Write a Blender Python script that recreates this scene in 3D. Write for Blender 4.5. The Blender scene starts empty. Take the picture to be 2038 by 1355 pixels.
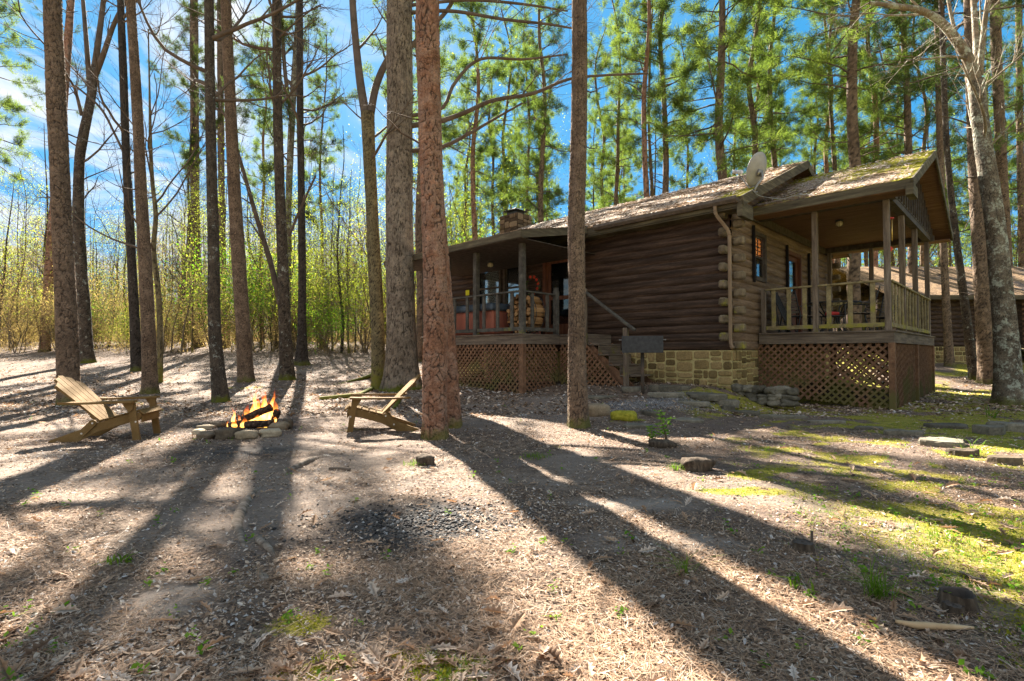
import bpy, bmesh, math, random
import numpy as np
from mathutils import Vector, Matrix

SC = bpy.context.scene
COL = SC.collection
R = math.radians
# ------------------------------------------------------------------ camera
FPX, CX, CY, IMW, IMH = 1040.0, 1019.0, 677.5, 2038.0, 1355.0
PITCH = R(1.4)
CAMZ = 1.1
cam = bpy.data.cameras.new('camera')
cam.sensor_width = 36.0
cam.lens = FPX / IMW * 36.0
cam.clip_start = 0.05
cam.clip_end = 600.0
cam_o = bpy.data.objects.new('camera', cam)
COL.objects.link(cam_o)
cam_o.location = (0, 0, CAMZ)
cam_o.rotation_euler = (R(90) + PITCH, 0, 0)
SC.camera = cam_o

# ------------------------------------------------------------------ sky + sun
SUN_AZ = R(-22.0)      # to the left of straight ahead
SUN_EL = R(38.0)
world = bpy.data.worlds.new('World')
SC.world = world
world.use_nodes = True
wn = world.node_tree.nodes
wl = world.node_tree.links
for n in list(wn):
    wn.remove(n)
w_out = wn.new('ShaderNodeOutputWorld')
w_bg = wn.new('ShaderNodeBackground')
w_sky = wn.new('ShaderNodeTexSky')
w_sky.sky_type = 'NISHITA'
w_sky.sun_disc = False
w_sky.sun_elevation = SUN_EL
w_sky.sun_rotation = SUN_AZ
w_sky.air_density = 1.0
w_sky.dust_density = 0.25
w_sky.ozone_density = 2.5
w_tc = wn.new('ShaderNodeTexCoord')
# clouds: a thin, streaky layer seen in the direction of the sun
w_sep = wn.new('ShaderNodeSeparateXYZ')
w_div = wn.new('ShaderNodeVectorMath'); w_div.operation = 'DIVIDE'
w_add = wn.new('ShaderNodeMath'); w_add.operation = 'ADD'; w_add.inputs[1].default_value = 0.12
w_cmb = wn.new('ShaderNodeCombineXYZ')
w_map = wn.new('ShaderNodeMapping')
w_map.inputs['Rotation'].default_value = (0, 0, R(25))
w_map.inputs['Scale'].default_value = (1.3, 0.75, 1.0)
w_ns = wn.new('ShaderNodeTexNoise')
w_ns.inputs['Scale'].default_value = 2.2
w_ns.inputs['Detail'].default_value = 9.0
w_ns.inputs['Roughness'].default_value = 0.6
w_ns.inputs['Distortion'].default_value = 0.6
w_rmp = wn.new('ShaderNodeValToRGB')
w_rmp.color_ramp.elements[0].position = 0.41
w_rmp.color_ramp.elements[1].position = 0.66
w_xm = wn.new('ShaderNodeMapRange')           # clouds gather to the west of the clearing
w_xm.inputs['From Min'].default_value = -0.02
w_xm.inputs['From Max'].default_value = -0.42
w_xm.inputs['To Min'].default_value = 0.04
w_xm.inputs['To Max'].default_value = 1.0
w_mul = wn.new('ShaderNodeMath'); w_mul.operation = 'MULTIPLY'
w_mix = wn.new('ShaderNodeMixRGB')
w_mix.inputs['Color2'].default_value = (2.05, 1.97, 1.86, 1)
wl.new(w_tc.outputs['Generated'], w_sep.inputs[0])
wl.new(w_sep.outputs['Z'], w_add.inputs[0])
wl.new(w_add.outputs[0], w_cmb.inputs[0]); wl.new(w_add.outputs[0], w_cmb.inputs[1]); wl.new(w_add.outputs[0], w_cmb.inputs[2])
wl.new(w_tc.outputs['Generated'], w_div.inputs[0]); wl.new(w_cmb.outputs[0], w_div.inputs[1])
wl.new(w_div.outputs[0], w_map.inputs['Vector'])
wl.new(w_map.outputs[0], w_ns.inputs['Vector'])
wl.new(w_ns.outputs['Fac'], w_rmp.inputs[0])
wl.new(w_sep.outputs['X'], w_xm.inputs['Value'])
w_ym = wn.new('ShaderNodeMapRange')           # unseen cloud bank added behind the camera as neutral fill light
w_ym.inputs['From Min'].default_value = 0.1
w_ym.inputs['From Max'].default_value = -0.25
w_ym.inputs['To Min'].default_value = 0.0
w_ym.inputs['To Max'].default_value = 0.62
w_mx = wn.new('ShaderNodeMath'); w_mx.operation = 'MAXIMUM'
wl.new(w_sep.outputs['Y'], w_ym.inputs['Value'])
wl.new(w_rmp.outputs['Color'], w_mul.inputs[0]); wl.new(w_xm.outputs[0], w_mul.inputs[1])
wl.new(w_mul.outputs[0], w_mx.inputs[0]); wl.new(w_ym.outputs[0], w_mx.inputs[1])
# a clear spring sky: deep blue, its glare round the sun held back
w_sph = wn.new('ShaderNodeSeparateColor'); w_sph.mode = 'HSV'
w_pw = wn.new('ShaderNodeMath'); w_pw.operation = 'POWER'; w_pw.inputs[1].default_value = 0.40
w_k = wn.new('ShaderNodeMath'); w_k.operation = 'MULTIPLY'; w_k.inputs[1].default_value = 0.77
w_s1 = wn.new('ShaderNodeMath'); w_s1.operation = 'MULTIPLY_ADD'; w_s1.inputs[1].default_value = 0.7; w_s1.inputs[2].default_value = 0.46; w_s1.use_clamp = True
w_h1 = wn.new('ShaderNodeMath'); w_h1.operation = 'MINIMUM'; w_h1.inputs[1].default_value = 0.592
w_cmc = wn.new('ShaderNodeCombineColor'); w_cmc.mode = 'HSV'
wl.new(w_sky.outputs[0], w_sph.inputs[0])
wl.new(w_sph.outputs[0], w_h1.inputs[0]); wl.new(w_h1.outputs[0], w_cmc.inputs[0])
wl.new(w_sph.outputs[1], w_s1.inputs[0]); wl.new(w_s1.outputs[0], w_cmc.inputs[1])
wl.new(w_sph.outputs[2], w_pw.inputs[0]); wl.new(w_pw.outputs[0], w_k.inputs[0]); wl.new(w_k.outputs[0], w_cmc.inputs[2])
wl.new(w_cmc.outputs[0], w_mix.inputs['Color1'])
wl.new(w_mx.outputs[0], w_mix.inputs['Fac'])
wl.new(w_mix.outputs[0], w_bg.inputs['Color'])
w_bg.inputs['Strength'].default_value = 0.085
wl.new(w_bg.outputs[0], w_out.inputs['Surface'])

sun = bpy.data.lights.new('sun', 'SUN')
sun.energy = 5.0
sun.angle = R(0.4)
sun.color = (1.0, 0.92, 0.80)
sun_o = bpy.data.objects.new('sun', sun)
COL.objects.link(sun_o)
sdir = Vector((math.sin(SUN_AZ) * math.cos(SUN_EL), math.cos(SUN_AZ) * math.cos(SUN_EL), math.sin(SUN_EL)))
sun_o.rotation_euler = sdir.to_track_quat('Z', 'Y').to_euler()
sun_o.location = sdir * 60

SC.view_settings.view_transform = 'Standard'
SC.view_settings.look = 'None'
SC.view_settings.gamma = 1.0
SC.view_settings.exposure = 2.9
try:
    SC.cycles.max_bounces = 8
    SC.cycles.transparent_max_bounces = 12
    SC.cycles.diffuse_bounces = 4
    SC.cycles.sample_clamp_indirect = 6.0
    SC.cycles.use_denoising = True
except Exception:
    pass

# ------------------------------------------------------------------ noise + ground height
_rt = np.random.default_rng(7)
_TAB = _rt.random((256, 256))
def vnoise(x, y, s=0):
    x = np.asarray(x, float) + s * 17.31; y = np.asarray(y, float) + s * 9.73
    xi = np.floor(x).astype(int); yi = np.floor(y).astype(int)
    fx = x - xi; fy = y - yi
    fx = fx * fx * (3 - 2 * fx); fy = fy * fy * (3 - 2 * fy)
    a = _TAB[xi & 255, yi & 255]; b = _TAB[(xi + 1) & 255, yi & 255]
    c = _TAB[xi & 255, (yi + 1) & 255]; d = _TAB[(xi + 1) & 255, (yi + 1) & 255]
    return (a * (1 - fx) + b * fx) * (1 - fy) + (c * (1 - fx) + d * fx) * fy
def fbm(x, y, s=0, o=4):
    t = 0; a = 0.5; f = 1.0; w = 0
    for i in range(o):
        t = t + a * vnoise(np.asarray(x) * f, np.asarray(y) * f, s + i); w += a; a *= .5; f *= 2.03
    return t / w
def sstep(a, b, x):
    t = np.clip((np.asarray(x, float) - a) / (b - a), 0, 1)
    return t * t * (3 - 2 * t)

K = np.array([4.60, 10.96])           # the log cabin's near corner
AV = np.array([-.70711, .70711])      # along the long facade, away from the camera
BV = np.array([.70711, .70711])       # across the cabin
def ub(x, y):
    dx = np.asarray(x, float) - K[0]; dy = np.asarray(y, float) - K[1]
    return dx * AV[0] + dy * AV[1], dx * BV[0] + dy * BV[1]
def W(u, b, z):
    return (K[0] + u * AV[0] + b * BV[0], K[1] + u * AV[1] + b * BV[1], z)
def GH(x, y, micro=True):
    x = np.asarray(x, float); y = np.asarray(y, float)
    ye = np.where(y > 40, 40 + (y - 40) * .3, y)
    sp = lambda d, k: k * np.log1p(np.exp(np.clip(d / k, -40, 40)))
    zl = .075 * sp(ye - 14.0, 1.2)
    zr = .105 * sp(ye - 14.3, 1.0)
    t = sstep(2.0, 8.0, x)
    z = zl * (1 - t) + zr * t
    u, b = ub(x, y)
    fu = sstep(-.9, .2, u) * (1 - sstep(3.2, 5.2, u))
    fb = sstep(-2.3, -.8, b) * (1 - sstep(1.2, 1.6, b))
    z = z + .18 * fu * fb
    z = z + .20 * sstep(-.9, .4, u) * (1 - sstep(6.0, 8.2, u)) * sstep(-4.6, -2.3, b)
    if micro:
        z = z + (fbm(x * .55, y * .55, 3, 3) - .5) * .10 * sstep(0, 6, y) + (fbm(x * 3.1, y * 3.1, 5, 3) - .5) * .035
    return z
def gh(x, y):
    return float(GH(x, y))

CP, SP = math.cos(PITCH), math.sin(PITCH)
def ray(px, py):
    a = (px - CX) / FPX; c = (CY - py) / FPX
    return np.array([a, CP - c * SP, SP + c * CP])       # x, y, z per unit forward depth
def at_y(px, py, Y):
    d = ray(px, py); t = Y / d[1]
    return np.array([d[0] * t, Y, CAMZ + d[2] * t])
def at_g(px, py):
    d = ray(px, py)
    lo = 0.5; t = lo
    while t < 200:
        t += .02 + t * .002
        if CAMZ + d[2] * t <= gh(d[0] * t, d[1] * t):
            break
    return np.array([d[0] * t, d[1] * t, gh(d[0] * t, d[1] * t)])

# ------------------------------------------------------------------ object helpers
def tag(o, label=None, cat=None, group=None, kind=None):
    if label: o['label'] = label
    if cat: o['category'] = cat
    if group: o['group'] = group
    if kind: o['kind'] = kind
    return o
def thing(name, label, cat, loc=(0, 0, 0), rz=0, group=None):
    o = bpy.data.objects.new(name, None)
    o.empty_display_size = .2
    COL.objects.link(o)
    o.location = loc; o.rotation_euler = (0, 0, rz)
    return tag(o, label, cat, group)
def children(o):
    return KIDS.get(o.name, [])
KIDS = {}
def link(o, parent=None):
    COL.objects.link(o)
    if parent is not None:
        o.parent = parent
        KIDS.setdefault(parent.name, []).append(o)
    return o
def copy_tree(o, loc=None, rz=None, s=None, label=None, group=None, parent=None):
    c = o.copy()
    COL.objects.link(c)
    if parent is not None:
        c.parent = parent
        KIDS.setdefault(parent.name, []).append(c)
    if loc is not None: c.location = loc
    if rz is not None: c.rotation_euler = (0, 0, rz)
    if s is not None: c.scale = s if hasattr(s, '__len__') else (s, s, s)
    if label: c['label'] = label
    if group: c['group'] = group
    for ch in list(children(o)):
        copy_tree(ch, parent=c)
    return c
def origin_of(parent):
    v = np.zeros(3)
    while parent is not None:
        v += np.array(parent.location); parent = parent.parent
    return v

class MB:
    """collects vertices and faces of one part"""
    def __init__(s): s.v = []; s.f = []; s.n = 0; s.a = []; s.fa = []
    def add(s, V, F, att=0.0):
        V = np.asarray(V, float).reshape(-1, 3)
        s.v.append(V); n = s.n
        s.f += [tuple(i + n for i in f) for f in F]
        s.a.append(np.broadcast_to(np.asarray(att, float), (len(V),)))
        s.n += len(V)
        return s
    def box(s, c, size, rot=None, att=0.0, bev=0.0):
        h = np.array(size) / 2.0
        if bev > 0 and min(h) > bev * 1.5:
            V = []; F = []
            sg = [(-1, -1, -1), (1, -1, -1), (1, 1, -1), (-1, 1, -1), (-1, -1, 1), (1, -1, 1), (1, 1, 1), (-1, 1, 1)]
            idx = {}
            for k, g in enumerate(sg):
                for ax in range(3):
                    q = np.array(g, float) * (h - bev); q[ax] = g[ax] * h[ax]
                    idx[(k, ax)] = len(V); V.append(q)
            quads = {0: [(1, 2, 6, 5), (0, 4, 7, 3)], 1: [(0, 1, 5, 4), (2, 3, 7, 6)], 2: [(4, 5, 6, 7), (0, 3, 2, 1)]}
            for ax in quads:
                for q in quads[ax]: F.append(tuple(idx[(k, ax)] for k in q))
            ed = [(0, 1, 1, 2), (1, 2, 0, 2), (2, 3, 1, 2), (3, 0, 0, 2), (4, 5, 1, 2), (5, 6, 0, 2), (6, 7, 1, 2), (7, 4, 0, 2),
                  (0, 4, 0, 1), (1, 5, 0, 1), (2, 6, 0, 1), (3, 7, 0, 1)]
            for a, b, m, n in ed: F.append((idx[(a, m)], idx[(b, m)], idx[(b, n)], idx[(a, n)]))
            for k in range(8): F.append((idx[(k, 0)], idx[(k, 1)], idx[(k, 2)]))
            V = np.array(V)
        else:
            V = np.array([(-1, -1, -1), (1, -1, -1), (1, 1, -1), (-1, 1, -1), (-1, -1, 1), (1, -1, 1), (1, 1, 1), (-1, 1, 1)], float) * h
            F = [(0, 3, 2, 1), (4, 5, 6, 7), (0, 1, 5, 4), (1, 2, 6, 5), (2, 3, 7, 6), (3, 0, 4, 7)]
        if rot is not None: V = V @ np.array(rot).T
        return s.add(V + np.array(c, float), F, att)
    def beam(s, p0, p1, w, h, up=(0, 0, 1), att=0.0, bev=0.0):
        p0 = np.array(p0, float); p1 = np.array(p1, float)
        d = p1 - p0; L = np.linalg.norm(d); d /= L
        up = np.array(up, float)
        x = np.cross(up, d); nx = np.linalg.norm(x)
        if nx < 1e-4: x = np.cross(np.array([1, 0, 0.]), d); nx = np.linalg.norm(x)
        x /= nx; z = np.cross(d, x)
        return s.box((p0 + p1) / 2, (w, L, h), np.stack([x, d, z], 1), att, bev)
    def tube(s, pts, rad, n=8, cap=True, att=0.0):
        V, F = tube_geo(pts, rad, n, cap)
        return s.add(V, F, att)
    def prism(s, poly, origin, ax, ay, az, t, att=0.0):
        """2D polygon extruded by t along az (centred)"""
        ax, ay, az, o = [np.array(q, float) for q in (ax, ay, az, origin)]
        n = len(poly)
        a = [o + ax * p[0] + ay * p[1] - az * t / 2 for p in poly]
        b = [o + ax * p[0] + ay * p[1] + az * t / 2 for p in poly]
        F = [tuple(range(n))[::-1], tuple(range(n, 2 * n))] + [(i, (i + 1) % n, n + (i + 1) % n, n + i) for i in range(n)]
        return s.add(a + b, F, att)
    def build(s, name, mat, parent=None, smooth=False, label=None, normals=True, kind=None):
        V = np.concatenate(s.v) if s.v else np.zeros((0, 3))
        V = V - (origin_of(parent) if parent is not None else 0)
        me = bpy.data.meshes.new(name)
        me.from_pydata(V.tolist(), [], s.f)
        at = me.attributes.new('tint', 'FLOAT', 'POINT')
        at.data.foreach_set('value', np.concatenate(s.a).astype(np.float32) if s.a else [])
        if normals:
            bm = bmesh.new(); bm.from_mesh(me); bmesh.ops.recalc_face_normals(bm, faces=bm.faces); bm.to_mesh(me); bm.free()
        if smooth: me.polygons.foreach_set('use_smooth', [True] * len(me.polygons))
        if mat: me.materials.append(mat)
        me.update()
        o = bpy.data.objects.new(name, me)
        if label: o['label'] = label
        if kind: o['kind'] = kind
        return link(o, parent)
def tube_geo(pts, rad, n=8, cap=True):
    P = np.asarray(pts, float); m = len(P)
    rad = np.broadcast_to(np.asarray(rad, float), (m,))
    T = np.gradient(P, axis=0); T /= np.linalg.norm(T, axis=1, keepdims=True) + 1e-9
    ref = np.array([1.0, 0, 0]) if abs(T[0][2]) > .8 else np.array([0, 0, 1.0])
    X = np.cross(np.broadcast_to(ref, T.shape), T); nn = np.linalg.norm(X, axis=1, keepdims=True)
    X = X / np.maximum(nn, 1e-6)
    Y = np.cross(T, X)
    a = np.arange(n) * 2 * np.pi / n
    V = P[:, None, :] + rad[:, None, None] * (np.cos(a)[None, :, None] * X[:, None, :] + np.sin(a)[None, :, None] * Y[:, None, :])
    V = V.reshape(-1, 3)
    F = []
    for i in range(m - 1):
        for j in range(n):
            k = (j + 1) % n
            F.append((i * n + j, i * n + k, (i + 1) * n + k, (i + 1) * n + j))
    if cap:
        F.append(tuple(range(n))[::-1]); F.append(tuple((m - 1) * n + j for j in range(n)))
    return V, F
def soup(name, V, k, mat, parent=None, att=None, kind=None, F=None):
    """mesh of many loose k-gons: V is (N*k,3), or shared verts with F (M,k)"""
    V = np.asarray(V, np.float32).reshape(-1, 3)
    if parent is not None: V = V - origin_of(parent).astype(np.float32)
    if F is None: F = np.arange(len(V), dtype=np.int32).reshape(-1, k)
    F = np.asarray(F, np.int32)
    nf = len(F)
    me = bpy.data.meshes.new(name)
    me.vertices.add(len(V)); me.vertices.foreach_set('co', V.astype(np.float32).ravel())
    me.loops.add(nf * k); me.loops.foreach_set('vertex_index', F.ravel())
    me.polygons.add(nf)
    me.polygons.foreach_set('loop_start', np.arange(0, nf * k, k, dtype=np.int32))
    try: me.polygons.foreach_set('loop_total', np.full(nf, k, np.int32))
    except Exception: pass
    if att is not None:
        for an, av in (att.items() if isinstance(att, dict) else [('tint', att)]):
            t = me.attributes.new(an, 'FLOAT', 'POINT'); t.data.foreach_set('value', np.asarray(av, np.float32))
    me.update(calc_edges=True); me.validate()
    if mat: me.materials.append(mat)
    o = bpy.data.objects.new(name, me)
    if kind: o['kind'] = kind
    return link(o, parent)
def smooth(o):
    o.data.polygons.foreach_set('use_smooth', [True] * len(o.data.polygons)); o.data.update(); return o

# ------------------------------------------------------------------ materials
class NT:
    def __init__(s, name):
        s.m = bpy.data.materials.new(name); s.m.use_nodes = True
        s.t = s.m.node_tree
        for n in list(s.t.nodes): s.t.nodes.remove(n)
        s.out = s.t.nodes.new('ShaderNodeOutputMaterial')
    def n(s, typ, ins=None, **kw):
        d = s.t.nodes.new('ShaderNode' + typ)
        for k, v in kw.items(): setattr(d, k, v)
        for k, v in (ins or {}).items():
            sock = d.inputs[k]
            if hasattr(v, 'is_linked') or isinstance(v, bpy.types.NodeSocket): s.t.links.new(v, sock)
            else:
                if isinstance(v, tuple) and len(v) == 3 and sock.type == 'RGBA': v = v + (1,)
                sock.default_value = v
        return d
    def noise(s, vec, scale, detail=4, rough=.55, dist=0):
        return s.n('TexNoise', {'Vector': vec, 'Scale': scale, 'Detail': detail, 'Roughness': rough, 'Distortion': dist}).outputs['Fac']
    def ramp(s, fac, stops):
        d = s.n('ValToRGB', {'Fac': fac}); e = d.color_ramp.elements
        while len(e) < len(stops): e.new(.5)
        for i, (p, c) in enumerate(stops):
            e[i].position = p; e[i].color = tuple(c) + (1,) if len(c) == 3 else c
        return d.outputs['Color']
    def gray(s, fac, a, b):
        return s.n('MapRange', {'Value': fac, 'From Min': a, 'From Max': b, 'To Min': 0.0, 'To Max': 1.0}).outputs[0]
    def mix(s, fac, a, b, mode='MIX'):
        return s.n('MixRGB', {'Fac': fac, 'Color1': a, 'Color2': b}, blend_type=mode).outputs[0]
    def math(s, op, a, b=0.0):
        return s.n('Math', {0: a, 1: b}, operation=op).outputs[0]
    def coord(s, kind='Object', rot=0.0, scale=(1, 1, 1)):
        if kind == 'World': v = s.n('NewGeometry').outputs['Position']
        else: v = s.n('TexCoord').outputs[kind]
        if rot: v = s.n('Mapping', {'Vector': v, 'Rotation': (0, 0, rot)}).outputs[0]
        if tuple(scale) != (1, 1, 1): v = s.n('Mapping', {'Vector': v, 'Scale': scale}).outputs[0]
        return v
    def attr(s, name='tint'):
        return s.n('Attribute', attribute_name=name).outputs['Fac']
    def bump(s, h, strength=.5, dist=.01, prev=None):
        d = {'Height': h, 'Strength': strength, 'Distance': dist}
        if prev is not None: d['Normal'] = prev
        return s.n('Bump', d).outputs[0]
    def finish(s, col, rough=.85, normal=None, spec=.3, metal=0.0, trans=None, emit=None, estr=0.0):
        d = {'Base Color': col, 'Roughness': rough, 'Metallic': metal, 'Specular IOR Level': spec}
        if normal is not None: d['Normal'] = normal
        if emit is not None: d['Emission Color'] = emit; d['Emission Strength'] = estr
        b = s.n('BsdfPrincipled', d).outputs[0]
        if trans:
            tc, tf = trans
            t = s.n('BsdfTranslucent', {'Color': tc}).outputs[0]
            b = s.n('MixShader', {0: tf, 1: b, 2: t}).outputs[0]
        s.t.links.new(b, s.out.inputs['Surface'])
        return s.m
def mk(name, stops, scale=6, detail=5, kind='World', rot=0.0, stretch=(1, 1, 1), rough=.85, bump=.4, bdist=.01, spec=.12, metal=0.0,
       moss=None, tintmix=0.0, fine=None):
    """noise-coloured material; moss = (colour, noise scale, threshold, z_low, z_high)"""
    t = NT(name)
    v = t.coord(kind, rot, stretch)
    f = t.noise(v, scale, detail, .6)
    if tintmix:
        f = t.math('ADD', t.math('MULTIPLY', f, 1 - tintmix), t.math('MULTIPLY', t.attr(), tintmix))
    c = t.ramp(f, stops)
    if fine:
        g = t.noise(v, fine[0], 3, .6)
        c = t.mix(fine[1], c, t.ramp(g, [(.3, (.45, .45, .45)), (.7, (1.5, 1.5, 1.5))]), 'MULTIPLY')
    if moss:
        mc, ms, mt, z0, z1 = moss
        wv = t.coord('World')
        mn = t.noise(wv, ms, 5, .62)
        z = t.n('SeparateXYZ', {0: wv}).outputs['Z']
        zz = t.gray(z, z1, z0)
        mm = t.gray(t.math('ADD', mn, t.math('MULTIPLY', t.math('SUBTRACT', zz, 1.0), .5)), mt, mt + .13)
        c = t.mix(mm, c, mc)
    nb = t.bump(f, bump, bdist)
    return t.finish(c, rough, nb, spec, metal)
# ------------------------------------------------------------------ ground sheet
def grow_axis(a, b, step, lo, hi, g=1.12):
    m = list(np.arange(a, b + 1e-6, step)); s = step; x = m[-1]; up = []
    while x < hi: s *= g; x += s; up.append(x)
    s = step; x = m[0]; dn = []
    while x > lo: s *= g; x -= s; dn.append(x)
    return np.array(dn[::-1] + m + up)
_xs = grow_axis(-9, 9, .055, -170, 170)
_ys = grow_axis(.6, 10.5, .055, -60, 230)
_GX, _GY = np.meshgrid(_xs, _ys)
_gx, _gy = _GX.ravel(), _GY.ravel()
def blob(x, y, px, py, rx, ry, rot=0.0):
    """soft spot on the ground round the place seen at px, py"""
    c = at_g(px, py)
    dx, dy = x - c[0], y - c[1]
    ca, sa = math.cos(rot), math.sin(rot)
    q = np.sqrt(((dx * ca + dy * sa) / rx) ** 2 + ((-dx * sa + dy * ca) / ry) ** 2)
    return 1 - sstep(.45, 1.25, q)
def masks(x, y):
    n = fbm(x * .9, y * .9, 11, 4); n2 = fbm(x * 3.0, y * 3.0, 15, 4); n3 = fbm(x * .45, y * .45, 21, 4)
    # mossy, grassy ground to the right, under the eaves and in front of the porch
    right = sstep(.8, 3.6, x - (y - 3.0) * .14) * (1 - sstep(10, 15, y) * sstep(7, 3, x))
    m = right * sstep(.36, .55, n * .6 + n2 * .4)
    for px, py, rx, ry, w in ((1570, 945, .62, .26, 1.3), (1475, 980, .42, .16, 1.2), (1760, 880, .9, .35, .8), (1250, 838, .32, .15, 1.4),
                              (1480, 825, .6, .14, 1.0), (1660, 985, .6, .2, .6), (600, 1250, .22, .14, .7), (760, 1345, .45, .14, .9), (830, 1300, .2, .1, .5),
                              (1950, 810, 2.2, .9, .9), (1880, 790, 1.4, .9, .8), (1700, 850, 1.2, .35, .75), (480, 772, .8, .3, .9), (240, 800, .7, .3, .8), (690, 855, .5, .2, .55), (770, 720, .8, .25, .6)):
        m = np.maximum(m, w * blob(x, y, px, py, rx, ry) * sstep(.30, .55, n2))
    sand = np.zeros_like(x)
    for px, py, rx, ry, w in ((270, 1195, .40, .30, 1.2), (1260, 1000, .55, .25, .9), (1350, 1075, .6, .25, .8), (640, 960, 1.6, .5, .45), (330, 960, 2.2, .6, .4), (880, 1250, .5, .3, .5), (1130, 830, .9, .35, .6), (1000, 800, 1.4, .4, .4)):
        sand = np.maximum(sand, w * blob(x, y, px, py, rx, ry) * sstep(.25, .6, n2))
    sand = np.maximum(sand, .45 * sstep(.56, .70, n))
    char = 1.15 * blob(x, y, 860, 1040, .75, .55) * sstep(.22, .55, n2)
    for px, py, rx, ry in ((500, 845, 1.3, .75), (470, 900, 1.2, .5), (60, 770, 1.6, 1.0)):
        char = np.maximum(char, .8 * blob(x, y, px, py, rx, ry) * sstep(.3, .6, n2))
    gravel = blob(x, y, 1290, 800, 1.5, .55, .3) * sstep(.2, .45, n2)
    for q in (m, sand, char, gravel): np.clip(q, 0, 1, out=q)
    return m, sand, char, gravel
def ground_mat():
    t = NT('forest_floor')
    v = t.coord('World')
    big = t.noise(v, .9, 6, .6)
    mid = t.noise(v, 7, 6, .65)
    fin = t.noise(v, 60, 5, .7)
    grain = t.noise(v, 300, 2, .6)
    c = t.ramp(t.math('ADD', t.math('MULTIPLY', mid, .5), t.math('MULTIPLY', fin, .5)),
               [(.34, (.030, .021, .015)), (.46, (.11, .077, .055)), (.56, (.23, .168, .122)), (.68, (.42, .33, .25))])
    c = t.mix(t.gray(big, .42, .64), c, t.ramp(fin, [(.35, (.06, .042, .034)), (.65, (.22, .16, .125))]))
    sandc = t.ramp(grain, [(.3, (.24, .19, .15)), (.7, (.43, .36, .30))])
    c = t.mix(t.math('MULTIPLY', t.attr('sand'), .8), c, sandc)
    gravc = t.ramp(t.n('TexVoronoi', {'Vector': v, 'Scale': 55}).outputs['Color'], [(.2, (.05, .045, .045)), (.55, (.20, .18, .17)), (.85, (.36, .33, .31))])
    c = t.mix(t.attr('gravel'), c, gravc)
    charc = t.ramp(t.math('ADD', t.math('MULTIPLY', fin, .6), t.math('MULTIPLY', mid, .4)), [(.38, (.018, .017, .017)), (.52, (.052, .049, .047)), (.68, (.20, .19, .18))])
    c = t.mix(t.math('MULTIPLY', t.attr('char'), .9), c, charc)
    mo = t.gray(t.math('ADD', t.attr('moss'), t.math('MULTIPLY', t.math('SUBTRACT', fin, .5), 1.1)), .42, .62)
    mossc = t.ramp(t.math('ADD', t.math('MULTIPLY', mid, .6), t.math('MULTIPLY', grain, .4)), [(.35, (.11, .125, .012)), (.5, (.25, .225, .02)), (.66, (.42, .35, .05))])
    c = t.mix(t.math('MULTIPLY', mo, .85), c, mossc)
    h = t.math('ADD', t.math('MULTIPLY', fin, .6), t.math('MULTIPLY', grain, .25))
    n = t.bump(h, .9, .03)
    n = t.bump(mid, .5, .08, n)
    return t.finish(c, .95, n, .15)
_mo, _sa, _ch, _gr = masks(_gx, _gy)
_nx, _ny = len(_xs), len(_ys)
_ii = (np.arange(_ny - 1)[:, None] * _nx + np.arange(_nx - 1)[None, :]).ravel()
ground = soup('ground', np.stack([_gx, _gy, GH(_gx, _gy)], 1), 4, ground_mat(), att={'moss': _mo, 'sand': _sa, 'char': _ch, 'gravel': _gr},
              kind='structure', F=np.stack([_ii, _ii + 1, _ii + 1 + _nx, _ii + _nx], 1))
smooth(ground)
ground['label'] = 'forest floor of soil, fallen leaves and patches of moss'
# ------------------------------------------------------------------ cabin materials
RA = R(-135)   # rotates world so that the facade direction becomes x
MOSSY = (.16, .155, .02)
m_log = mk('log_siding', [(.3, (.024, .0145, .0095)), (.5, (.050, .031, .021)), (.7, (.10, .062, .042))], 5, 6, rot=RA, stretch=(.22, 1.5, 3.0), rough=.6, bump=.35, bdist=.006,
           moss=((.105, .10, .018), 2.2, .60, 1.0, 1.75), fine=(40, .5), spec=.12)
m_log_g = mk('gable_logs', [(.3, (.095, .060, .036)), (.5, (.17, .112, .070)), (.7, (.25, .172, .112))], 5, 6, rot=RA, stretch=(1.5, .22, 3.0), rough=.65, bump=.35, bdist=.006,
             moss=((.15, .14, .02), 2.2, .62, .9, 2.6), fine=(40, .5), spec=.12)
m_logmoss = mk('corner_logs', [(.3, (.085, .064, .042)), (.5, (.16, .122, .078)), (.7, (.25, .195, .125))], 7, 5, rough=.8, bump=.6, bdist=.01,
               moss=((.25, .22, .030), 3.0, .46, 1.0, 6.0))
m_deck = mk('weathered_deck_wood', [(.3, (.07, .052, .040)), (.5, (.13, .098, .072)), (.7, (.21, .165, .12))], 6, 6, rot=RA, stretch=(.3, .3, 4), rough=.85, bump=.4, bdist=.006,
            moss=((.15, .135, .035), 2.6, .56, 1.2, 1.9), fine=(50, .4))
m_post = mk('porch_post_wood', [(.3, (.085, .062, .046)), (.5, (.15, .115, .085)), (.7, (.24, .19, .145))], 6, 6, stretch=(3.5, 3.5, .35), rough=.85, bump=.4, bdist=.006,
            moss=((.17, .155, .035), 2.5, .5, 1.5, 3.8), fine=(60, .4))
m_rail = mk('mossy_railing_wood', [(.3, (.13, .10, .055)), (.5, (.22, .175, .09)), (.7, (.32, .26, .14))], 8, 6, stretch=(1, 1, 1), rough=.9, bump=.4, bdist=.006,
            moss=((.23, .205, .04), 4.0, .42, 1.5, 3.4), fine=(60, .4))
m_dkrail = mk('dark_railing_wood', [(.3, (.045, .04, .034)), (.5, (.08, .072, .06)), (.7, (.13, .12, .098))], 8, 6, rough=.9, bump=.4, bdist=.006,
              moss=((.17, .16, .04), 3.0, .52, 1.5, 2.9), fine=(60, .4))
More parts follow.
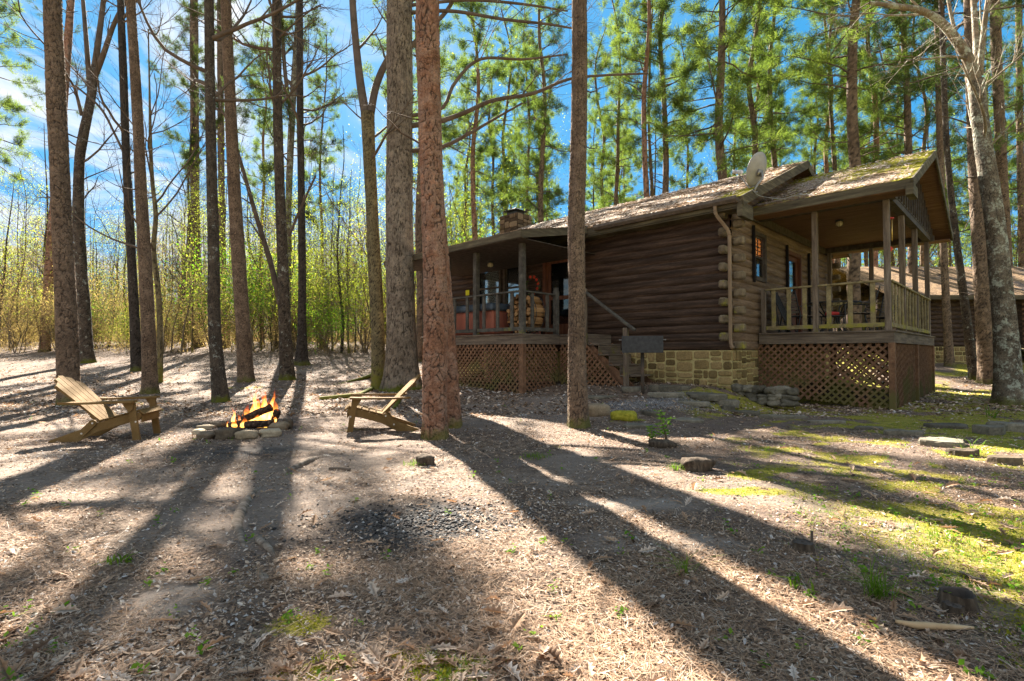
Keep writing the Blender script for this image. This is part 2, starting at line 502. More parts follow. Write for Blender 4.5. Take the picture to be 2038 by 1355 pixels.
m_fascia = mk('fascia_board', [(.3, (.05, .040, .028)), (.5, (.095, .078, .05)), (.7, (.17, .145, .09))], 5, 6, rot=RA, stretch=(.3, .3, 3), rough=.8, bump=.3, bdist=.005,
              moss=((.19, .18, .03), 2.4, .56, 3.0, 5.0), fine=(45, .4))
m_soffit = mk('brown_soffit_boards', [(.3, (.095, .050, .030)), (.5, (.17, .092, .056)), (.7, (.25, .145, .09))], 5, 6, rot=RA, stretch=(.25, 7, 2), rough=.7, bump=.3, bdist=.005, fine=(40, .4))
m_lattice = mk('lattice_wood', [(.3, (.10, .052, .030)), (.5, (.165, .088, .050)), (.7, (.24, .135, .078))], 9, 5, rough=.9, bump=.3, bdist=.004,
               moss=((.115, .095, .034), 1.6, .42, .2, 1.9), fine=(70, .4))
m_stone = mk('rubble_stone', [(.15, (.07, .05, .022)), (.4, (.155, .108, .046)), (.6, (.24, .168, .072)), (.85, (.33, .235, .11))], 6, 6, rough=.95, bump=.7, bdist=.02, tintmix=.6,
             moss=((.20, .175, .03), 3.0, .52, .0, 2.2), fine=(30, .5))
m_mortar = mk('old_mortar', [(.3, (.33, .26, .11)), (.6, (.50, .41, .19))], 20, 5, rough=.95, bump=.6)
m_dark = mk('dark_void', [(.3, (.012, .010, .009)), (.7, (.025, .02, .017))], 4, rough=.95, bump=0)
m_flag = mk('flagstone', [(.3, (.075, .066, .050)), (.5, (.145, .128, .096)), (.7, (.225, .198, .15))], 5, 7, rough=.95, bump=.7, bdist=.02, tintmix=.3,
            moss=((.21, .19, .02), 2.6, .58, -.2, .9), fine=(35, .5))
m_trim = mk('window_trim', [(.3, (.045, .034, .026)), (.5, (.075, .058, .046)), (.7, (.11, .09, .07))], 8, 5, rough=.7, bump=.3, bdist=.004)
m_redtrim = mk('red_brown_door_wood', [(.3, (.07, .026, .014)), (.5, (.125, .048, .026)), (.7, (.18, .075, .04))], 6, 5, stretch=(3, 3, .4), rough=.55, bump=.3, bdist=.004)
m_metal = mk('galvanised_metal', [(.3, (.20, .19, .17)), (.7, (.32, .30, .27))], 12, 4, rough=.45, bump=.1, metal=.7)
m_gutter = mk('brown_gutter', [(.3, (.06, .042, .030)), (.5, (.095, .07, .05)), (.7, (.15, .115, .085))], 9, 5, rough=.5, bump=.1, spec=.4)
m_copper = mk('tan_downspout', [(.3, (.13, .082, .042)), (.5, (.19, .122, .066)), (.7, (.25, .17, .098))], 7, 5, stretch=(1, 1, .4), rough=.5, bump=.1, spec=.4)
m_blackmetal = mk('black_metal', [(.3, (.015, .015, .016)), (.7, (.04, .04, .042))], 15, 4, rough=.5, bump=.15, spec=.4)
m_brass = mk('lamp_brass', [(.3, (.30, .20, .06)), (.7, (.5, .36, .14))], 10, 3, rough=.35, bump=0, metal=.8)
def shingle_mat():
    t = NT('littered_shingles')
    v = t.coord('World')
    r = t.coord('World', RA, (.6, 2.2, 1))
    f = t.noise(v, 9, 6, .65); g = t.noise(r, 26, 5, .7); b = t.noise(v, 1.3, 5, .6)
    c = t.ramp(t.math('ADD', t.math('MULTIPLY', f, .45), t.math('MULTIPLY', g, .55)),
               [(.34, (.055, .034, .021)), (.46, (.18, .115, .066)), (.56, (.35, .23, .132)), (.68, (.52, .37, .23))])
    c = t.mix(t.gray(b, .50, .62), c, t.ramp(g, [(.35, (.035, .028, .026)), (.65, (.13, .10, .085))]))
    mo = t.gray(t.math('ADD', t.attr(), t.math('MULTIPLY', t.math('SUBTRACT', f, .5), 1.3)), .5, .66)
    c = t.mix(mo, c, t.ramp(g, [(.35, (.14, .145, .014)), (.65, (.40, .35, .035))]))
    n = t.bump(t.math('ADD', t.math('MULTIPLY', g, .6), t.math('MULTIPLY', f, .4)), .9, .03)
    return t.finish(c, .95, n, .15)
m_roof = shingle_mat()
def glass_mat(name='window_glass', tint=(.02, .025, .03), gl=.35):
    t = NT(name)
    g = t.n('BsdfGlossy', {'Color': (.9, .95, 1), 'Roughness': .03}).outputs[0]
    tr = t.n('BsdfTransparent', {'Color': (.75, .78, .76)}).outputs[0]
    fr = t.n('Fresnel', {'IOR': 1.45}).outputs[0]
    fr = t.math('MULTIPLY', fr, .75)
    s = t.n('MixShader', {0: fr, 1: tr, 2: g}).outputs[0]
    t.t.links.new(s, t.out.inputs['Surface'])
    return t.m
m_glass = glass_mat()

# ------------------------------------------------------------------ cabin helpers
def cbox(mb, u0, u1, b0, b1, z0, z1, att=0.0, bev=0.0):
    c = W((u0 + u1) / 2, (b0 + b1) / 2, (z0 + z1) / 2)
    rot = np.stack([np.array([AV[0], AV[1], 0]), np.array([BV[0], BV[1], 0]), np.array([0, 0, 1.])], 1)
    return mb.box(c, (abs(u1 - u0), abs(b1 - b0), abs(z1 - z0)), rot, att, bev)
def cbeam(mb, p0, p1, w, h, **k):
    return mb.beam(W(*p0), W(*p1), w, h, **k)
COURSE = .183
def log_wall(mb, axis, fixed, a0, a1, z0, n, openings=(), out=-1, bulge=.036, rng=None, top=None):
    """half-round log courses. axis 'u': runs along u at b=fixed; axis 'b': runs along b at u=fixed. out = sign of outward direction"""
    rng = rng or np.random.default_rng(3)
    prof = [(bulge * (math.sin(math.pi * (k / 6.0)) ** .55), k / 6.0) for k in range(7)]
    for i in range(n):
        za, zb = z0 + i * COURSE, z0 + (i + 1) * COURSE
        segs = [(a0, a1)]
        for (o0, o1, oz0, oz1) in openings:
            if oz0 < zb - .05 and oz1 > za + .05:
                new = []
                for s0, s1 in segs:
                    if o1 <= s0 or o0 >= s1: new.append((s0, s1)); continue
                    if o0 > s0: new.append((s0, o0))
                    if o1 < s1: new.append((o1, s1))
                segs = new
        if top is not None:
            lim = top((za + zb) / 2)
            segs = [(max(s0, lim[0]), min(s1, lim[1])) for s0, s1 in segs if min(s1, lim[1]) > max(s0, lim[0])]
        for s0, s1 in segs:
            m = max(2, int((s1 - s0) / .5) + 1)
            xs = np.linspace(s0, s1, m)
            dz = rng.normal(0, .0015, m); dd = rng.normal(0, .003, m)
            V = []; F = []
            for k, x in enumerate(xs):
                for (d, q) in prof:
                    z = za + q * COURSE + dz[k] * math.sin(math.pi * q)
                    dist = fixed + out * (d + dd[k] * (d > .01))
                    V.append(W(x, dist, z) if axis == 'u' else W(dist, x, z))
            for k in range(m - 1):
                for j in range(6):
                    F.append((k * 7 + j, (k + 1) * 7 + j, (k + 1) * 7 + j + 1, k * 7 + j + 1))
            mb.add(V, F)
def lattice(mb, fr, poly, sp=.105, w=.045, t=.012):
    """two layers of crossing laths clipped to a convex polygon. fr(a, z, d) -> world point; poly in (a, z)"""
    P = np.array(poly, float); n = len(P)
    for layer, (dx, dz) in enumerate(((1, 1), (1, -1))):
        d = np.array([dx, dz]) / math.sqrt(2); nn = np.array([-d[1], d[0]])
        pr = P @ nn
        o = math.floor(pr.min() / sp) * sp
        while o < pr.max():
            o += sp
            ts = []
            for i in range(n):
                a, b = P[i], P[(i + 1) % n]
                sa, sb = a @ nn - o, b @ nn - o
                if sa * sb < 0: ts.append((a + (b - a) * sa / (sa - sb)) @ d)
            if len(ts) < 2: continue
            t0, t1 = min(ts), max(ts)
            if t1 - t0 < .03: continue
            V = []
            off = (layer - .5) * t * 1.1
            for dd in (-t / 2, t / 2):
                for tt, s in ((t0, -1), (t1, -1), (t1, 1), (t0, 1)):
                    q = d * tt + nn * (o + s * w / 2)
                    V.append(fr(q[0], q[1], off + dd))
            mb.add(V, [(0, 1, 2, 3), (7, 6, 5, 4), (0, 4, 5, 1), (1, 5, 6, 2), (2, 6, 7, 3), (3, 7, 4, 0)])
def rubble(mb, mm, fr, a0, a1, zlo, zhi, rng, lo=.10, hi=.34):
    """irregular squared rubble: stones as bevelled lumps over a mortar slab. fr(a, z, d)"""
    rects = []
    def split(x0, x1, y0, y1, dep=0):
        w, h = x1 - x0, y1 - y0
        if (w < hi * 1.25 and h < hi * .85) and (rng.random() < .55 or w < lo * 2 or h < lo * 1.7) or (w < lo * 1.8 and h < lo * 1.5) or dep > 8:
            rects.append((x0, x1, y0, y1)); return
        if (w * rng.uniform(.7, 1.3) > h * 1.2 and w > lo * 2) or h < lo * 1.6:
            c = x0 + w * rng.uniform(.35, .65); split(x0, c, y0, y1, dep + 1); split(c, x1, y0, y1, dep + 1)
        else:
            c = y0 + h * rng.uniform(.35, .65); split(x0, x1, y0, c, dep + 1); split(x0, x1, c, y1, dep + 1)
    x = a0
    while x < a1:
        x2 = min(a1, x + rng.uniform(.5, 1.0))
        if a1 - x2 < .3: x2 = a1
        split(x, x2, zlo(x), zhi)
        x = x2
    for (x0, x1, y0, y1) in rects:
        g = .010
        cx, cy = (x0 + x1) / 2, (y0 + y1) / 2; hw, hh = (x1 - x0) / 2 - g, (y1 - y0) / 2 - g
        m = 12
        ring = []
        e = rng.uniform(.28, .5)
        for k in range(m):
            a = 2 * math.pi * (k + .5) / m
            ca, sa = math.cos(a), math.sin(a)
            px = math.copysign(abs(ca) ** e, ca) * hw * rng.uniform(.9, 1.03); py = math.copysign(abs(sa) ** e, sa) * hh * rng.uniform(.9, 1.03)
            ring.append((px, py))
        dep = rng.uniform(.015, .04)
        V = [fr(cx + p[0], cy + p[1], 0) for p in ring] + [fr(cx + p[0] * .97, cy + p[1] * .97, dep * .7) for p in ring] + [fr(cx + p[0] * .8, cy + p[1] * .8, dep) for p in ring] + [fr(cx, cy, dep * rng.uniform(.9, 1.3))]
        F = []
        for q in range(2):
            for k in range(m):
                k2 = (k + 1) % m
                F.append((q * m + k, q * m + k2, (q + 1) * m + k2, (q + 1) * m + k))
        F += [(2 * m + k, 2 * m + (k + 1) % m, 3 * m) for k in range(m)]
        mb.add(V, F, rng.random())
    # mortar sheet
    n = max(2, int((a1 - a0) / .4))
    aa = np.linspace(a0, a1, n + 1)
    V = []; F = []
    for a in aa: V += [fr(a, zlo(a), .004), fr(a, zhi, .004)]
    for i in range(n): F.append((2 * i, 2 * i + 2, 2 * i + 3, 2 * i + 1))
    mm.add(V, F)

# ------------------------------------------------------------------ the cabin
cabin = thing('log_cabin', 'dark brown log cabin with two railed porches on a yellowish stone footing', 'cabin', tuple(W(2, 2, 0)))
ZB = 1.172                      # underside of the logs
NC = 16
LEN, WID = 10.2, 7.72
FL = 1.557                      # porch floor
rng = np.random.default_rng(12)
# openings in the facade (u0,u1,z0,z1): double window, window, glazed door
OPF = [(7.02, 8.02, 2.53, 3.72), (5.95, 6.75, 2.40, 3.72), (4.22, 5.12, 1.62, 3.70)]
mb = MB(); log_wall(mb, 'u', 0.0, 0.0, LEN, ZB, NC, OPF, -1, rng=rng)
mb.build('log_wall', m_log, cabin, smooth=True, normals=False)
# gable wall with a window and the porch door; (b0,b1,z0,z1)
OPG = [(1.25, 1.86, 2.84, 3.80), (3.52, 4.45, 1.58, 3.66)]
slope = .427; EZ = 4.24; RZ = EZ + slope * (WID / 2 + .45)
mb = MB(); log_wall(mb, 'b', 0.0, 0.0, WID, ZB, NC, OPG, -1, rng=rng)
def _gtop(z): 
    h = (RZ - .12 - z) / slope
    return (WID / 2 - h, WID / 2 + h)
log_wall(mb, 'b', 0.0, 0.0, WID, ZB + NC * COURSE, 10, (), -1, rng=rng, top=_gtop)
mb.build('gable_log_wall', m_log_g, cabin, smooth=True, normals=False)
mb = MB()                                                   # far walls, closing the house
cbox(mb, LEN - .12, LEN, .05, WID, .2, RZ - 1.6); cbox(mb, .1, LEN - .13, WID - .1, WID, .2, EZ)
V = [W(LEN - .06, 0, EZ), W(LEN - .06, WID, EZ), W(LEN - .06, WID / 2, RZ - .1)]; mb.add(V, [(0, 1, 2)])
mb.build('rear_log_wall', m_log, cabin)
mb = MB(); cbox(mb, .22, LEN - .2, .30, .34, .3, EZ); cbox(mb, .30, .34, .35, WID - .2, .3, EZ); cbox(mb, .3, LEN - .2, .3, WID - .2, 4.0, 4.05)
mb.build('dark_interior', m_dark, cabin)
# protruding log ends at the corners
mb = MB()
for i in range(1, NC + 1):
    z = ZB + (i - .5) * COURSE
    if i % 2 == 0:
        mb = MB(); cbox(mb, .015, .165, -.26, -.03, z - COURSE * .47, z + COURSE * .47, 0, .035); mb.build('log_end', m_logmoss, cabin)
        mb = MB(); cbox(mb, .015, .165, WID + .0, WID + .28, z - COURSE * .47, z + COURSE * .47, 0, .035); mb.build('log_end', m_logmoss, cabin)
    else:
        mb = MB(); cbox(mb, -.27, -.04, .0, .15, z - COURSE * .47, z + COURSE * .47, 0, .03); mb.build('log_end', m_logmoss, cabin)
        mb = MB(); cbox(mb, -.27, -.04, WID - .16, WID - .01, z - COURSE * .47, z + COURSE * .47, 0, .03); mb.build('log_end', m_logmoss, cabin)
# stone foundation
ms = MB(); mm = MB()
frf = lambda a, z, d: W(a, -.035 - d, z)
rubble(ms, mm, frf, -.03, 4.3, lambda a: gh(*W(a, -.05, 0)[:2]) - .08, ZB - .01, rng)
frg = lambda a, z, d: W(-.035 - d, a, z)
rubble(ms, mm, frg, -.05, 1.36, lambda a: gh(*W(-.05, a, 0)[:2]) - .1, ZB - .01, rng)
sf = ms.build('stone_foundation', m_stone, cabin)
mm.build('mortar', m_mortar, sf, normals=False)
mb = MB(); cbox(mb, -.01, LEN, .0, .12, .1, ZB - .02); cbox(mb, .01, .12, .13, WID, -.3, ZB - .02)
mb.build('footing', m_mortar, cabin)

def shingle_slope(mb, u0, u1, b_e, z_e, b_r, z_r, step=.15, mossf=None, rng=rng):
    """courses of shingles from the eave (b_e,z_e) to the ridge (b_r,z_r)"""
    L = math.hypot(b_r - b_e, z_r - z_e); n = int(L / step)
    m = int(abs(u1 - u0) / .12)
    us = np.linspace(u0, u1, m + 1)
    for i in range(n + 1):
        q0, q1 = i / (n + .5), min(1, (i + 1.04) / (n + .5))
        jag = rng.normal(0, .010, m + 1); lift = rng.normal(0, .004, m + 1)
        V = []; A = []
        for k, u in enumerate(us):
            for q, l in ((q0, .014 + lift[k]), (q1, .002)):
                b = b_e + (b_r - b_e) * q + (jag[k] if q == q0 else 0); z = z_e + (z_r - z_e) * q + l
                V.append(W(u, b, z)); A.append(mossf(u, q) if mossf else 0.0)
            b = b_e + (b_r - b_e) * q0 + jag[k]; V.append(W(u, b, z_e + (z_r - z_e) * q0 - .004)); A.append(A[-2])
        F = []
        for k in range(m):
            a = k * 3; c = a + 3
            F += [(a, c, c + 1, a + 1), (a + 2, c + 2, c, a)]
        mb.add(V, F, np.array(A))
def slab(mb, u0, u1, b_e, z_e, b_r, z_r, t):
    V = [W(u, b, z + dz) for u in (u0, u1) for (b, z) in ((b_e, z_e), (b_r, z_r)) for dz in (0, -t)]
    mb.add(V, [(0, 2, 3, 1), (4, 5, 7, 6), (0, 1, 5, 4), (2, 6, 7, 3), (1, 3, 7, 5), (0, 4, 6, 2)])
# main roof
UE0, UE1 = -.42, LEN + .45
mb = MB()
mo = lambda u, q: .95 * math.exp(-((u + .2) / .5) ** 2) * (1 if q < .25 else .35) + .12
shingle_slope(mb, UE0, UE1, -.45, EZ, WID / 2, RZ, mossf=mo)
shingle_slope(mb, UE0, UE1, WID + .45, EZ, WID / 2, RZ, .4)
roof = mb.build('roof', m_roof, cabin, normals=False)
mb = MB()
slab(mb, UE0 + .02, UE1 - .02, -.43, EZ - .01, WID / 2, RZ - .012, .10); slab(mb, UE0 + .02, UE1 - .02, WID + .43, EZ - .01, WID / 2, RZ - .012, .10)
mb.build('roof_deck', m_soffit, roof)
mb = MB()                                                    # rake boards and eave fascia
for uu in (UE0 - .02, UE1 + .02):
    for be in (-.47, WID + .47):
        cbeam(mb, (uu, be, EZ - .10), (uu, WID / 2, RZ - .10), .035, .20)
cbox(mb, UE0, UE1, -.445, -.425, EZ - .19, EZ - .02)
cbox(mb, UE0 + .02, UE1, -.42, -.02, EZ - .22, EZ - .20)
cbox(mb, -.43, -.33, -.47, .12, EZ - .40, EZ - .12)             # boxed end of the eave
mb.build('fascia', m_fascia, cabin)
mb = MB(); cbox(mb, -.06, -.04, -.03, WID + .03, 4.10, 4.34); cbox(mb, -.35, LEN, -.06, -.045, 4.06, 4.20)
mb.build('frieze_board', m_trim, cabin)
# gutter and downspout
mb = MB()
gp = [(0, 0), (.0, -.12), (.09, -.12), (.13, -.06), (.13, 0), (.118, 0), (.118, -.055), (.085, -.11), (.012, -.11), (.012, 0)]
us = np.linspace(-.36, 3.12, 8)
V = []; F = []
for u in us:
    for (d, z) in gp: V.append(W(u, -.447 - d, EZ + .0 + z))
n = len(gp)
for k in range(len(us) - 1):
    for j in range(n): F.append((k * n + j, k * n + (j + 1) % n, (k + 1) * n + (j + 1) % n, (k + 1) * n + j))
F += [tuple(range(n)), tuple((len(us) - 1) * n + j for j in range(n))]
mb.add(V, F); gut = mb.build('gutter', m_gutter, cabin)
mb = MB()
dp = [(.10, -.50, EZ - .10), (.10, -.50, EZ - .22), (.08, -.49, EZ - .30), (-.10, -.35, EZ - .62), (-.12, -.33, EZ - .72), (-.12, -.33, 2.6), (-.12, -.33, 1.38), (-.135, -.345, 1.27), (-.20, -.42, 1.20)]
for a, b in zip(dp[:-1], dp[1:]):
    cbeam(mb, a, (b[0] + (b[0] - a[0]) * .02, b[1] + (b[1] - a[1]) * .02, b[2] + (b[2] - a[2]) * .02), .066, .062, up=(BV[0], BV[1], .01), bev=.012)
mb.build('downspout', m_copper, cabin)

# ---- windows and doors
def window(parent_name, axis, fixed, a0, a1, z0, z1, out=-1, rail=True, trim=m_trim, blinds=None, blindmat=None, muntin=0):
    f = (lambda mb, p0, p1, d0, d1, q0, q1, **k: cbox(mb, p0, p1, fixed + out * d0, fixed + out * d1, q0, q1, **k)) if axis == 'u' else \
        (lambda mb, p0, p1, d0, d1, q0, q1, **k: cbox(mb, fixed + out * d0, fixed + out * d1, p0, p1, q0, q1, **k))
    w = .085
    mb = MB()
    f(mb, a0 - w, a0, -.06, .065, z0 - w, z1 + w); f(mb, a1, a1 + w, -.06, .065, z0 - w, z1 + w)
    f(mb, a0, a1, -.06, .062, z1, z1 + w); f(mb, a0, a1, -.06, .075, z0 - w, z0)
    wo = mb.build(parent_name, trim, cabin)
    mb = MB(); s = .035
    zm = (z0 + z1) / 2
    f(mb, a0, a0 + s, -.02, .015, z0, z1); f(mb, a1 - s, a1, -.02, .015, z0, z1)
    f(mb, a0 + s, a1 - s, -.02, .013, z1 - s, z1); f(mb, a0 + s, a1 - s, -.02, .013, z0, z0 + s)
    if rail: f(mb, a0 + s, a1 - s, -.02, .02, zm - .025, zm + .025)
    if muntin:
        for k in range(1, muntin + 1):
            x = a0 + (a1 - a0) * k / (muntin + 1); f(mb, x - .008, x + .008, -.012, .006, zm + .03, z1 - s)
        f(mb, a0 + s, a1 - s, -.010, .008, (zm + z1) / 2 - .01, (zm + z1) / 2 + .01)
    mb.build('sash', trim, wo)
    mb = MB(); f(mb, a0 + .01, a1 - .01, -.012, -.008, z0 + .01, z1 - .01)
    mb.build('pane', m_glass, wo)
    if blinds:
        mb = MB(); (p0, p1, q0, q1, step) = blinds
        z = q0
        while z < q1: f(mb, p0, p1, -.06, -.03, z, z + step * .62); z += step
        mb.build('blind', blindmat, wo)
    return wo
m_blind = mk('white_blind', [(.3, (.75, .73, .68)), (.7, (.85, .83, .78))], 10, rough=.7, bump=0)
def lit_curtain():
    t = NT('lamplit_orange_curtain'); v = t.coord('World', RA, (8, 8, 1))
    c = t.ramp(t.noise(v, 3, 3), [(.3, (.42, .10, .02)), (.7, (.65, .22, .05))])
    return t.finish(c, .8, None, .2, emit=c, estr=.45)
m_redblind = lit_curtain()
m_screen = mk('grey_curtain', [(.3, (.14, .15, .14)), (.7, (.22, .23, .21))], 12, rough=.9, bump=.2)
window('window', 'u', 0.0, *OPF[0], blinds=(7.05, 7.72, 2.56, 3.70, .05), blindmat=m_blind)
window('window', 'u', 0.0, *OPF[1], trim=m_trim)
window('window', 'b', 0.0, *OPG[0], blinds=(1.29, 1.82, 3.33, 3.78, .09), blindmat=m_redblind, muntin=1)
mb = MB(); cbox(mb, .055, .075, 1.29, 1.82, 2.86, 3.31); mb.build('lower_curtain', m_screen, cabin)
def door(axis, fixed, a0, a1, z0, z1, glazed):
    f = (lambda mb, p0, p1, d0, d1, q0, q1, **k: cbox(mb, p0, p1, fixed - d0, fixed - d1, q0, q1, **k)) if axis == 'u' else \
        (lambda mb, p0, p1, d0, d1, q0, q1, **k: cbox(mb, fixed - d0, fixed - d1, p0, p1, q0, q1, **k))
    mb = MB(); w = .10
    f(mb, a0 - w, a0, -.08, .07, z0, z1 + w); f(mb, a1, a1 + w, -.08, .07, z0, z1 + w); f(mb, a0, a1, -.08, .066, z1, z1 + w)
    do = mb.build('door_frame', m_redtrim, cabin)
    mb = MB(); s = .12
    f(mb, a0, a0 + s, -.05, -.012, z0, z1); f(mb, a1 - s, a1, -.05, -.012, z0, z1); f(mb, a0 + s, a1 - s, -.05, -.014, z1 - s, z1)
    f(mb, a0 + s, a1 - s, -.05, -.014, z0, z0 + (.28 if glazed else .22)); f(mb, a0 + s, a1 - s, -.05, -.014, z0 + .95, z0 + 1.05)
    if not glazed: f(mb, a0 + s, a1 - s, -.045, -.03, z0 + .22, z0 + .95)
    mb.build('door_leaf', m_redtrim, do)
    mb = MB(); f(mb, a0 + s - .005, a1 - s + .005, -.036, -.030, z0 + (.2 if glazed else 1.0), z1 - s + .005); mb.build('pane', m_glass, do)
    mb = MB(); f(mb, a0 + .03, a0 + .09, -.014, .035, z0 + .96, z0 + 1.02, bev=.012); mb.build('handle', m_brass, do)
door('u', 0.0, *OPF[2], True)
door('b', 0.0, *OPG[1], False)
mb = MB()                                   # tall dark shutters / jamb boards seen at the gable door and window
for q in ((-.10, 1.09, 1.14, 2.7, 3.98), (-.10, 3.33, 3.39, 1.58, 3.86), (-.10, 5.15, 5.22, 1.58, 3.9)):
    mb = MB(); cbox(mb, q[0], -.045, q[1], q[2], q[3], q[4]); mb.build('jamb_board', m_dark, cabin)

# ---- right-hand porch
U0, U1, B0, B1 = -2.58, -.06, 1.39, 7.09
def deck(name, u0, u1, b0, b1, board='u', fas=True):
    mb = MB()
    if board == 'u':
        n = int((b1 - b0) / .145); w = (b1 - b0) / n
        for i in range(n): cbox(mb, u0 - .03, u1, b0 + i * w + .003, b0 + (i + 1) * w - .003, FL - .038, FL, 0, .006)
    else:
        n = int((u1 - u0) / .145); w = (u1 - u0) / n
        for i in range(n): cbox(mb, u0 + i * w + .003, u0 + (i + 1) * w - .003, b0 - .03, b1, FL - .038, FL, 0, .006)
    return mb.build(name, m_deck, cabin)
deck('porch_floor', U0, U1, B0 - .03, B1)
mb = MB()
cbox(mb, U0, U1, B0, B0 + .04, FL - .25, FL - .04); cbox(mb, U0, U0 + .04, B0 + .042, B1, FL - .25, FL - .04); cbox(mb, U0, U1, B1 - .04, B1, FL - .25, FL - .04)
for b in np.arange(B0 + .5, B1 - .2, .6): cbox(mb, U0 + .05, U1, b, b + .04, FL - .24, FL - .04)
mb.build('porch_rim_joist', m_deck, cabin)
pz = 4.13
for (u, b) in ((-2.47, 1.50), (-1.2, 1.50), (-2.47, 3.16), (-2.47, 4.92), (-2.47, 6.95), (-1.2, 6.98), (-.14, 6.98)):
    mb = MB(); cbox(mb, u - .052, u + .052, b - .052, b + .052, FL - .002, pz, 0, .006)
    mb.build('porch_post', m_post, cabin)
for (u, b) in ((-2.53, 1.44), (-2.53, 7.0), (-.2, 7.0), (-2.53, 4.3)):
    mb = MB(); g = gh(*W(u, b, 0)[:2]); cbox(mb, u - .055, u + .055, b - .055, b + .055, g - .1, FL - .25, 0, .006)
    mb.build('foundation_post', m_lattice, cabin)
def railing(p0, p1, n, top=.98, name='porch_railing', mat=m_rail, wide='h', pick=(.085, .035)):
    """p0,p1 = (u,b); n pickets"""
    mb = MB(); p0 = np.array(p0); p1 = np.array(p1)
    d = (p1 - p0) / np.linalg.norm(p1 - p0)
    q = lambda p, z: (p[0], p[1], z)
    cbeam(mb, q(p0, FL + top), q(p1, FL + top), .095, .04, bev=.006)
    cbeam(mb, q(p0, FL + .11), q(p1, FL + .11), .04, .085, bev=.006)
    nn = np.array([-d[1], d[0]])
    for k in range(n):
        c = p0 + (p1 - p0) * (k + .5) / n + nn * .0
        dw = AV * d[0] + BV * d[1]
        mb.beam(W(c[0], c[1], FL + .06), W(c[0], c[1], FL + top - .021), pick[0], pick[1], up=(-dw[1], dw[0], 0), bev=.004)
    return mb.build(name, mat, cabin)
railing((-2.42, 1.47), (-1.26, 1.47), 3); railing((-1.15, 1.47), (-.20, 1.47), 3)
for b0, b1 in ((1.56, 3.10), (3.22, 4.86), (4.98, 6.89)): railing((-2.50, b0), (-2.50, b1), 4)
railing((-2.42, 7.0), (-1.26, 7.0), 3); railing((-1.15, 7.0), (-.20, 7.0), 3)
mb = MB(); cbox(mb, -.19, -.10, 1.43, 1.51, FL, FL + 1.0, 0, .006); mb.build('rail_post', m_post, cabin)
# beams, ceiling, roof
mb = MB()
cbox(mb, U0 - .05, U1, 1.42, 1.58, pz, 4.28); cbox(mb, U0 - .05, U1, 6.90, 7.06, pz, 4.28); cbox(mb, -2.56, -2.40, 1.59, 6.89, pz, 4.28)
mb.build('porch_beam', m_trim, cabin)
mb = MB()
for i, b in enumerate(np.arange(1.0, 7.45, .14)): cbox(mb, -2.39, -.06, max(b, 1.0), b + .134, 4.285, 4.30)
mb.build('porch_ceiling', m_soffit, cabin)
PBE, PZE, PBR = .95, 4.33, 4.24
PZR = PZE + .434 * (PBR - PBE)
mb = MB()
def mo2(u, q): return .36 + .85 * sstep(.30, .85, q) * (.45 + .55 * (1 - sstep(-2.4, -.2, u))) + .3 * (u < -2.6) + .25 * fbm(u * 1.5, q * 6, 31, 3) * 1.0
shingle_slope(mb, -2.96, -.03, PBE, PZE, PBR, PZR, mossf=mo2)
shingle_slope(mb, -2.96, -.03, 2 * PBR - PBE, PZE, PBR, PZR, .4)
pr = mb.build('porch_roof', m_roof, cabin, normals=False)
mb = MB()
slab(mb, -2.94, -.04, PBE + .015, PZE - .012, PBR, PZR - .014, .09); slab(mb, -2.94, -.04, 2 * PBR - PBE - .015, PZE - .012, PBR, PZR - .014, .09)
mb.build('roof_deck', m_soffit, pr)
mb = MB()
cbeam(mb, (-2.965, PBE - .02, PZE - .09), (-2.965, PBR, PZR - .09), .035, .17); cbeam(mb, (-2.965, 2 * PBR - PBE + .02, PZE - .09), (-2.965, PBR, PZR - .09), .035, .17)
cbox(mb, -2.94, -.05, PBE - .015, PBE + .012, PZE - .18, PZE - .012); cbox(mb, -2.94, -.05, 2 * PBR - PBE - .012, 2 * PBR - PBE + .015, PZE - .18, PZE - .012)
cbox(mb, -2.98, -2.86, PBE - .03, PBE + .46, PZE - .30, PZE - .1)
mb.build('porch_fascia', m_fascia, cabin)
mb = MB(); cbox(mb, -2.94, -.06, PBE + .02, 1.41, PZE - .19, PZE - .17); mb.build('porch_soffit', m_soffit, cabin); mb = MB(); cbox(mb, -2.94, -.06, 7.07, 2 * PBR - PBE - .02, PZE - .19, PZE - .17)
mb.build('porch_soffit', m_soffit, cabin)
mb = MB()                                   # boarded gable with battens
zt = lambda b: PZE - .10 + .434 * (min(b, 2 * PBR - b) - PBE)
gv = [W(-2.57, 1.40, 4.26), W(-2.57, 7.08, 4.26), W(-2.57, 7.08, zt(7.08)), W(-2.57, PBR, zt(PBR)), W(-2.57, 1.40, zt(1.40))]
gv2 = [W(-2.54, 1.40, 4.26), W(-2.54, 7.08, 4.26), W(-2.54, 7.08, zt(7.08)), W(-2.54, PBR, zt(PBR)), W(-2.54, 1.40, zt(1.40))]
mb.add(gv + gv2, [(0, 1, 2, 3, 4), (9, 8, 7, 6, 5)] + [(i, (i + 1) % 5, 5 + (i + 1) % 5, 5 + i) for i in range(5)])
for b in np.arange(1.55, 7.0, .30): cbox(mb, -2.60, -2.572, b - .022, b + .022, 4.27, zt(b) - .01)
mb.build('boarded_gable', m_trim, cabin)
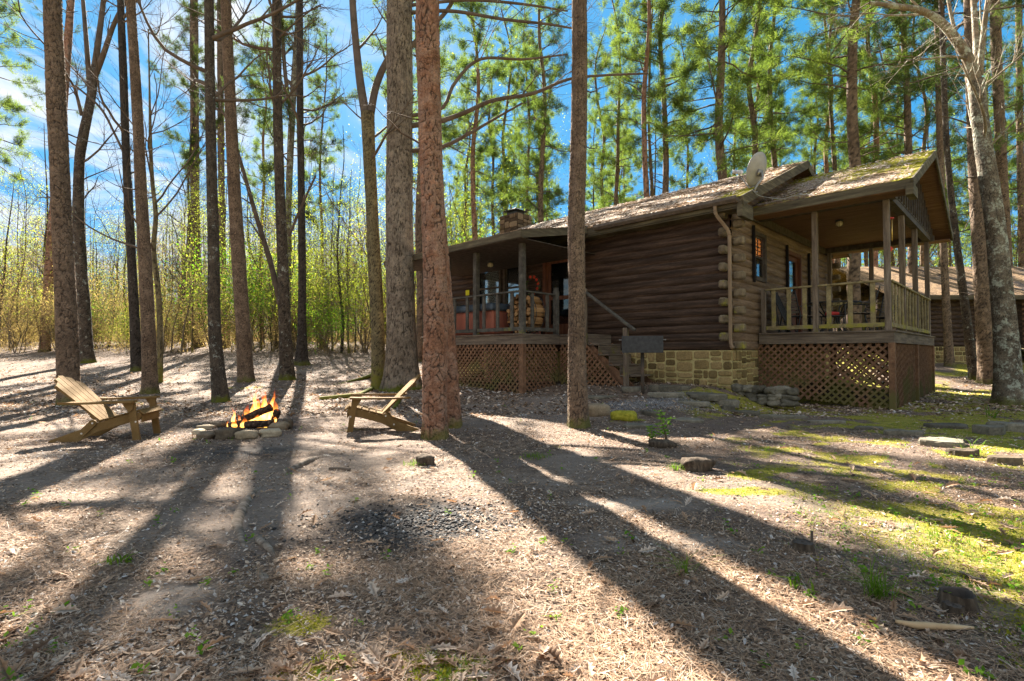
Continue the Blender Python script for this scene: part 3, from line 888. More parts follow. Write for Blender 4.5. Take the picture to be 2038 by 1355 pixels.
# lattice skirts
ga = lambda u, b: gh(*W(u, b, 0)[:2])
mb = MB()
lattice(mb, lambda a, z, d: W(a, 1.45 - d, z), [(-2.46, ga(-2.46, 1.4) + .0), (-.02, ga(-.02, 1.4) - .02), (-.02, FL - .26), (-2.46, FL - .26)])
mb.build('lattice_skirt', m_lattice, cabin)
mb = MB()
lattice(mb, lambda a, z, d: W(-2.53 - d, a, z), [(1.52, ga(-2.5, 1.5) + .0), (4.1, ga(-2.5, 4.0) + .02), (4.1, FL - .26), (1.52, FL - .26)])
mb.build('lattice_skirt', m_lattice, cabin)
mb = MB()
lattice(mb, lambda a, z, d: W(-2.53 - d, a, z), [(4.55, ga(-2.5, 4.5) + .05), (6.95, ga(-2.5, 7.0) + .0), (6.95, FL - .26), (4.42, FL - .26)])
mb.build('lattice_skirt', m_lattice, cabin)
# ---- left-hand porch
QU0, QU1, QB = 3.75, 7.7, -2.42
deck('porch_floor', QU0, QU1, QB, -.06, 'b')
deck('porch_floor', 2.95, QU0 - .035, -1.12, -.06, 'b')
mb = MB()
cbox(mb, QU0, QU1, QB, QB + .04, FL - .24, FL - .04); cbox(mb, QU0, QU0 + .04, QB + .042, -.06, FL - .24, FL - .04); cbox(mb, QU1 - .04, QU1, QB + .042, -.06, FL - .24, FL - .04)
cbox(mb, 2.95, QU0 - .002, -1.12, -1.08, FL - .24, FL - .04); cbox(mb, 2.95, 2.99, -1.078, -.06, FL - .24, FL - .04)
mb.build('porch_rim_joist', m_deck, cabin)
for (u, b) in ((3.83, QB + .08), (5.44, QB + .08), (6.6, QB + .08), (7.62, QB + .08)):
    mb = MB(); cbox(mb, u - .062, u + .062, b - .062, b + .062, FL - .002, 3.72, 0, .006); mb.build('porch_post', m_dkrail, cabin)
for (u, b) in ((3.80, QB + .06), (7.6, QB + .06)):
    mb = MB(); g = ga(u, b); cbox(mb, u - .06, u + .06, b - .06, b + .06, g - .1, FL - .24, 0, .006); mb.build('foundation_post', m_lattice, cabin)
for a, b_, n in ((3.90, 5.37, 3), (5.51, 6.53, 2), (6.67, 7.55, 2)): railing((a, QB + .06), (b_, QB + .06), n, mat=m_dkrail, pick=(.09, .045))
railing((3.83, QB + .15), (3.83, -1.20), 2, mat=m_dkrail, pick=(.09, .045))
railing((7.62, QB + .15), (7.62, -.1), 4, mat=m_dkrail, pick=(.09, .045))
mb = MB(); cbox(mb, 3.77, 3.89, -1.20, -1.08, FL - .002, FL + 1.08, 0, .01); cbox(mb, 3.785, 3.875, -1.185, -1.095, FL + 1.08, FL + 1.16, 0, .03); mb.build('newel_post', m_dkrail, cabin)
# shed roof over it
SE_B, SE_Z = QB - .42, 3.80
mb = MB()
ms2 = lambda u, q: .15
shingle_slope(mb, 3.40, 8.95, SE_B, SE_Z, -.30, 4.31, mossf=ms2)
pr2 = mb.build('porch_roof', m_roof, cabin, normals=False)
mb = MB(); slab(mb, 3.42, 8.93, SE_B + .02, SE_Z - .01, -.30, 4.297, .06); mb.build('roof_deck', m_soffit, pr2)
mb = MB()
cbox(mb, 3.38, 8.97, SE_B - .02, SE_B + .015, SE_Z - .16, SE_Z - .005)
cbeam(mb, (3.39, SE_B + .015, SE_Z - .09), (3.39, -.46, 4.18), .035, .17); cbeam(mb, (8.96, SE_B + .015, SE_Z - .09), (8.96, -.46, 4.18), .035, .17)
mb.build('porch_fascia', m_fascia, cabin)
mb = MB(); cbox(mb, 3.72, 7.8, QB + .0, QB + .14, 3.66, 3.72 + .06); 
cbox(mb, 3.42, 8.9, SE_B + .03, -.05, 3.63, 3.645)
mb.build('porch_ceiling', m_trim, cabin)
mb = MB(); lattice(mb, lambda a, z, d: W(a, QB + .03 - d, z), [(3.86, ga(3.86, QB) - .02), (7.55, ga(7.55, QB)), (7.55, FL - .25), (3.86, FL - .25)]); mb.build('lattice_skirt', m_lattice, cabin)
mb = MB(); lattice(mb, lambda a, z, d: W(3.79 - d, a, z), [(QB + .12, ga(3.8, QB) - .02), (-1.15, ga(3.8, -1.15)), (-1.15, FL - .25), (QB + .12, FL - .25)]); mb.build('lattice_skirt', m_lattice, cabin)
mb = MB(); lattice(mb, lambda a, z, d: W(7.66 + d, a, z), [(QB + .1, ga(7.66, QB)), (-.1, ga(7.66, -.1)), (-.1, FL - .25), (QB + .1, FL - .25)]); mb.build('lattice_skirt', m_lattice, cabin)
mb = MB(); lattice(mb, lambda a, z, d: W(a, 7.03 + d, z), [(-2.46, ga(-2.46, 7.0)), (-.1, ga(-.1, 7.0)), (-.1, FL - .26), (-2.46, FL - .26)]); mb.build('lattice_skirt', m_lattice, cabin)
# stairs down towards the right, with a lattice side
mb = MB()
STEP = .235
for k in range(1, 5):
    z = FL - k * STEP; u = 2.93 - k * .29
    cbox(mb, u - .02, u + .285, -1.06, -.14, z - .04, z, 0, .008)
    cbox(mb, u + .268, u + .285, -1.05, -.15, z + .002, z + STEP - .045)
mb.build('stair', m_deck, cabin)
mb = MB()
for b in (-1.0, -.12): cbeam(mb, (2.95, b, FL - .28), (1.78, b, FL - .26 - STEP * 4.2), .04, .20)
mb.build('stair_stringer', m_lattice, cabin)
mb = MB(); lattice(mb, lambda a, z, d: W(a, -1.13 - d, z), [(1.95, ga(1.9, -1.1)), (3.70, ga(3.7, -1.1)), (3.70, FL - .26), (2.93, FL - .26)]); mb.build('lattice_skirt', m_lattice, cabin)
mb = MB()
cbox(mb, 2.92, 3.02, -1.17, -1.07, FL - .3, FL + 1.06, 0, .01); mb.build('newel_post', m_post, cabin); mb = MB(); cbox(mb, 1.80, 1.90, -1.17, -1.07, ga(1.85, -1.12) - .05, 1.66, 0, .01)
mb.build('newel_post', m_post, cabin)
mb = MB(); cbeam(mb, (3.0, -1.12, FL + 1.02), (1.62, -1.12, 1.60), .10, .055, bev=.012); mb.build('handrail', m_dkrail, cabin)
# chimney
mb = MB(); mm = MB()
for side in range(4):
    c0, c1 = [(-.5, .5), (-.4, .4), (-.5, .5), (-.4, .4)][side]
    fr = [lambda a, z, d: W(10.2 + a, 3.5 - d, z), lambda a, z, d: W(9.7 - d, 3.9 + a, z), lambda a, z, d: W(10.2 + a, 4.3 + d, z), lambda a, z, d: W(10.7 + d, 3.9 + a, z)][side]
    rubble(mb, mm, fr, c0, c1, lambda a: 5.5, 6.62, np.random.default_rng(side + 5), .10, .36)
mbx = MB(); cbox(mbx, 9.71, 10.69, 3.51, 4.29, 5.0, 6.60)
m_chim = mk('dark_chimney_stone', [(.15, (.05, .034, .022)), (.4, (.11, .075, .046)), (.6, (.18, .125, .075)), (.85, (.25, .18, .11))], 6, 6, rough=.95, bump=.7, bdist=.02, tintmix=.6, fine=(30, .5), moss=((.10, .11, .02), 3.0, .52, 5.8, 7.0))
ch = mb.build('chimney', m_chim, cabin); mm.build('mortar', m_chim, ch, normals=False); mbx.build('flue', m_chim, ch)
mb = MB(); cbox(mb, 9.95, 10.45, 3.65, 4.15, 6.62, 6.74)
apx = W(10.2, 3.9, 6.98); cc = [W(9.82, 3.5, 6.80), W(10.58, 3.5, 6.80), W(10.58, 4.3, 6.80), W(9.82, 4.3, 6.80)]
mb.add(cc + [apx], [(0, 1, 4), (1, 2, 4), (2, 3, 4), (3, 0, 4), (3, 2, 1, 0)])
for (u, b) in ((9.97, 3.67), (10.43, 3.67), (9.97, 4.13), (10.43, 4.13)): cbox(mb, u - .01, u + .01, b - .01, b + .01, 6.74, 6.81)
mb.build('cap', m_blackmetal, ch)
# ------------------------------------------------------------------ bark and foliage materials
def bark_mat(name, plate, crack, lichen=0.0, lcol=(.33, .34, .28), moss=.35, fine=70, kind='Object', mosscol=(.10, .105, .015), mossz=.28):
    t = NT(name)
    v = t.coord(kind)
    f = t.noise(v, 6, 5, .65); g = t.noise(v, fine, 4, .7)
    b = t.noise(v, 1.1, 3)
    c = t.ramp(t.math('ADD', t.math('MULTIPLY', f, .55), t.math('MULTIPLY', b, .45)), plate)
    c = t.mix(.7, c, t.ramp(t.math('ADD', t.math('MULTIPLY', t.attr(), .65), t.math('MULTIPLY', f, .5)), [(.40, (.42, .44, .46)), (.75, (1.0, 1.0, 1.0)), (1.0, (1.55, 1.40, 1.22))]), 'MULTIPLY')
    c = t.mix(.6, c, t.ramp(g, [(.3, (.42, .40, .39)), (.7, (1.5, 1.5, 1.5))]), 'MULTIPLY')
    pl = t.gray(t.math('ADD', t.attr(), t.math('MULTIPLY', t.math('SUBTRACT', g, .5), .7)), .08, .45)
    c = t.mix(pl, crack, c)
    if lichen:
        l = t.noise(v, 4.5, 6, .72); l2 = t.noise(v, 22, 4, .7)
        lm = t.gray(t.math('ADD', t.math('MULTIPLY', l, .65), t.math('MULTIPLY', l2, .35)), 1 - lichen, 1 - lichen + .07)
        c = t.mix(t.math('MULTIPLY', lm, .8), c, lcol)
    if moss:
        z = t.n('SeparateXYZ', {0: t.coord('Object')}).outputs['Z']
        mm = t.gray(t.math('ADD', t.math('SUBTRACT', .5, t.math('MULTIPLY', z, .5 / mossz)), t.math('SUBTRACT', f, .45)), .22, .5)
        c = t.mix(t.math('MULTIPLY', mm, min(1, moss * 2)), c, mosscol)
    n = t.bump(g, .7, .012)
    return t.finish(c, .92, n, .15)
m_pine = bark_mat('pine_bark', [(.3, (.15, .078, .050)), (.45, (.27, .135, .082)), (.55, (.30, .19, .135)), (.7, (.42, .165, .075))], (.055, .036, .026), .25, (.30, .27, .22))
m_pine2 = bark_mat('brown_pine_bark', [(.3, (.098, .066, .044)), (.5, (.172, .120, .082)), (.7, (.25, .182, .128))], (.045, .032, .024), .31, (.28, .26, .20))
m_oak = bark_mat('oak_bark', [(.3, (.12, .092, .066)), (.5, (.20, .16, .12)), (.7, (.28, .235, .18))], (.045, .034, .024), .36, (.25, .245, .17), moss=.5)
m_hard = bark_mat('dark_lichened_bark', [(.3, (.045, .035, .026)), (.5, (.080, .062, .046)), (.7, (.13, .104, .077))], (.022, .018, .014), .44, (.36, .38, .33), moss=.6)
m_black = bark_mat('blackish_bark', [(.3, (.030, .024, .020)), (.5, (.055, .045, .037)), (.7, (.09, .076, .062))], (.014, .012, .010), .40, (.30, .31, .27))
m_pale = bark_mat('pale_lichened_bark', [(.3, (.085, .068, .050)), (.5, (.15, .122, .090)), (.7, (.26, .22, .165))], (.04, .032, .024), .49, (.40, .42, .34), moss=.4)
m_mossbark = bark_mat('mossy_bark', [(.3, (.10, .08, .045)), (.5, (.16, .13, .07)), (.7, (.22, .185, .10))], (.035, .028, .018), .34, (.36, .38, .30), moss=.5, mosscol=(.14, .13, .025), mossz=1.2)
m_twig = mk('twig_bark', [(.3, (.070, .052, .038)), (.7, (.145, .11, .082))], 3, 4, kind='Object', rough=.9, bump=.2)
m_sap = mk('sapling_bark', [(.3, (.10, .075, .05)), (.7, (.19, .15, .10))], 3, 4, kind='Object', rough=.9, bump=.2)
def leaf_mat(name, stops, tcol, tf=.45, rough=.6):
    t = NT(name)
    r = t.n('ObjectInfo').outputs['Random']
    f = t.math('ADD', t.math('MULTIPLY', t.attr(), .75), t.math('MULTIPLY', r, .25))
    c = t.ramp(f, stops)
    tc = t.mix(.5, c, tcol)
    return t.finish(c, .8, None, .03, trans=(t.mix(1.0, c, tcol, 'MULTIPLY'), tf))
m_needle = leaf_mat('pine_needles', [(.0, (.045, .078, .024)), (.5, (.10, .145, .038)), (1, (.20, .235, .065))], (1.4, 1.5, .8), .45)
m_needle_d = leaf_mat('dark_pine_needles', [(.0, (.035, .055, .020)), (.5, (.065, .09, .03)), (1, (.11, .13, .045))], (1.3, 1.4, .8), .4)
m_spring = leaf_mat('spring_leaves', [(.0, (.15, .19, .03)), (.5, (.24, .28, .048)), (1, (.33, .32, .07))], (1.4, 1.45, .75), .6)
m_green = leaf_mat('shrub_leaves', [(.0, (.06, .13, .015)), (.5, (.11, .21, .025)), (1, (.22, .30, .05))], (1.3, 1.6, .6), .5)
m_tan = leaf_mat('dry_brush_leaves', [(.0, (.17, .12, .068)), (.4, (.29, .21, .115)), (.7, (.36, .28, .13)), (1, (.29, .32, .08))], (1.3, 1.25, .8), .45)

# ------------------------------------------------------------------ trunks
def crsp(P, n):
    P = np.asarray(P, float); m = len(P)
    if m == 2: return P[0] + (P[1] - P[0]) * np.linspace(0, 1, n)[:, None]
    Q = np.vstack([2 * P[0] - P[1], P, 2 * P[-1] - P[-2]])
    d = np.r_[0, np.cumsum(np.linalg.norm(np.diff(P[:, :3], axis=0), axis=1))]
    s = np.linspace(0, d[-1], n) if np.isscalar(n) else np.asarray(n)
    out = []
    for x in s:
        i = min(max(np.searchsorted(d, x) - 1, 0), m - 2)
        t = (x - d[i]) / (d[i + 1] - d[i] + 1e-9)
        p0, p1, p2, p3 = Q[i], Q[i + 1], Q[i + 2], Q[i + 3]
        out.append(.5 * (2 * p1 + (p2 - p0) * t + (2 * p0 - 5 * p1 + 4 * p2 - p3) * t * t + (3 * p1 - p0 - 3 * p2 + p3) * t ** 3))
    return np.array(out)
def trunk_geo(path, bark, seed, step, detail_to, flare=.5, lobes=5):
    """path rows: x, y, z, radius. returns V, F, tint (1 on bark plates, 0 in the cracks)"""
    P = np.asarray(path, float)
    d = np.r_[0, np.cumsum(np.linalg.norm(np.diff(P[:, :3], axis=0), axis=1))]
    s = list(np.arange(0, min(d[-1], detail_to), step)); x = s[-1]; st = step
    while x < d[-1]: st = min(st * 1.35, .6); x += st; s.append(min(x, d[-1]))
    s = np.array(s)
    C = crsp(P, s)
    r0 = P[0, 3]
    n = int(np.clip(2 * math.pi * r0 / step, 10, 110))
    th = np.arange(n) * 2 * np.pi / n
    rr = np.random.default_rng(seed)
    T = np.gradient(C[:, :3], axis=0); T /= np.linalg.norm(T, axis=1, keepdims=True)
    X = np.cross(np.array([0, 1.0, 0]), T); X /= np.linalg.norm(X, axis=1, keepdims=True)
    Y = np.cross(T, X)
    cw, chh, dep = bark
    def cells(cw, chh, sd):
        ncol = max(4, int(round(2 * math.pi * r0 / cw)))
        U = (th[None, :] / (2 * np.pi) * ncol) + (vnoise(s[:, None] * 1.3 * .1 / chh + sd, np.cos(th)[None, :] * 2, sd) - .5) * 1.1
        Vv = s[:, None] / chh + (vnoise(np.cos(th)[None, :] * 2.6 + np.sin(th)[None, :] * 1.9, s[:, None] * .3 / chh, sd + 2) - .5) * .9 + np.zeros_like(U)
        jx = rr.random((64, ncol)) * .9 + .05; jy = rr.random((64, ncol)) * .9 + .05; hv = rr.random((64, ncol))
        ui = np.floor(U).astype(int); vi = np.floor(Vv).astype(int)
        f1 = np.full(U.shape, 9.0); f2 = np.full(U.shape, 9.0); hh = np.zeros(U.shape)
        for a in (-1, 0, 1):
            for b in (-1, 0, 1):
                ci, cj = (vi + b) & 63, (ui + a) % ncol
                px = ui + a + jx[ci, cj]; py = vi + b + jy[ci, cj]
                dd = np.maximum(np.abs(U - px), np.abs(Vv - py)) * .5 + np.hypot(U - px, Vv - py) * .5
                m = dd < f1
                f2 = np.where(m, f1, np.minimum(f2, dd)); hh = np.where(m, hv[ci, cj], hh); f1 = np.where(m, dd, f1)
        return f2 - f1, hh
    e1, h1 = cells(cw, chh, seed)
    e2, h2 = cells(cw * .42, chh * .36, seed + 31)
    brk = vnoise(np.cos(th)[None, :] * 3 + seed, s[:, None] * 5 + np.sin(th)[None, :] * 3, seed + 7)      # cracks fade in and out
    pl = 1 - (1 - sstep(.01, .16, e1)) * sstep(.15, .6, brk)
    fl = 1 - (1 - sstep(.0, .22, e2)) * .55
    hh = np.clip(h1 * .45 + h2 * .55, 0, 1)
    pl = pl * fl
    lob = 1 + flare * np.exp(-s / (r0 * 1.1))[:, None] * (.55 + .45 * np.cos(lobes * th + seed)[None, :] + .3 * np.cos(2 * th + seed * 2)[None, :])
    irr = 1 + (vnoise(np.cos(th)[None, :] * 1.5 + 5, s[:, None] * .8 + np.sin(th)[None, :] * 1.5, seed + 4) - .5) * .12
    rad = C[:, 3:4] * irr * lob + dep * (pl * (.6 + .4 * hh) - .6)
    rad = np.maximum(rad, C[:, 3:4] * .4)
    V = C[:, None, :3] + rad[:, :, None] * (np.cos(th)[None, :, None] * X[:, None, :] + np.sin(th)[None, :, None] * Y[:, None, :])
    m = len(s)
    i = np.arange(m - 1)[:, None] * n; j = np.arange(n)[None, :]; k = (j + 1) % n
    F = np.stack([i + j, i + k, i + n + k, i + n + j], -1).reshape(-1, 4)
    return V.reshape(-1, 3), F, (pl * (.45 + .55 * hh)).ravel(), C
BARKS = {'plate': (.08, .14, .028), 'fine': (.05, .09, .017), 'furrow': (.045, .42, .030), 'rough': (.038, .11, .014), 'smooth': (.08, .3, .004)}
# ------------------------------------------------------------------ limbs and leaves
def unit(v): return v / (np.linalg.norm(v) + 1e-9)
def grow(rg, p, d, L, r, lvl, out, tips, up=.06, wig=.20, nch=(4, 4, 5), spread=(.5, 1.1), cut=.3):
    n = int(np.clip(L / .28, 4, 12)); st = L / (n - 1)
    pts = [np.array(p, float)]; d = unit(np.array(d, float)); ds = [d]
    for i in range(n - 1):
        d = unit(d + rg.normal(0, wig, 3) * .55 + np.array([0, 0, up])); ds.append(d)
        pts.append(pts[-1] + d * st)
    out.append((np.array(pts), np.linspace(r, max(r * .35, .0025), n), 7 if r > .05 else (5 if r > .018 else 3)))
    tips.append((pts[-1], d, lvl))
    if lvl <= 0: 
        tips.append((pts[n // 2], d, lvl)); return
    for c in range(nch[min(lvl, len(nch) - 1)]):
        t = rg.uniform(cut, 1.0); i = min(n - 1, int(t * (n - 1) + .5))
        q = unit(np.cross(ds[i], rg.normal(0, 1, 3)))
        nd = unit(ds[i] + q * rg.uniform(*spread))
        grow(rg, pts[i], nd, L * rg.uniform(.38, .65), max(r * (1 - .6 * t) * .55, .003), lvl - 1, out, tips, up, wig, nch, spread)
def limbs_obj(name, segs, mat, parent):
    mb = MB()
    for p, r, n in segs: mb.tube(p, r, n, cap=False)
    o = mb.build(name, mat, parent, smooth=True, normals=False)
    o.data.attributes['tint'].data.foreach_set('value', [1.0] * len(o.data.vertices))
    return o
def needles(rg, C, D, n=12, L=.22, w=.012):
    """tufts of thin blades round points C along D"""
    N = len(C)
    d = D[:, None, :] * .75 + rg.normal(0, .55, (N, n, 3)); d /= np.linalg.norm(d, axis=2, keepdims=True)
    l = L * rg.uniform(.6, 1.15, (N, n, 1))
    s = np.cross(d, rg.normal(0, 1, (N, n, 3))); s /= np.linalg.norm(s, axis=2, keepdims=True) + 1e-9
    b = C[:, None, :] + rg.normal(0, .05, (N, n, 3)) * (L / .22)
    V = np.stack([b - s * w, b + s * w, b + d * l], 2).reshape(-1, 3)
    t = np.repeat(np.clip(rg.normal(.5, .22, N), 0, 1), n)[:, None] + rg.normal(0, .08, (N * n, 1))
    return V, np.repeat(np.clip(t, 0, 1).ravel(), 3)
def leaves(rg, C, size, n=1, spread=.1, asp=.5, flat=0.0):
    N = len(C)
    c = (C[:, None, :] + rg.normal(0, spread, (N, n, 3))).reshape(-1, 3); M = len(c)
    a = rg.normal(0, 1, (M, 3)); a[:, 2] *= (1 - flat); a /= np.linalg.norm(a, axis=1, keepdims=True) + 1e-9
    b = np.cross(a, rg.normal(0, 1, (M, 3)) * (1 - flat) + np.array([0, 0, 1]) * flat * 2); b /= np.linalg.norm(b, axis=1, keepdims=True) + 1e-9
    s = size * rg.uniform(.5, 1.3, (M, 1))
    V = np.stack([c - a * s, c + b * s * asp, c + a * s, c - b * s * asp], 1).reshape(-1, 3)
    cl = np.repeat(rg.normal(.5, .2, N), n)
    return V, np.repeat(np.clip(cl + rg.normal(0, .12, M), 0, 1), 4)
def pine_crown(rg, axis, z0, z1, Lmax, nb, tuft=.22, tl=12, dens=1.0, w=.012, dead=0):
    """axis(z) -> x, y, radius. returns branch segments, tuft centres, tuft directions"""
    segs = []; TC = []; TD = []
    for i in range(nb + dead):
        isd = i >= nb
        q = rg.random() ** .85 if not isd else -rg.uniform(.02, 1.0)
        z = z0 + (z1 - z0) * q if not isd else z0 + q * (z0 * .7)
        x, y, r = axis(z)
        a = rg.uniform(0, 2 * np.pi)
        L = Lmax * (1 - .72 * max(q, 0) ** 1.3) * rg.uniform(.5, 1.1) * ((.30 + .30 * (1 + q)) if isd else 1)
        el = .15 + .5 * max(q, 0) + rg.normal(0, .15)
        d = np.array([math.cos(a) * math.cos(el), math.sin(a) * math.cos(el), math.sin(el)])
        n = 7; pts = [np.array([x, y, z])]
        for k in range(n - 1):
            d = unit(d + rg.normal(0, .13, 3) + np.array([0, 0, -.05 if k < 3 else .13]))
            pts.append(pts[-1] + d * L / (n - 1))
        pts = np.array(pts); br = max(.012, min(r * .35, .012 + L * .010))
        segs.append((pts, np.linspace(br, .005, n), 4))
        if isd:
            for k in range(3):                                  # bare side twigs
                j = rg.integers(2, n); p = pts[j]; sd = unit(unit(pts[j] - pts[j - 1]) + rg.normal(0, .6, 3)); e = p + sd * L * rg.uniform(.15, .4)
                segs.append((np.array([p, (p + e) / 2 + rg.normal(0, .02, 3), e]), np.array([.006, .005, .003]), 3))
            continue
        for k in range(int(L * 5.0 * dens)):
            t = rg.uniform(.3, 1); j = t * (n - 1); i0 = min(int(j), n - 2)
            p = pts[i0] + (pts[i0 + 1] - pts[i0]) * (j - i0); dd = unit(pts[i0 + 1] - pts[i0])
            sd = unit(dd * .7 + np.cross(dd, rg.normal(0, 1, 3)) * .7 + np.array([0, 0, .25]))
            l = rg.uniform(.15, .55) * (1.15 - t * .5) * (.6 + L * .2)
            e = p + sd * l
            segs.append((np.array([p, (p + e) / 2 + rg.normal(0, .02, 3), e]), np.array([.007, .005, .004]), 3))
            for m in range(3 if l > .3 else 2):
                TC.append(p + (e - p) * (1 - m * .3)); TD.append(unit(sd + rg.normal(0, .25, 3) + np.array([0, 0, .2])))
    return segs, np.array(TC), np.array(TD)

def px_path(pts, Y, tip=None, dy=0.0, wscale=1.0):
    """list of (px, py, width_px) at depth Y -> x, y, z, radius"""
    out = []
    for i, (px, py, w) in enumerate(pts):
        p = at_y(px, py, Y + dy * i); c = math.hypot(1, (px - CX) / FPX)
        out.append((p[0], p[1], p[2], w / 2 / FPX * (Y + dy * i) / c ** .5 * wscale))
    return out
def main_tree(name, label, cat, pts, Y, H, mat, bark, seed, species='hard', flare=.45, dead=12, crown0=None, Lmax=3.0, nb=26, forks=(), limbs=10, group=None, step=None, leafy=None, limb_from=.55, dens=.6):
    Y = float(at_g(pts[0][0], pts[0][1])[1])
    path = px_path(pts, Y)
    base = np.array(path[0]); g = gh(base[0], base[1])
    path[0] = (base[0], base[1], g - .12, base[3])
    # continue above the frame to the full height
    top = np.array(path[-1]); 
    if H:
        d = unit(np.array(path[-1][:3]) - np.array(path[-2][:3])); d = unit(d * .6 + np.array([0, 0, .6]))
        rem = H - (top[2] - g)
        if rem > 1:
            r = top[3]
            for k in (1 / 3, 2 / 3, 1):
                q = top[:3] + d * rem * k
                path.append((q[0], q[1], q[2], max(.02, r * (1 - .85 * k))))
    t = thing(name, label, cat, (base[0], base[1], g), 0, group)
    st = step or max(.013, Y * .0021)
    zt = at_y(CX, 0, Y)[2] - g + .4
    V, F, pl, C = trunk_geo(path, BARKS[bark], seed, st, zt, flare)
    tr = smooth(soup('trunk', V, 4, mat, t, pl, F=F))
    rg = np.random.default_rng(seed + 100)
    Cz = C[:, 2]
    def axis(z):
        i = min(int(np.searchsorted(Cz, z)), len(C) - 1); return C[i, 0], C[i, 1], C[i, 3]
    segs = []; tips = []
    zb, zt_ = g, C[-1, 2]
    for (fp, w) in forks:                                  # big forked limbs traced at their own depth
        pp = px_path(fp, Y, dy=w)
        q = np.array(pp); n = max(6, len(q) * 4)
        cc = crsp(q, n)
        segs.append((cc[:, :3], cc[:, 3], 9))
        for k in range(5):
            i = rg.integers(n // 3, n)
            dd = unit(cc[i, :3] - cc[i - 1, :3])
            nd = unit(dd + unit(np.cross(dd, rg.normal(0, 1, 3))) * .8)
            grow(rg, cc[i, :3], nd, rg.uniform(.8, 2.0), max(.012, cc[i, 3] * .4), 2, segs, tips)
        if cc[-1, 3] > .04: grow(rg, cc[-1, :3], unit(cc[-1, :3] - cc[-3, :3]), rg.uniform(3, 5), cc[-1, 3], 2, segs, tips, up=.1)
    if species == 'pine':
        z0 = g + (crown0 if crown0 else (zt_ - g) * .55)
        sg, TC, TD = pine_crown(rg, axis, z0, zt_, Lmax, nb, dens=dens, dead=dead)
        limbs_obj('branches', segs + sg, m_twig, t)
        nv, nt = needles(rg, TC, TD, 15, .26, .010)
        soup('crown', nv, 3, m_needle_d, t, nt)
    else:
        for k in range(limbs):
            q = limb_from + (1 - limb_from) * rg.random()
            x, y, r = axis(zb + (zt_ - zb) * q)
            a = rg.uniform(0, 6.283); el = rg.uniform(.15, .9)
            d = np.array([math.cos(a) * math.cos(el), math.sin(a) * math.cos(el), math.sin(el)])
            L = rg.uniform(1.5, 3.8) * (1.15 - .5 * q)
            grow(rg, (x, y, zb + (zt_ - zb) * q), d, L, max(.012, min(r * .5, .012 + L * .014)), 2, segs, tips, up=.07)
        if segs: limbs_obj('branches', segs, m_twig if mat is not m_pale else m_pale, t)
        if leafy and tips:
            tc = np.array([p for p, d, l in tips if l == 0])
            lv, lt = leaves(rg, tc, leafy[1], leafy[2], .12)
            soup('crown', lv, 4, leafy[0], t, lt)
    return t
# ------------------------------------------------------------------ the trees one can tell apart
PINE = 'pine_tree'; HARD = 'hardwood_tree'
main_tree(PINE, 'tall pine with scaly brown bark just behind the left lawn chair', 'pine tree', [(139, 806, 42), (133, 640, 39), (125, 480, 38), (117, 300, 36), (110, 130, 35), (104, -20, 33)], 11.0, 23, m_pine2, 'plate', 1, 'pine', crown0=12, nb=20, step=.016)
main_tree(PINE, 'leaning smooth reddish pine half hidden behind the scaly pine at left', 'pine tree', [(88, 700, 20), (97, 560, 19), (106, 440, 18), (125, 220, 16), (141, 0, 14)], 26, 24, m_pine, 'smooth', 2, 'pine', crown0=14, nb=16)
main_tree(HARD, 'dark lichened hardwood forking high up, right of the scaly left pine', 'tree', [(174, 722, 27), (166, 600, 24), (157, 450, 22), (158, 330, 20), (166, 270, 19), (180, 200, 18), (190, 130, 15)], 21, None, m_hard, 'rough', 3, 
          forks=[([(188, 140, 14), (196, 80, 12), (206, 0, 10), (214, -90, 9)], .2), ([(186, 160, 12), (205, 110, 11), (228, 45, 9), (255, -10, 8), (285, -90, 6)], -.25), ([(180, 190, 12), (170, 60, 9), (160, -60, 7)], .5), ([(163, 230, 8), (150, 180, 6), (140, 160, 5)], -.3)], limbs=5, limb_from=.5)
main_tree(HARD, 'slim straight black-barked tree left of the two close brown pines', 'tree', [(272, 738, 23), (268, 640, 20), (260, 480, 17), (252, 330, 16), (246, 160, 15), (239, -20, 13)], 18.2, 20, m_black, 'rough', 4, limb_from=.32, limbs=18,
          forks=[([(258, 330, 6), (230, 270, 5), (200, 215, 5), (150, 170, 4)], -.15)])
main_tree(PINE, 'brown pine with flaky bark between the black trunk and the thin crooked stem', 'pine tree', [(299, 783, 31), (296, 690, 28), (291, 560, 26), (282, 400, 23), (275, 250, 21), (267, 110, 19), (259, -20, 18)], 12.5, 22, m_pine2, 'fine', 5, 'pine', crown0=12, nb=18, step=.018)
main_tree(HARD, 'thin crooked grey stem leaning against the flaky brown pine', 'tree', [(318, 762, 12), (319, 690, 11), (316, 590, 11), (306, 500, 10), (310, 430, 9), (304, 370, 8), (300, 300, 7)], 14.5, 11, m_mossbark, 'smooth', 6, limbs=18, limb_from=.35)
main_tree(PINE, 'straight grey-brown pine standing far back left of the lichened trunk by the fire', 'pine tree', [(396, 690, 24), (391, 560, 20), (388, 400, 18), (387, 200, 17), (386, -20, 15)], 27, 25, m_pine2, 'fine', 7, 'pine', crown0=11.5, nb=40, Lmax=3.6, dens=1.5)
main_tree(HARD, 'dark trunk spotted with pale lichen right behind the campfire', 'tree', [(441, 800, 33), (432, 720, 26), (426, 620, 24), (425, 500, 22), (421, 340, 20), (418, 160, 19), (416, -20, 18)], 10.9, 20, m_hard, 'rough', 8, flare=.35, limb_from=.32, limbs=18, step=.016)
main_tree(PINE, 'pale far pine seen just right of the lichen-spotted trunk', 'pine tree', [(450, 692, 16), (444, 560, 14), (440, 300, 13), (438, 0, 12)], 30, 25, m_pine2, 'fine', 9, 'pine', crown0=12.5, nb=34, Lmax=3.4, dens=1.4)
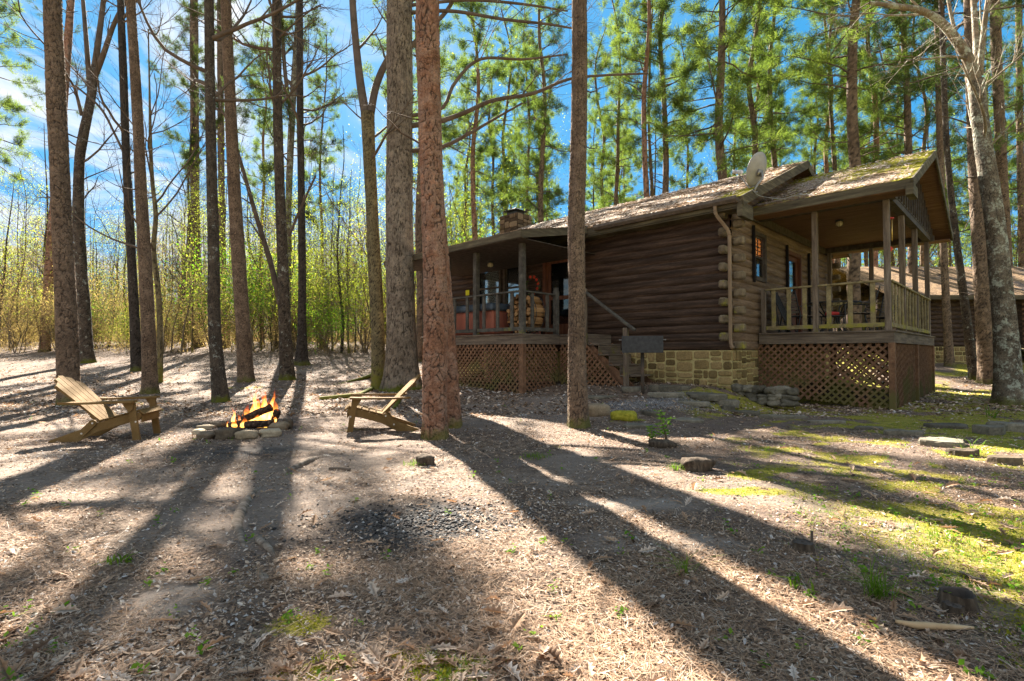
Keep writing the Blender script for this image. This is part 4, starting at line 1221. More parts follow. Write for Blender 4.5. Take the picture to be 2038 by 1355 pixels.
main_tree(PINE, 'reddish brown pine leaning gently left behind the campfire flames', 'pine tree', [(490, 760, 31), (483, 650, 28), (474, 500, 27), (466, 360, 24), (458, 200, 22), (449, -20, 20)], 14.2, 23, m_pine2, 'fine', 10, 'pine', crown0=12, nb=22, step=.019)
main_tree(HARD, 'mossy dark trunk with blotches of lichen right of the fire', 'tree', [(572, 755, 29), (567, 650, 24), (562, 500, 21), (556, 350, 19), (552, 180, 18), (550, -20, 16)], 14.6, 20, m_hard, 'rough', 11, limb_from=.32, limbs=18, flare=.5,
          forks=[([(566, 640, 13), (550, 570, 12), (535, 510, 11), (510, 430, 9), (490, 360, 8), (470, 290, 6)], .1), ([(575, 470, 6), (600, 410, 5), (628, 350, 4)], .1)])
main_tree(PINE, 'grey pine with drooping dark boughs rising behind the mossy trunk right of the fire', 'pine tree', [(573, 700, 15), (573, 560, 14), (575, 380, 13), (583, 200, 13), (592, 60, 12), (596, -30, 11)], 23, 23, m_pale, 'smooth', 12, 'pine', crown0=8.0, nb=52, Lmax=4.6, dens=1.5, dead=10,
          forks=[([(581, 240, 9), (568, 150, 8), (562, 60, 7), (556, -40, 5)], -.2)])
main_tree(HARD, 'thin black trunk flaring at the foot, between the fire and the forked tree', 'tree', [(600, 726, 25), (601, 640, 17), (601, 500, 15), (599, 350, 14), (597, 180, 13), (597, -20, 12)], 20.5, 21, m_black, 'rough', 13, flare=.9, limbs=18, limb_from=.45)
main_tree(HARD, 'mossy forked tree growing against the big oak trunk', 'tree', [(755, 775, 30), (751, 640, 27), (745, 520, 26), (739, 390, 24), (735, 300, 25), (731, 225, 27)], 14.2, None, m_mossbark, 'rough', 14, flare=.5,
          forks=[([(728, 230, 18), (718, 170, 17), (710, 100, 15), (703, 20, 14), (698, -80, 12)], .5), ([(738, 225, 16), (746, 180, 15), (758, 145, 14), (775, 110, 12), (795, 60, 11), (815, -60, 9)], .35)], limbs=3, limb_from=.8)
main_tree('oak_tree', 'massive furrowed oak trunk behind the right lawn chair', 'oak tree', [(801, 776, 66), (799, 660, 57), (796, 540, 55), (795, 400, 53), (795, 240, 51), (795, 80, 50), (795, -30, 46)], 13.95, 20, m_oak, 'furrow', 15, flare=.55, limbs=18, step=.022, limb_from=.5,
          forks=[([(815, 95, 10), (850, 60, 9), (890, 20, 8), (920, -40, 7)], .1),
                 ([(820, 250, 11), (880, 240, 10), (930, 222, 9), (980, 200, 8), (1060, 186, 7), (1130, 158, 6), (1200, 150, 5), (1290, 146, 4)], -.15),
                 ([(820, 300, 9), (880, 292, 8), (930, 268, 7), (985, 236, 5), (1040, 205, 4)], -.25), ([(820, 230, 8), (880, 215, 7), (905, 165, 7), (955, 118, 6), (1040, 118, 5), (1130, 108, 3)], .1),
                 ([(820, 25, 8), (900, 22, 7), (1000, 38, 6), (1090, 48, 5), (1160, 60, 3)], -.2), ([(820, 10, 7), (930, 0, 6), (1040, 8, 5), (1130, 22, 3)], .25)])
main_tree(PINE, 'big red-barked pine with large scaly plates in front of the hot tub porch', 'pine tree', [(867, 873, 48), (865, 780, 47), (867, 640, 46), (864, 480, 45), (859, 330, 44), (854, 160, 46), (851, -20, 45)], 6.7, 22, m_pine, 'plate', 16, 'pine', crown0=12, nb=22, step=.0125, dead=3, flare=.42)
main_tree(PINE, 'second red pine trunk tight behind the big scaly one', 'pine tree', [(900, 850, 40), (893, 740, 37), (884, 600, 34), (872, 440, 31), (862, 300, 29), (852, 100, 28)], 7.95, 21, m_pine, 'plate', 17, 'pine', crown0=12, nb=18, step=.0135, dead=2, flare=.42)
main_tree(PINE, 'slender scaly pine standing alone in front of the log wall', 'pine tree', [(1151, 850, 42), (1148, 720, 36), (1148, 600, 34), (1147, 450, 33), (1151, 300, 32), (1153, 150, 31), (1153, -20, 29)], 7.75, 21, m_pine2, 'fine', 18, 'pine', crown0=12, nb=20, step=.0125, dead=4, flare=.45)
main_tree(HARD, 'pale lichen-covered tree with a curving forked crown at the right edge', 'tree', [(2010, 806, 60), (2003, 690, 46), (1995, 590, 42), (1983, 470, 38), (1972, 380, 36), (1955, 270, 33), (1942, 160, 31)], 11.1, None, m_pale, 'rough', 19, flare=.35, step=.016,
          forks=[([(1944, 175, 26), (1928, 120, 23), (1900, 75, 20), (1868, 40, 17), (1830, 20, 14), (1780, 12, 11), (1730, 5, 8)], -.05), ([(1946, 150, 16), (1942, 70, 13), (1935, -40, 11)], .2),
                 ([(1950, 150, 13), (1958, 60, 11), (1972, -40, 9)], -.2), ([(1905, 78, 8), (1893, 30, 7), (1880, -40, 6)], .1), ([(1930, 118, 7), (1890, 112, 5), (1840, 118, 4), (1800, 118, 3)], -.3)], limbs=4, limb_from=.75)
main_tree(PINE, 'stout pine with rugged bark behind the pale lichened tree at right', 'pine tree', [(1968, 764, 36), (1960, 660, 31), (1951, 520, 28), (1943, 380, 26), (1936, 200, 24), (1930, -20, 22)], 15.8, 24, m_pine2, 'plate', 20, 'pine', crown0=9, nb=40, Lmax=3.4, dens=1.0)
main_tree(HARD, 'slim trunk leaning left in front of the far cabin', 'tree', [(1940, 756, 20), (1927, 660, 17), (1914, 560, 15), (1901, 460, 13), (1888, 340, 12), (1880, 200, 11), (1873, -20, 10)], 16.5, 20, m_hard, 'rough', 21, limbs=18, limb_from=.5)
main_tree(PINE, 'thin sunlit pine in front of the far cabin wall', 'pine tree', [(1890, 730, 20), (1884, 620, 15), (1877, 480, 14), (1872, 340, 13), (1868, 150, 12), (1864, -20, 11)], 18.8, 23, m_pine2, 'fine', 22, 'pine', crown0=9, nb=34, dens=1.0)
main_tree(PINE, 'tall straight pine rising behind the pale lichened tree near the far cabin', 'pine tree', [(2010, 700, 24), (2002, 500, 22), (1992, 300, 20), (1984, 120, 20), (1979, -20, 19)], 20.5, 25, m_pine2, 'fine', 23, 'pine', crown0=9, nb=40, dens=1.0)
main_tree(PINE, 'thin pine cut by the right border of the view', 'pine tree', [(2036, 690, 15), (2034, 480, 14), (2030, 250, 13), (2027, -20, 12)], 19, 23, m_pine2, 'fine', 24, 'pine', crown0=8, nb=36, dens=1.0)
# ------------------------------------------------------------------ woods behind: templates, then copies
def tmpl_pine(seed, H=24.0, r0=.20, z0=7.5, Lmax=3.0, nb=70, dens=1.0, mat=None, nm=None, dead=10, tw=.0095):
    rg = np.random.default_rng(seed)
    t = thing(PINE, 'pine', 'pine tree')
    hs = np.linspace(0, H, 9)
    path = [(rg.normal(0, .10) * (h > 0) * h / 8, rg.normal(0, .10) * (h > 0) * h / 8, h, max(.03, r0 * (1 - .8 * (h / H) ** 1.2))) for h in hs]
    path[0] = (0, 0, -.3, r0)
    V, F, pl, C = trunk_geo(path, BARKS['fine'], seed, .075, 14, .3)
    smooth(soup('trunk', V, 4, mat or m_pine2, t, pl, F=F))
    Cz = C[:, 2]
    def axis(z):
        i = min(int(np.searchsorted(Cz, z)), len(C) - 1); return C[i, 0], C[i, 1], C[i, 3]
    sg, TC, TD = pine_crown(rg, axis, z0, H, Lmax, nb, dens=dens, dead=dead)
    limbs_obj('branches', sg, m_twig, t)
    nv, nt = needles(rg, TC, TD, 19, .32, tw)
    soup('crown', nv, 3, nm or m_needle, t, nt)
    return t
def tmpl_hard(seed, H=16.0, r0=.11, limbs=18, leafy=None, mat=None, lf=.3, lean=.06, lvl=2):
    rg = np.random.default_rng(seed)
    t = thing(HARD, 'tree', 'tree')
    path = []; x = y = 0.0
    for h in np.linspace(0, H, 8):
        path.append((x, y, h - .25 * (h == 0), max(.015, r0 * (1 - .85 * h / H))))
        x += rg.normal(0, lean) * H / 8; y += rg.normal(0, lean) * H / 8
    V, F, pl, C = trunk_geo(path, BARKS['rough'], seed, .06, 10, .35)
    smooth(soup('trunk', V, 4, mat or m_hard, t, pl, F=F))
    segs = []; tips = []
    for k in range(limbs):
        i = int(rg.uniform(lf, 1) * (len(C) - 1))
        a = rg.uniform(0, 6.283); el = rg.uniform(.2, 1.0)
        d = np.array([math.cos(a) * math.cos(el), math.sin(a) * math.cos(el), math.sin(el)])
        grow(rg, C[i, :3], d, rg.uniform(1.0, 2.8) * H / 16, max(.01, C[i, 3] * .45), lvl, segs, tips, up=.08)
    limbs_obj('branches', segs, m_twig, t)
    if leafy:
        tc = np.array([p for p, d, l in tips if l == 0])
        lv, lt = leaves(rg, tc, leafy[1], leafy[2], leafy[3] if len(leafy) > 3 else .15)
        soup('crown', lv, 4, leafy[0], t, lt)
    return t
def tmpl_shrub(seed, H, nst, leafm, lsize, nl, name, cat, spread=.35, lean=.28):
    rg = np.random.default_rng(seed)
    t = thing(name, name, cat)
    segs = []; tips = []
    for k in range(nst):
        a = rg.uniform(0, 6.283); L = H * rg.uniform(.6, 1.05)
        grow(rg, (rg.normal(0, .12), rg.normal(0, .12), -.1), (math.cos(a) * lean, math.sin(a) * lean, 1), L, .010 + L * .004, 2, segs, tips, up=.05, wig=.26, nch=(5, 6, 9), spread=(.6, 1.4), cut=.15)
    limbs_obj('stems', segs, m_sap, t)
    tc = np.array([p for p, d, l in tips if l <= 1])
    lv, lt = leaves(rg, tc, lsize, nl, spread)
    soup('crown', lv, 4, leafm, t, lt)
    return t
rgw = np.random.default_rng(77)
def place(t, used, x, y, rz, s, label, group):
    loc = (x, y, gh(x, y) - .03)
    if t.name in used: return copy_tree(t, loc, rz, s, label, group)
    used.add(t.name)
    t.location = loc; t.rotation_euler = (0, 0, rz); t.scale = s if hasattr(s, '__len__') else (s, s, s)
    t['label'] = label; t['group'] = group
    return t
USED = set()
PT = [tmpl_pine(201, z0=7.5, nb=82), tmpl_pine(202, z0=9.5, nb=66, mat=m_pine), tmpl_pine(203, H=22, z0=6.0, nb=78, Lmax=2.7), tmpl_pine(204, H=25, z0=10, nb=66, Lmax=3.3), tmpl_pine(205, H=20, r0=.15, z0=5.0, nb=74, Lmax=2.4)]
# pines one can tell apart behind the cabin: (px, trunk width, depth, template, label)
BP = [(835, 17, 24, 3, 'straight grey pine in the gap between the oak and the big red pine'),
      (985, 9, 34, 4, 'thin pine rising straight behind the stone chimney'),
      (1048, 9, 32, 2, 'slim pine between the chimney and the slender lone pine'),
      (1076, 14, 27, 0, 'tall reddish pine with spreading whorled limbs right of the chimney'),
      (1290, 14, 25, 1, 'reddish pine above the middle of the cabin roof ridge'),
      (1328, 15, 25.5, 3, 'grey-brown pine close to the reddish one above the roof ridge'),
      (1375, 8, 33, 4, 'thin pine in the gap above the roof, left of the stout pair'),
      (1436, 22, 22.5, 0, 'stout double-looking pine trunk above the roof, left of the satellite dish'),
      (1509, 17, 25, 2, 'pine trunk rising directly behind the satellite dish'),
      (1551, 14, 27, 3, 'straight pine just right of the satellite dish'),
      (1630, 9, 36, 4, 'thin leaning pine above the gap between the two roofs'),
      (1656, 11, 29, 1, 'dark straight pine above the porch roof near the ridge peak'),
      (1705, 25, 21.5, 3, 'thickest pine trunk rising behind the mossy porch roof'),
      (1778, 9, 34, 4, 'slender pine behind the mossy end of the porch roof'),
      (1818, 18, 23.5, 0, 'pine trunk just left of the porch roof peak'),
      (1846, 11, 28, 2, 'leaning pine right behind the porch gable'),
      (1745, 14, 24.5, 1, 'pine seen through the open porch beside the back post'),
      (1668, 12, 27.5, 2, 'pine seen through the open porch above the patio table')]
for px, w, Y, k, lab in BP:
    x = (px - CX) / FPX * Y
    t = PT[k]; s = w * Y / FPX / (.40 if k != 4 else .30)
    s = min(max(s, .65), 1.5)
    place(t, USED, x, Y, rgw.uniform(0, 6.28), (s, s, rgw.uniform(.92, 1.1)), lab, 'pines standing behind the cabin')
# the rest of the pine stand
taken = [((px - CX) / FPX * Y, Y) for px, w, Y, k, l in BP]
cnt = 0; tries = 0
while cnt < 62 and tries < 4000:
    tries += 1
    Y = rgw.uniform(25, 62); px = rgw.uniform(860, 2350)
    x = (px - CX) / FPX * Y
    if 14.5 < x < 27 and 19 < Y < 29: continue
    if any((x - a) ** 2 + (Y - b) ** 2 < 5.0 for a, b in taken): continue
    taken.append((x, Y)); cnt += 1
    s = rgw.uniform(.55, .95)
    place(PT[rgw.integers(0, 5)], USED, x, Y, rgw.uniform(0, 6.28), (s, s, rgw.uniform(.8, 1.08)), 'slim pine in the dense green stand behind the cabin', 'slim pines of the stand behind the cabin')
# sparse tall pines on the left
for px, Y, k, s in ((520, 38, 1, .75), (640, 42, 3, .75), (-40, 30, 3, .9), (800, 40, 3, .8)):
    x = (px - CX) / FPX * Y
    place(PT[k], USED, x, Y, rgw.uniform(0, 6.28), (s, s, 1.0), 'far thin pine among the bare woods behind the fire', 'far pines in the woods behind the fire')
# pines out of the frame whose shade falls into the clearing
HT = [tmpl_hard(301), tmpl_hard(302, 14, .09, mat=m_black), tmpl_hard(303, 18, .13, 20, mat=m_hard), tmpl_hard(304, 12, .07, 16, leafy=(m_spring, .022, 2), mat=m_mossbark), tmpl_hard(305, 10, .06, 14, leafy=(m_tan, .024, 2), mat=m_sap, lean=.12)]
for px, Y, k, lab in ((30, 34, 3, 'bent dark sapling tree at the far left edge of the woods'), (640, 33, 4, 'slim crooked tree in the thicket right of the black trunk'),
                      (662, 30.5, 3, 'crooked tree with a torn orange limb in the thicket'), (680, 29, 1, 'thin dark stem leaning right near the oak'), (695, 28.5, 3, 'pair-like thin stem leaning right close to the oak'), (742, 30, 4, 'slim stem hidden partly by the mossy forked tree'),
                      (365, 33, 2, 'thin hardwood between the crooked stem and the far pine'), (215, 34, 4, 'slim bare stem seen between the left trunks')):
    x = (px - CX) / FPX * Y
    place(HT[k], USED, x, Y, rgw.uniform(0, 6.28), rgw.uniform(.8, 1.05), lab, 'slim hardwoods at the edge of the thicket')
cnt = 0
while cnt < 62:
    Y = rgw.uniform(29, 62); px = rgw.uniform(-150, 900); x = (px - CX) / FPX * Y
    if any((x - a) ** 2 + (Y - b) ** 2 < 2.5 for a, b in taken): continue
    taken.append((x, Y)); cnt += 1
    place(HT[rgw.integers(0, 5)], USED, x, Y, rgw.uniform(0, 6.28), rgw.uniform(.6, 1.0), 'bare thin hardwood deep in the woods behind the fire', 'bare hardwoods deep in the woods')
cnt = 0
while cnt < 16:
    Y = rgw.uniform(24, 44); px = rgw.uniform(880, 2200); x = (px - CX) / FPX * Y
    if 14.5 < x < 27 and 19 < Y < 29: continue
    if any((x - a) ** 2 + (Y - b) ** 2 < 2.5 for a, b in taken): continue
    taken.append((x, Y)); cnt += 1
    place(HT[rgw.integers(0, 5)], USED, x, Y, rgw.uniform(0, 6.28), rgw.uniform(.7, 1.0), 'bare hardwood mixed among the pines behind the cabin', 'bare hardwoods among the pines')
# undergrowth
SB = [tmpl_shrub(401, 5.0, 4, m_spring, .04, 8, 'shrub', 'shrub'), tmpl_shrub(402, 3.6, 6, m_tan, .042, 8, 'shrub', 'shrub'), tmpl_shrub(403, 8.0, 4, m_spring, .034, 9, 'shrub', 'shrub', .45),
      tmpl_shrub(404, 4.2, 5, m_green, .06, 5, 'shrub', 'shrub'), tmpl_shrub(405, 2.6, 7, m_tan, .038, 8, 'shrub', 'shrub', .3)]
ST = tmpl_hard(306, 9, .04, 22, leafy=(m_spring, .028, 3, .18), mat=m_sap, lf=.2, lean=.10); ST2 = tmpl_hard(307, 7.5, .032, 20, leafy=(m_tan, .028, 3, .18), mat=m_hard, lf=.2, lean=.14)
cnt = 0
while cnt < 80:
    Y = 27.5 + 24 * rgw.random(); px = rgw.uniform(-120, 850); x = (px - CX) / FPX * Y
    if vnoise(x * .28, Y * .28, 13) < .36: continue
    cnt += 1
    a = rgw.random() < .6
    place(ST if a else ST2, USED, x, Y, rgw.uniform(0, 6.28), rgw.uniform(.7, 1.25), 'slender sapling with sparse spring leaves in the thicket' if a else 'slender dark sapling with dry leaves in the thicket', 'slender leafy saplings' if a else 'slender dry saplings')
lab = ['yellow-green sapling shrub in the thicket behind the fire', 'dry tan brush bush at the edge of the clearing', 'tall yellow-green spring shrub in the thicket', 'fresh green bush in the thicket behind the fire', 'low twiggy brown bush at the edge of the clearing']
for (px, Y, k, s, l) in ((655, 26.5, 3, .62, 'bush with pale shiny leaves right of the thin black trunk'), (640, 34, 2, 1.05, 'tall bright yellow-green sapling left of the mossy forked tree'), (560, 33, 2, 1.05, 'tall bright green sapling behind the mossy lichened trunk'), (330, 36, 2, .85, 'yellow-green spring sapling behind the thin crooked stem'),
                         (1000, 27, 2, 1.12, 'pale yellow-green flowering tree behind the chimney'), (20, 33, 0, 1.3, 'yellow-green bush at the far left')):
    x = (px - CX) / FPX * Y
    place(SB[k], USED, x, Y, rgw.uniform(0, 6.28), s, l, 'spring saplings in the woods')
cnt = 0
while cnt < 100:
    Y = 28.5 + 22 * rgw.random() ** 1.3; px = rgw.uniform(-120, 850); x = (px - CX) / FPX * Y
    if x > -9 + (Y - 24) * .4 and px > 780: pass
    k = rgw.choice(5, p=[.20, .25, .22, .13, .20])
    if vnoise(x * .25, Y * .25, 14) < .40: continue
    tall = .55 + .55 * sstep(330, 560, px)
    if k in (1, 4): tall = .85
    cnt += 1
    place(SB[k], USED, x, Y, rgw.uniform(0, 6.28), tall * rgw.uniform(.75, 1.3), lab[k], ['yellow-green saplings', 'dry tan bushes', 'tall spring shrubs', 'green bushes', 'low brown bushes'][k])
cnt = 0
while cnt < 26:
    Y = rgw.uniform(30, 48); px = rgw.uniform(880, 2200); x = (px - CX) / FPX * Y
    if 14.5 < x < 27 and 19 < Y < 29: continue
    cnt += 1
    k = int(rgw.choice([0, 3, 2]))
    place(SB[k], USED, x, Y, rgw.uniform(0, 6.28), rgw.uniform(.8, 1.4), 'green bush under the pines beyond the cabin', 'green bushes under the pines')
# underbrush and far-off woods: uncountable
def brush():
    rg = np.random.default_rng(5)
    mb = []; 
    N = 2400
    Y = 28.5 + 24 * rg.random(N) ** 1.2; px = rg.uniform(-250, 830, N); X = (px - CX) / FPX * Y
    Z = GH(X, Y, False)
    h = rg.uniform(.2, 1.5, N); lean = rg.normal(0, 1.0, (N, 2))
    w = .006 + Y * .00016
    b = np.stack([X, Y, Z - .05], 1); e = b + np.stack([lean[:, 0] * h, lean[:, 1] * h, h], 1); m = (b + e) / 2 + rg.normal(0, .12, (N, 3))
    s = np.stack([np.ones(N), np.zeros(N), np.zeros(N)], 1) * w[:, None]
    V = np.concatenate([np.stack([b - s, b + s, m + s * .8, m - s * .8], 1), np.stack([m - s * .8, m + s * .8, e + s * .3, e - s * .3], 1)]).reshape(-1, 3)
    a = np.repeat(np.clip(rg.normal(.35, .15, 2 * N), 0, 1), 4)
    M = 11000
    i = rg.integers(0, N, M); q = rg.random(M)[:, None]
    c0 = b[i]
    c = b[i] + (e[i] - b[i]) * q + rg.normal(0, .12, (M, 3)) + np.stack([np.zeros(M), np.zeros(M), 2.2 * rg.random(M) ** 2 * sstep(.35, .65, fbm(c0[:, 0] * .35, c0[:, 1] * .35, 3, 3))], 1)
    lv, lt = leaves(rg, c, .05, 1, .05)
    o = soup('underbrush', np.vstack([V, lv]), 4, m_tan, None, np.r_[a, lt * .9], kind='stuff')
    tag(o, 'dry tangled underbrush along the edge of the woods', 'underbrush')
brush()
def far_woods():
    rg = np.random.default_rng(6)
    N = 1100
    Y = rg.uniform(50, 105, N); px = rg.uniform(-500, 2600, N); X = (px - CX) / FPX * Y
    Z = GH(X, Y, False); h = rg.uniform(6, 17, N); w = rg.uniform(.04, .13, N)
    b = np.stack([X, Y, Z - .2], 1); e = b + np.stack([rg.normal(0, .5, N), np.zeros(N), h], 1)
    s = np.stack([w, np.zeros(N), np.zeros(N)], 1); s2 = np.stack([np.zeros(N), w, np.zeros(N)], 1)
    V = np.concatenate([np.stack([b - s, b + s, e + s * .3, e - s * .3], 1), np.stack([b - s2, b + s2, e + s2 * .3, e - s2 * .3], 1)]).reshape(-1, 3)
    o = soup('distant_trunks', V, 4, m_twig, None, np.full(len(V), .4), kind='stuff'); tag(o, 'thin trunks of the far-off woods', 'woods')
    N = 16000                                                   # the grey-brown haze of bare twigs
    Y = rg.uniform(40, 85, N); px = rg.uniform(-400, 930, N); X = (px - CX) / FPX * Y
    Z = GH(X, Y, False) + (5 + 10 * fbm(X * .12, Y * .08, 18, 3)) * rg.random(N) ** 1.25
    c = np.stack([X, Y, Z], 1); d = rg.normal(0, 1, (N, 3)) * (1, .4, .9) + (0, 0, .5); d /= np.linalg.norm(d, axis=1, keepdims=True); l = rg.uniform(.4, 1.5, N)[:, None]
    s = np.cross(d, (0, 1.0, 0)); s /= np.linalg.norm(s, axis=1, keepdims=True) + 1e-9; s = s * rg.uniform(.008, .022, N)[:, None]; k = rg.normal(0, .15, (N, 3)) * l
    V = np.concatenate([np.stack([c - d * l - s, c - d * l + s, c + k + s * .8, c + k - s * .8], 1), np.stack([c + k - s * .8, c + k + s * .8, c + d * l + s * .3, c + d * l - s * .3], 1)]).reshape(-1, 3)
    o = soup('distant_twigs', V, 4, m_twig, None, np.full(len(V), .4), kind='stuff'); tag(o, 'mesh of bare grey-brown twigs in the far-off woods', 'woods')
    M = 60000
    Y = rg.uniform(48, 100, M); px = rg.uniform(-500, 900, M); X = (px - CX) / FPX * Y
    Z = GH(X, Y, False) + (3.5 + 13 * fbm(X * .16, Y * .10, 8, 3) ** 1.5) * rg.random(M) ** 1.3
    lv, lt = leaves(rg, np.stack([X, Y, Z], 1), .10, 1, .1)
    o = soup('distant_foliage', lv, 4, m_tan, None, lt * .85, kind='stuff'); tag(o, 'hazy tan and green foliage of the far-off woods', 'woods')
    M = 60000
    Y = rg.uniform(50, 100, M); px = rg.uniform(860, 2600, M); X = (px - CX) / FPX * Y
    Z = GH(X, Y, False) + 14 * rg.random(M) ** 1.1
    lv, lt = leaves(rg, np.stack([X, Y, Z], 1), .16, 1, .1)
    o = soup('distant_pine_foliage', lv, 4, m_needle, None, lt, kind='stuff'); tag(o, 'green foliage of the far-off pines beyond the cabin', 'woods')
far_woods()
# ------------------------------------------------------------------ lawn chairs
m_chair = mk('tan_resin_wood', [(.3, (.14, .082, .030)), (.5, (.18, .108, .041)), (.7, (.225, .142, .060))], 4, 5, kind='Object', stretch=(1, 1, 1), rough=.8, bump=.15, bdist=.004, spec=.08, fine=(60, .25))
m_bolt = mk('steel_bolt', [(.3, (.45, .45, .44)), (.7, (.6, .6, .58))], 20, 2, kind='Object', rough=.35, bump=0, metal=.8)
def adirondack(label):
    t = thing('lawn_chair', label, 'lawn chair', (0, 0, 0))
    X, Z, Yv = (1, 0, 0), (0, 0, 1), (0, 1, 0)
    # the chair faces +x; its rear tips stand at x = 0
    rail = [(0, 0), (.30, 0), (.52, .125), (.80, .215), (.97, .25), (1.0, .31), (.985, .355), (.90, .345), (.74, .30), (.56, .245), (.50, .235), (.36, .165), (.02, .035), (0, .02)]
    for s in (-1, 1):
        mb = MB(); mb.prism(rail, (0, s * .265, 0), X, Z, Yv, .032); mb.build('side_rail', m_chair, t)
        mb = MB(); mb.prism([(.925, 0), (1.005, 0), (.935, .485), (.855, .485)], (0, s * .300, 0), X, Z, Yv, .034)
        mb.prism([(.80, .485), (.93, .485), (.925, .40), (.885, .36)], (0, s * .330, 0), X, Z, Yv, .024)
        lg = mb.build('front_leg', m_chair, t)
        mb = MB()
        for p in ((.885, .43), (.955, .24)): mb.tube([(p[0], s * .316, p[1]), (p[0], s * .322, p[1])], .011, 10)
        mb.build('bolt', m_bolt, lg)
        mb = MB()
        pill = []
        a0 = math.atan2(.125, .115)
        for k in range(9): a = a0 - math.pi / 2 + math.pi * k / 8; pill.append((.475 + .04 * math.cos(a), .235 + .04 * math.sin(a)))
        for k in range(9): a = a0 + math.pi / 2 + math.pi * k / 8; pill.append((.36 + .04 * math.cos(a), .11 + .04 * math.sin(a)))
        mb.prism(pill, (0, s * .292, 0), X, Z, Yv, .022); hp = mb.build('hinge_plate', m_chair, t)
        mb = MB()
        for p in ((.475, .235), (.36, .11)): mb.tube([(p[0], s * .302, p[1]), (p[0], s * .308, p[1])], .012, 10)
        mb.build('bolt', m_bolt, hp)
        mb = MB()                                           # arm: widening towards the front, rounded
        arm = [(.13, -.035), (.17, -.055), (.40, -.06), (.75, -.075), (.90, -.085), (.955, -.07), (.97, 0), (.955, .06), (.90, .07), (.40, .045), (.17, .04), (.13, .02)]
        V = []; n = len(arm)
        for dz in (-.013, .013):
            for (x, y) in arm: V.append((x, s * (.335 - y * 1.0) * 1.0, .498 + dz + .02 * max(0, (x - .5)) ** 1.2 - .012 * math.sin(x * 3)))
        F = [tuple(range(n))[::-1], tuple(range(n, 2 * n))] + [(i, (i + 1) % n, n + (i + 1) % n, n + i) for i in range(n)]
        mb.add(V, F); mb.build('armrest', m_chair, t)
    # seat slats
    mb = MB()
    sx = [(.555, .245), (.655, .272), (.755, .300), (.855, .330), (.945, .352)]
    for k, (x, z) in enumerate(sx):
        a = math.atan2(.028, .1); c, s_ = math.cos(a), math.sin(a)
        mb.box((x, 0, z + .018), (.088, .56, .022), [[c, 0, -s_], [0, 1, 0], [s_, 0, c]], bev=.005)
    a = R(-38); c, s_ = math.cos(a), math.sin(a)
    mb.box((1.008, 0, .350), (.07, .56, .022), [[c, 0, -s_], [0, 1, 0], [s_, 0, c]], bev=.005)
    mb.box((.995, 0, .27), (.022, .50, .09), bev=.004)
    mb.build('seat', m_chair, t)
    # back slats, fanned and arched
    mb = MB()
    b0 = np.array([.525, 0, .245]); dr = unit(np.array([-.60, 0, .60])); nr = np.array([dr[2], 0, -dr[0]])
    L = [.70, .775, .80, .775, .70]
    for k in range(5):
        y0 = (k - 2) * .094; y1 = (k - 2) * .122; w0, w1 = .043, .056
        l = L[k]; lo = L[k] - (.05 if k in (0, 4) else (.02 if k in (1, 3) else 0))
        lin = l if k == 2 else l
        # outer edge is lower than inner edge on the outer slats
        el, er = (l, l)
        if k == 0: el = l - .06
        if k == 1: el = l - .025
        if k == 3: er = l - .025
        if k == 4: er = l - .06
        q = [(y0 - w0, 0), (y0 + w0, 0), (y1 + w1, er), (y1 - w1, el)]
        V = [b0 + dr * v + np.array([0, y, 0]) + nr * d for d in (-.012, .012) for (y, v) in q]
        mb.add(V, [(3, 2, 1, 0), (4, 5, 6, 7), (0, 1, 5, 4), (1, 2, 6, 5), (2, 3, 7, 6), (3, 0, 4, 7)])
    bk = mb.build('backrest', m_chair, t)
    mb = MB()
    for v in (.10, .36, .62): mb.box(b0 + dr * v - nr * .026, (.028, .44 + v * .14, .07), np.stack([nr, np.array([0, 1., 0]), dr], 1), bev=.004)
    mb.build('back_brace', m_chair, bk)
    return t
ch1 = adirondack('tan slatted lawn chair left of the fire, facing right')
p = at_g(97, 881); q = at_g(268, 877)
ch1.rotation_euler = (0, 0, math.atan2(q[1] - p[1], q[0] - p[0]) + .06)
_r = ch1.rotation_euler[2]; wv = np.array([-math.sin(_r), math.cos(_r)])
ch1.location = (p[0] + wv[0] * .27, p[1] + wv[1] * .27, min(p[2], q[2]) - .005)
ch2 = copy_tree(ch1, label='tan slatted lawn chair beside the big red pine, facing the fire')
p = at_g(834, 857); q = at_g(697, 862)
_r = math.atan2(q[1] - p[1], q[0] - p[0]) - .10
ch2.rotation_euler = (0, 0, _r); wv = np.array([math.sin(_r), -math.cos(_r)])
ch2.location = (p[0] + wv[0] * .27, p[1] + wv[1] * .27, min(p[2], q[2]) - .005)
for c in (ch1, ch2): c['group'] = 'lawn chairs by the fire'

# ------------------------------------------------------------------ stones
def rock_geo(seed, dims, box=.5, rough=.10, sub=3):
    bm = bmesh.new(); bmesh.ops.create_icosphere(bm, subdivisions=sub, radius=1)
    V = np.array([v.co[:] for v in bm.verts]); F = [tuple(v.index for v in f.verts) for f in bm.faces]; bm.free()
    p = 2 + box * 5
    n = (np.abs(V) ** p).sum(1) ** (1 / p); V = V / n[:, None]
    d = (fbm(V[:, 0] * 1.4 + seed * 3.1, V[:, 1] * 1.4 + V[:, 2] * 1.7, seed, 4) - .5) * 2 * rough * 2
    d += (fbm(V[:, 0] * 5 + seed, V[:, 1] * 5 + V[:, 2] * 5, seed + 9, 3) - .5) * rough * .7
    V = V * (1 + d[:, None]) * np.array(dims) / 2
    return V, F
m_rock = mk('river_stone', [(.2, (.16, .115, .07)), (.5, (.28, .215, .14)), (.8, (.40, .33, .23))], 6, 6, kind='Object', rough=.9, bump=.6, bdist=.012, tintmix=.5, fine=(45, .4))
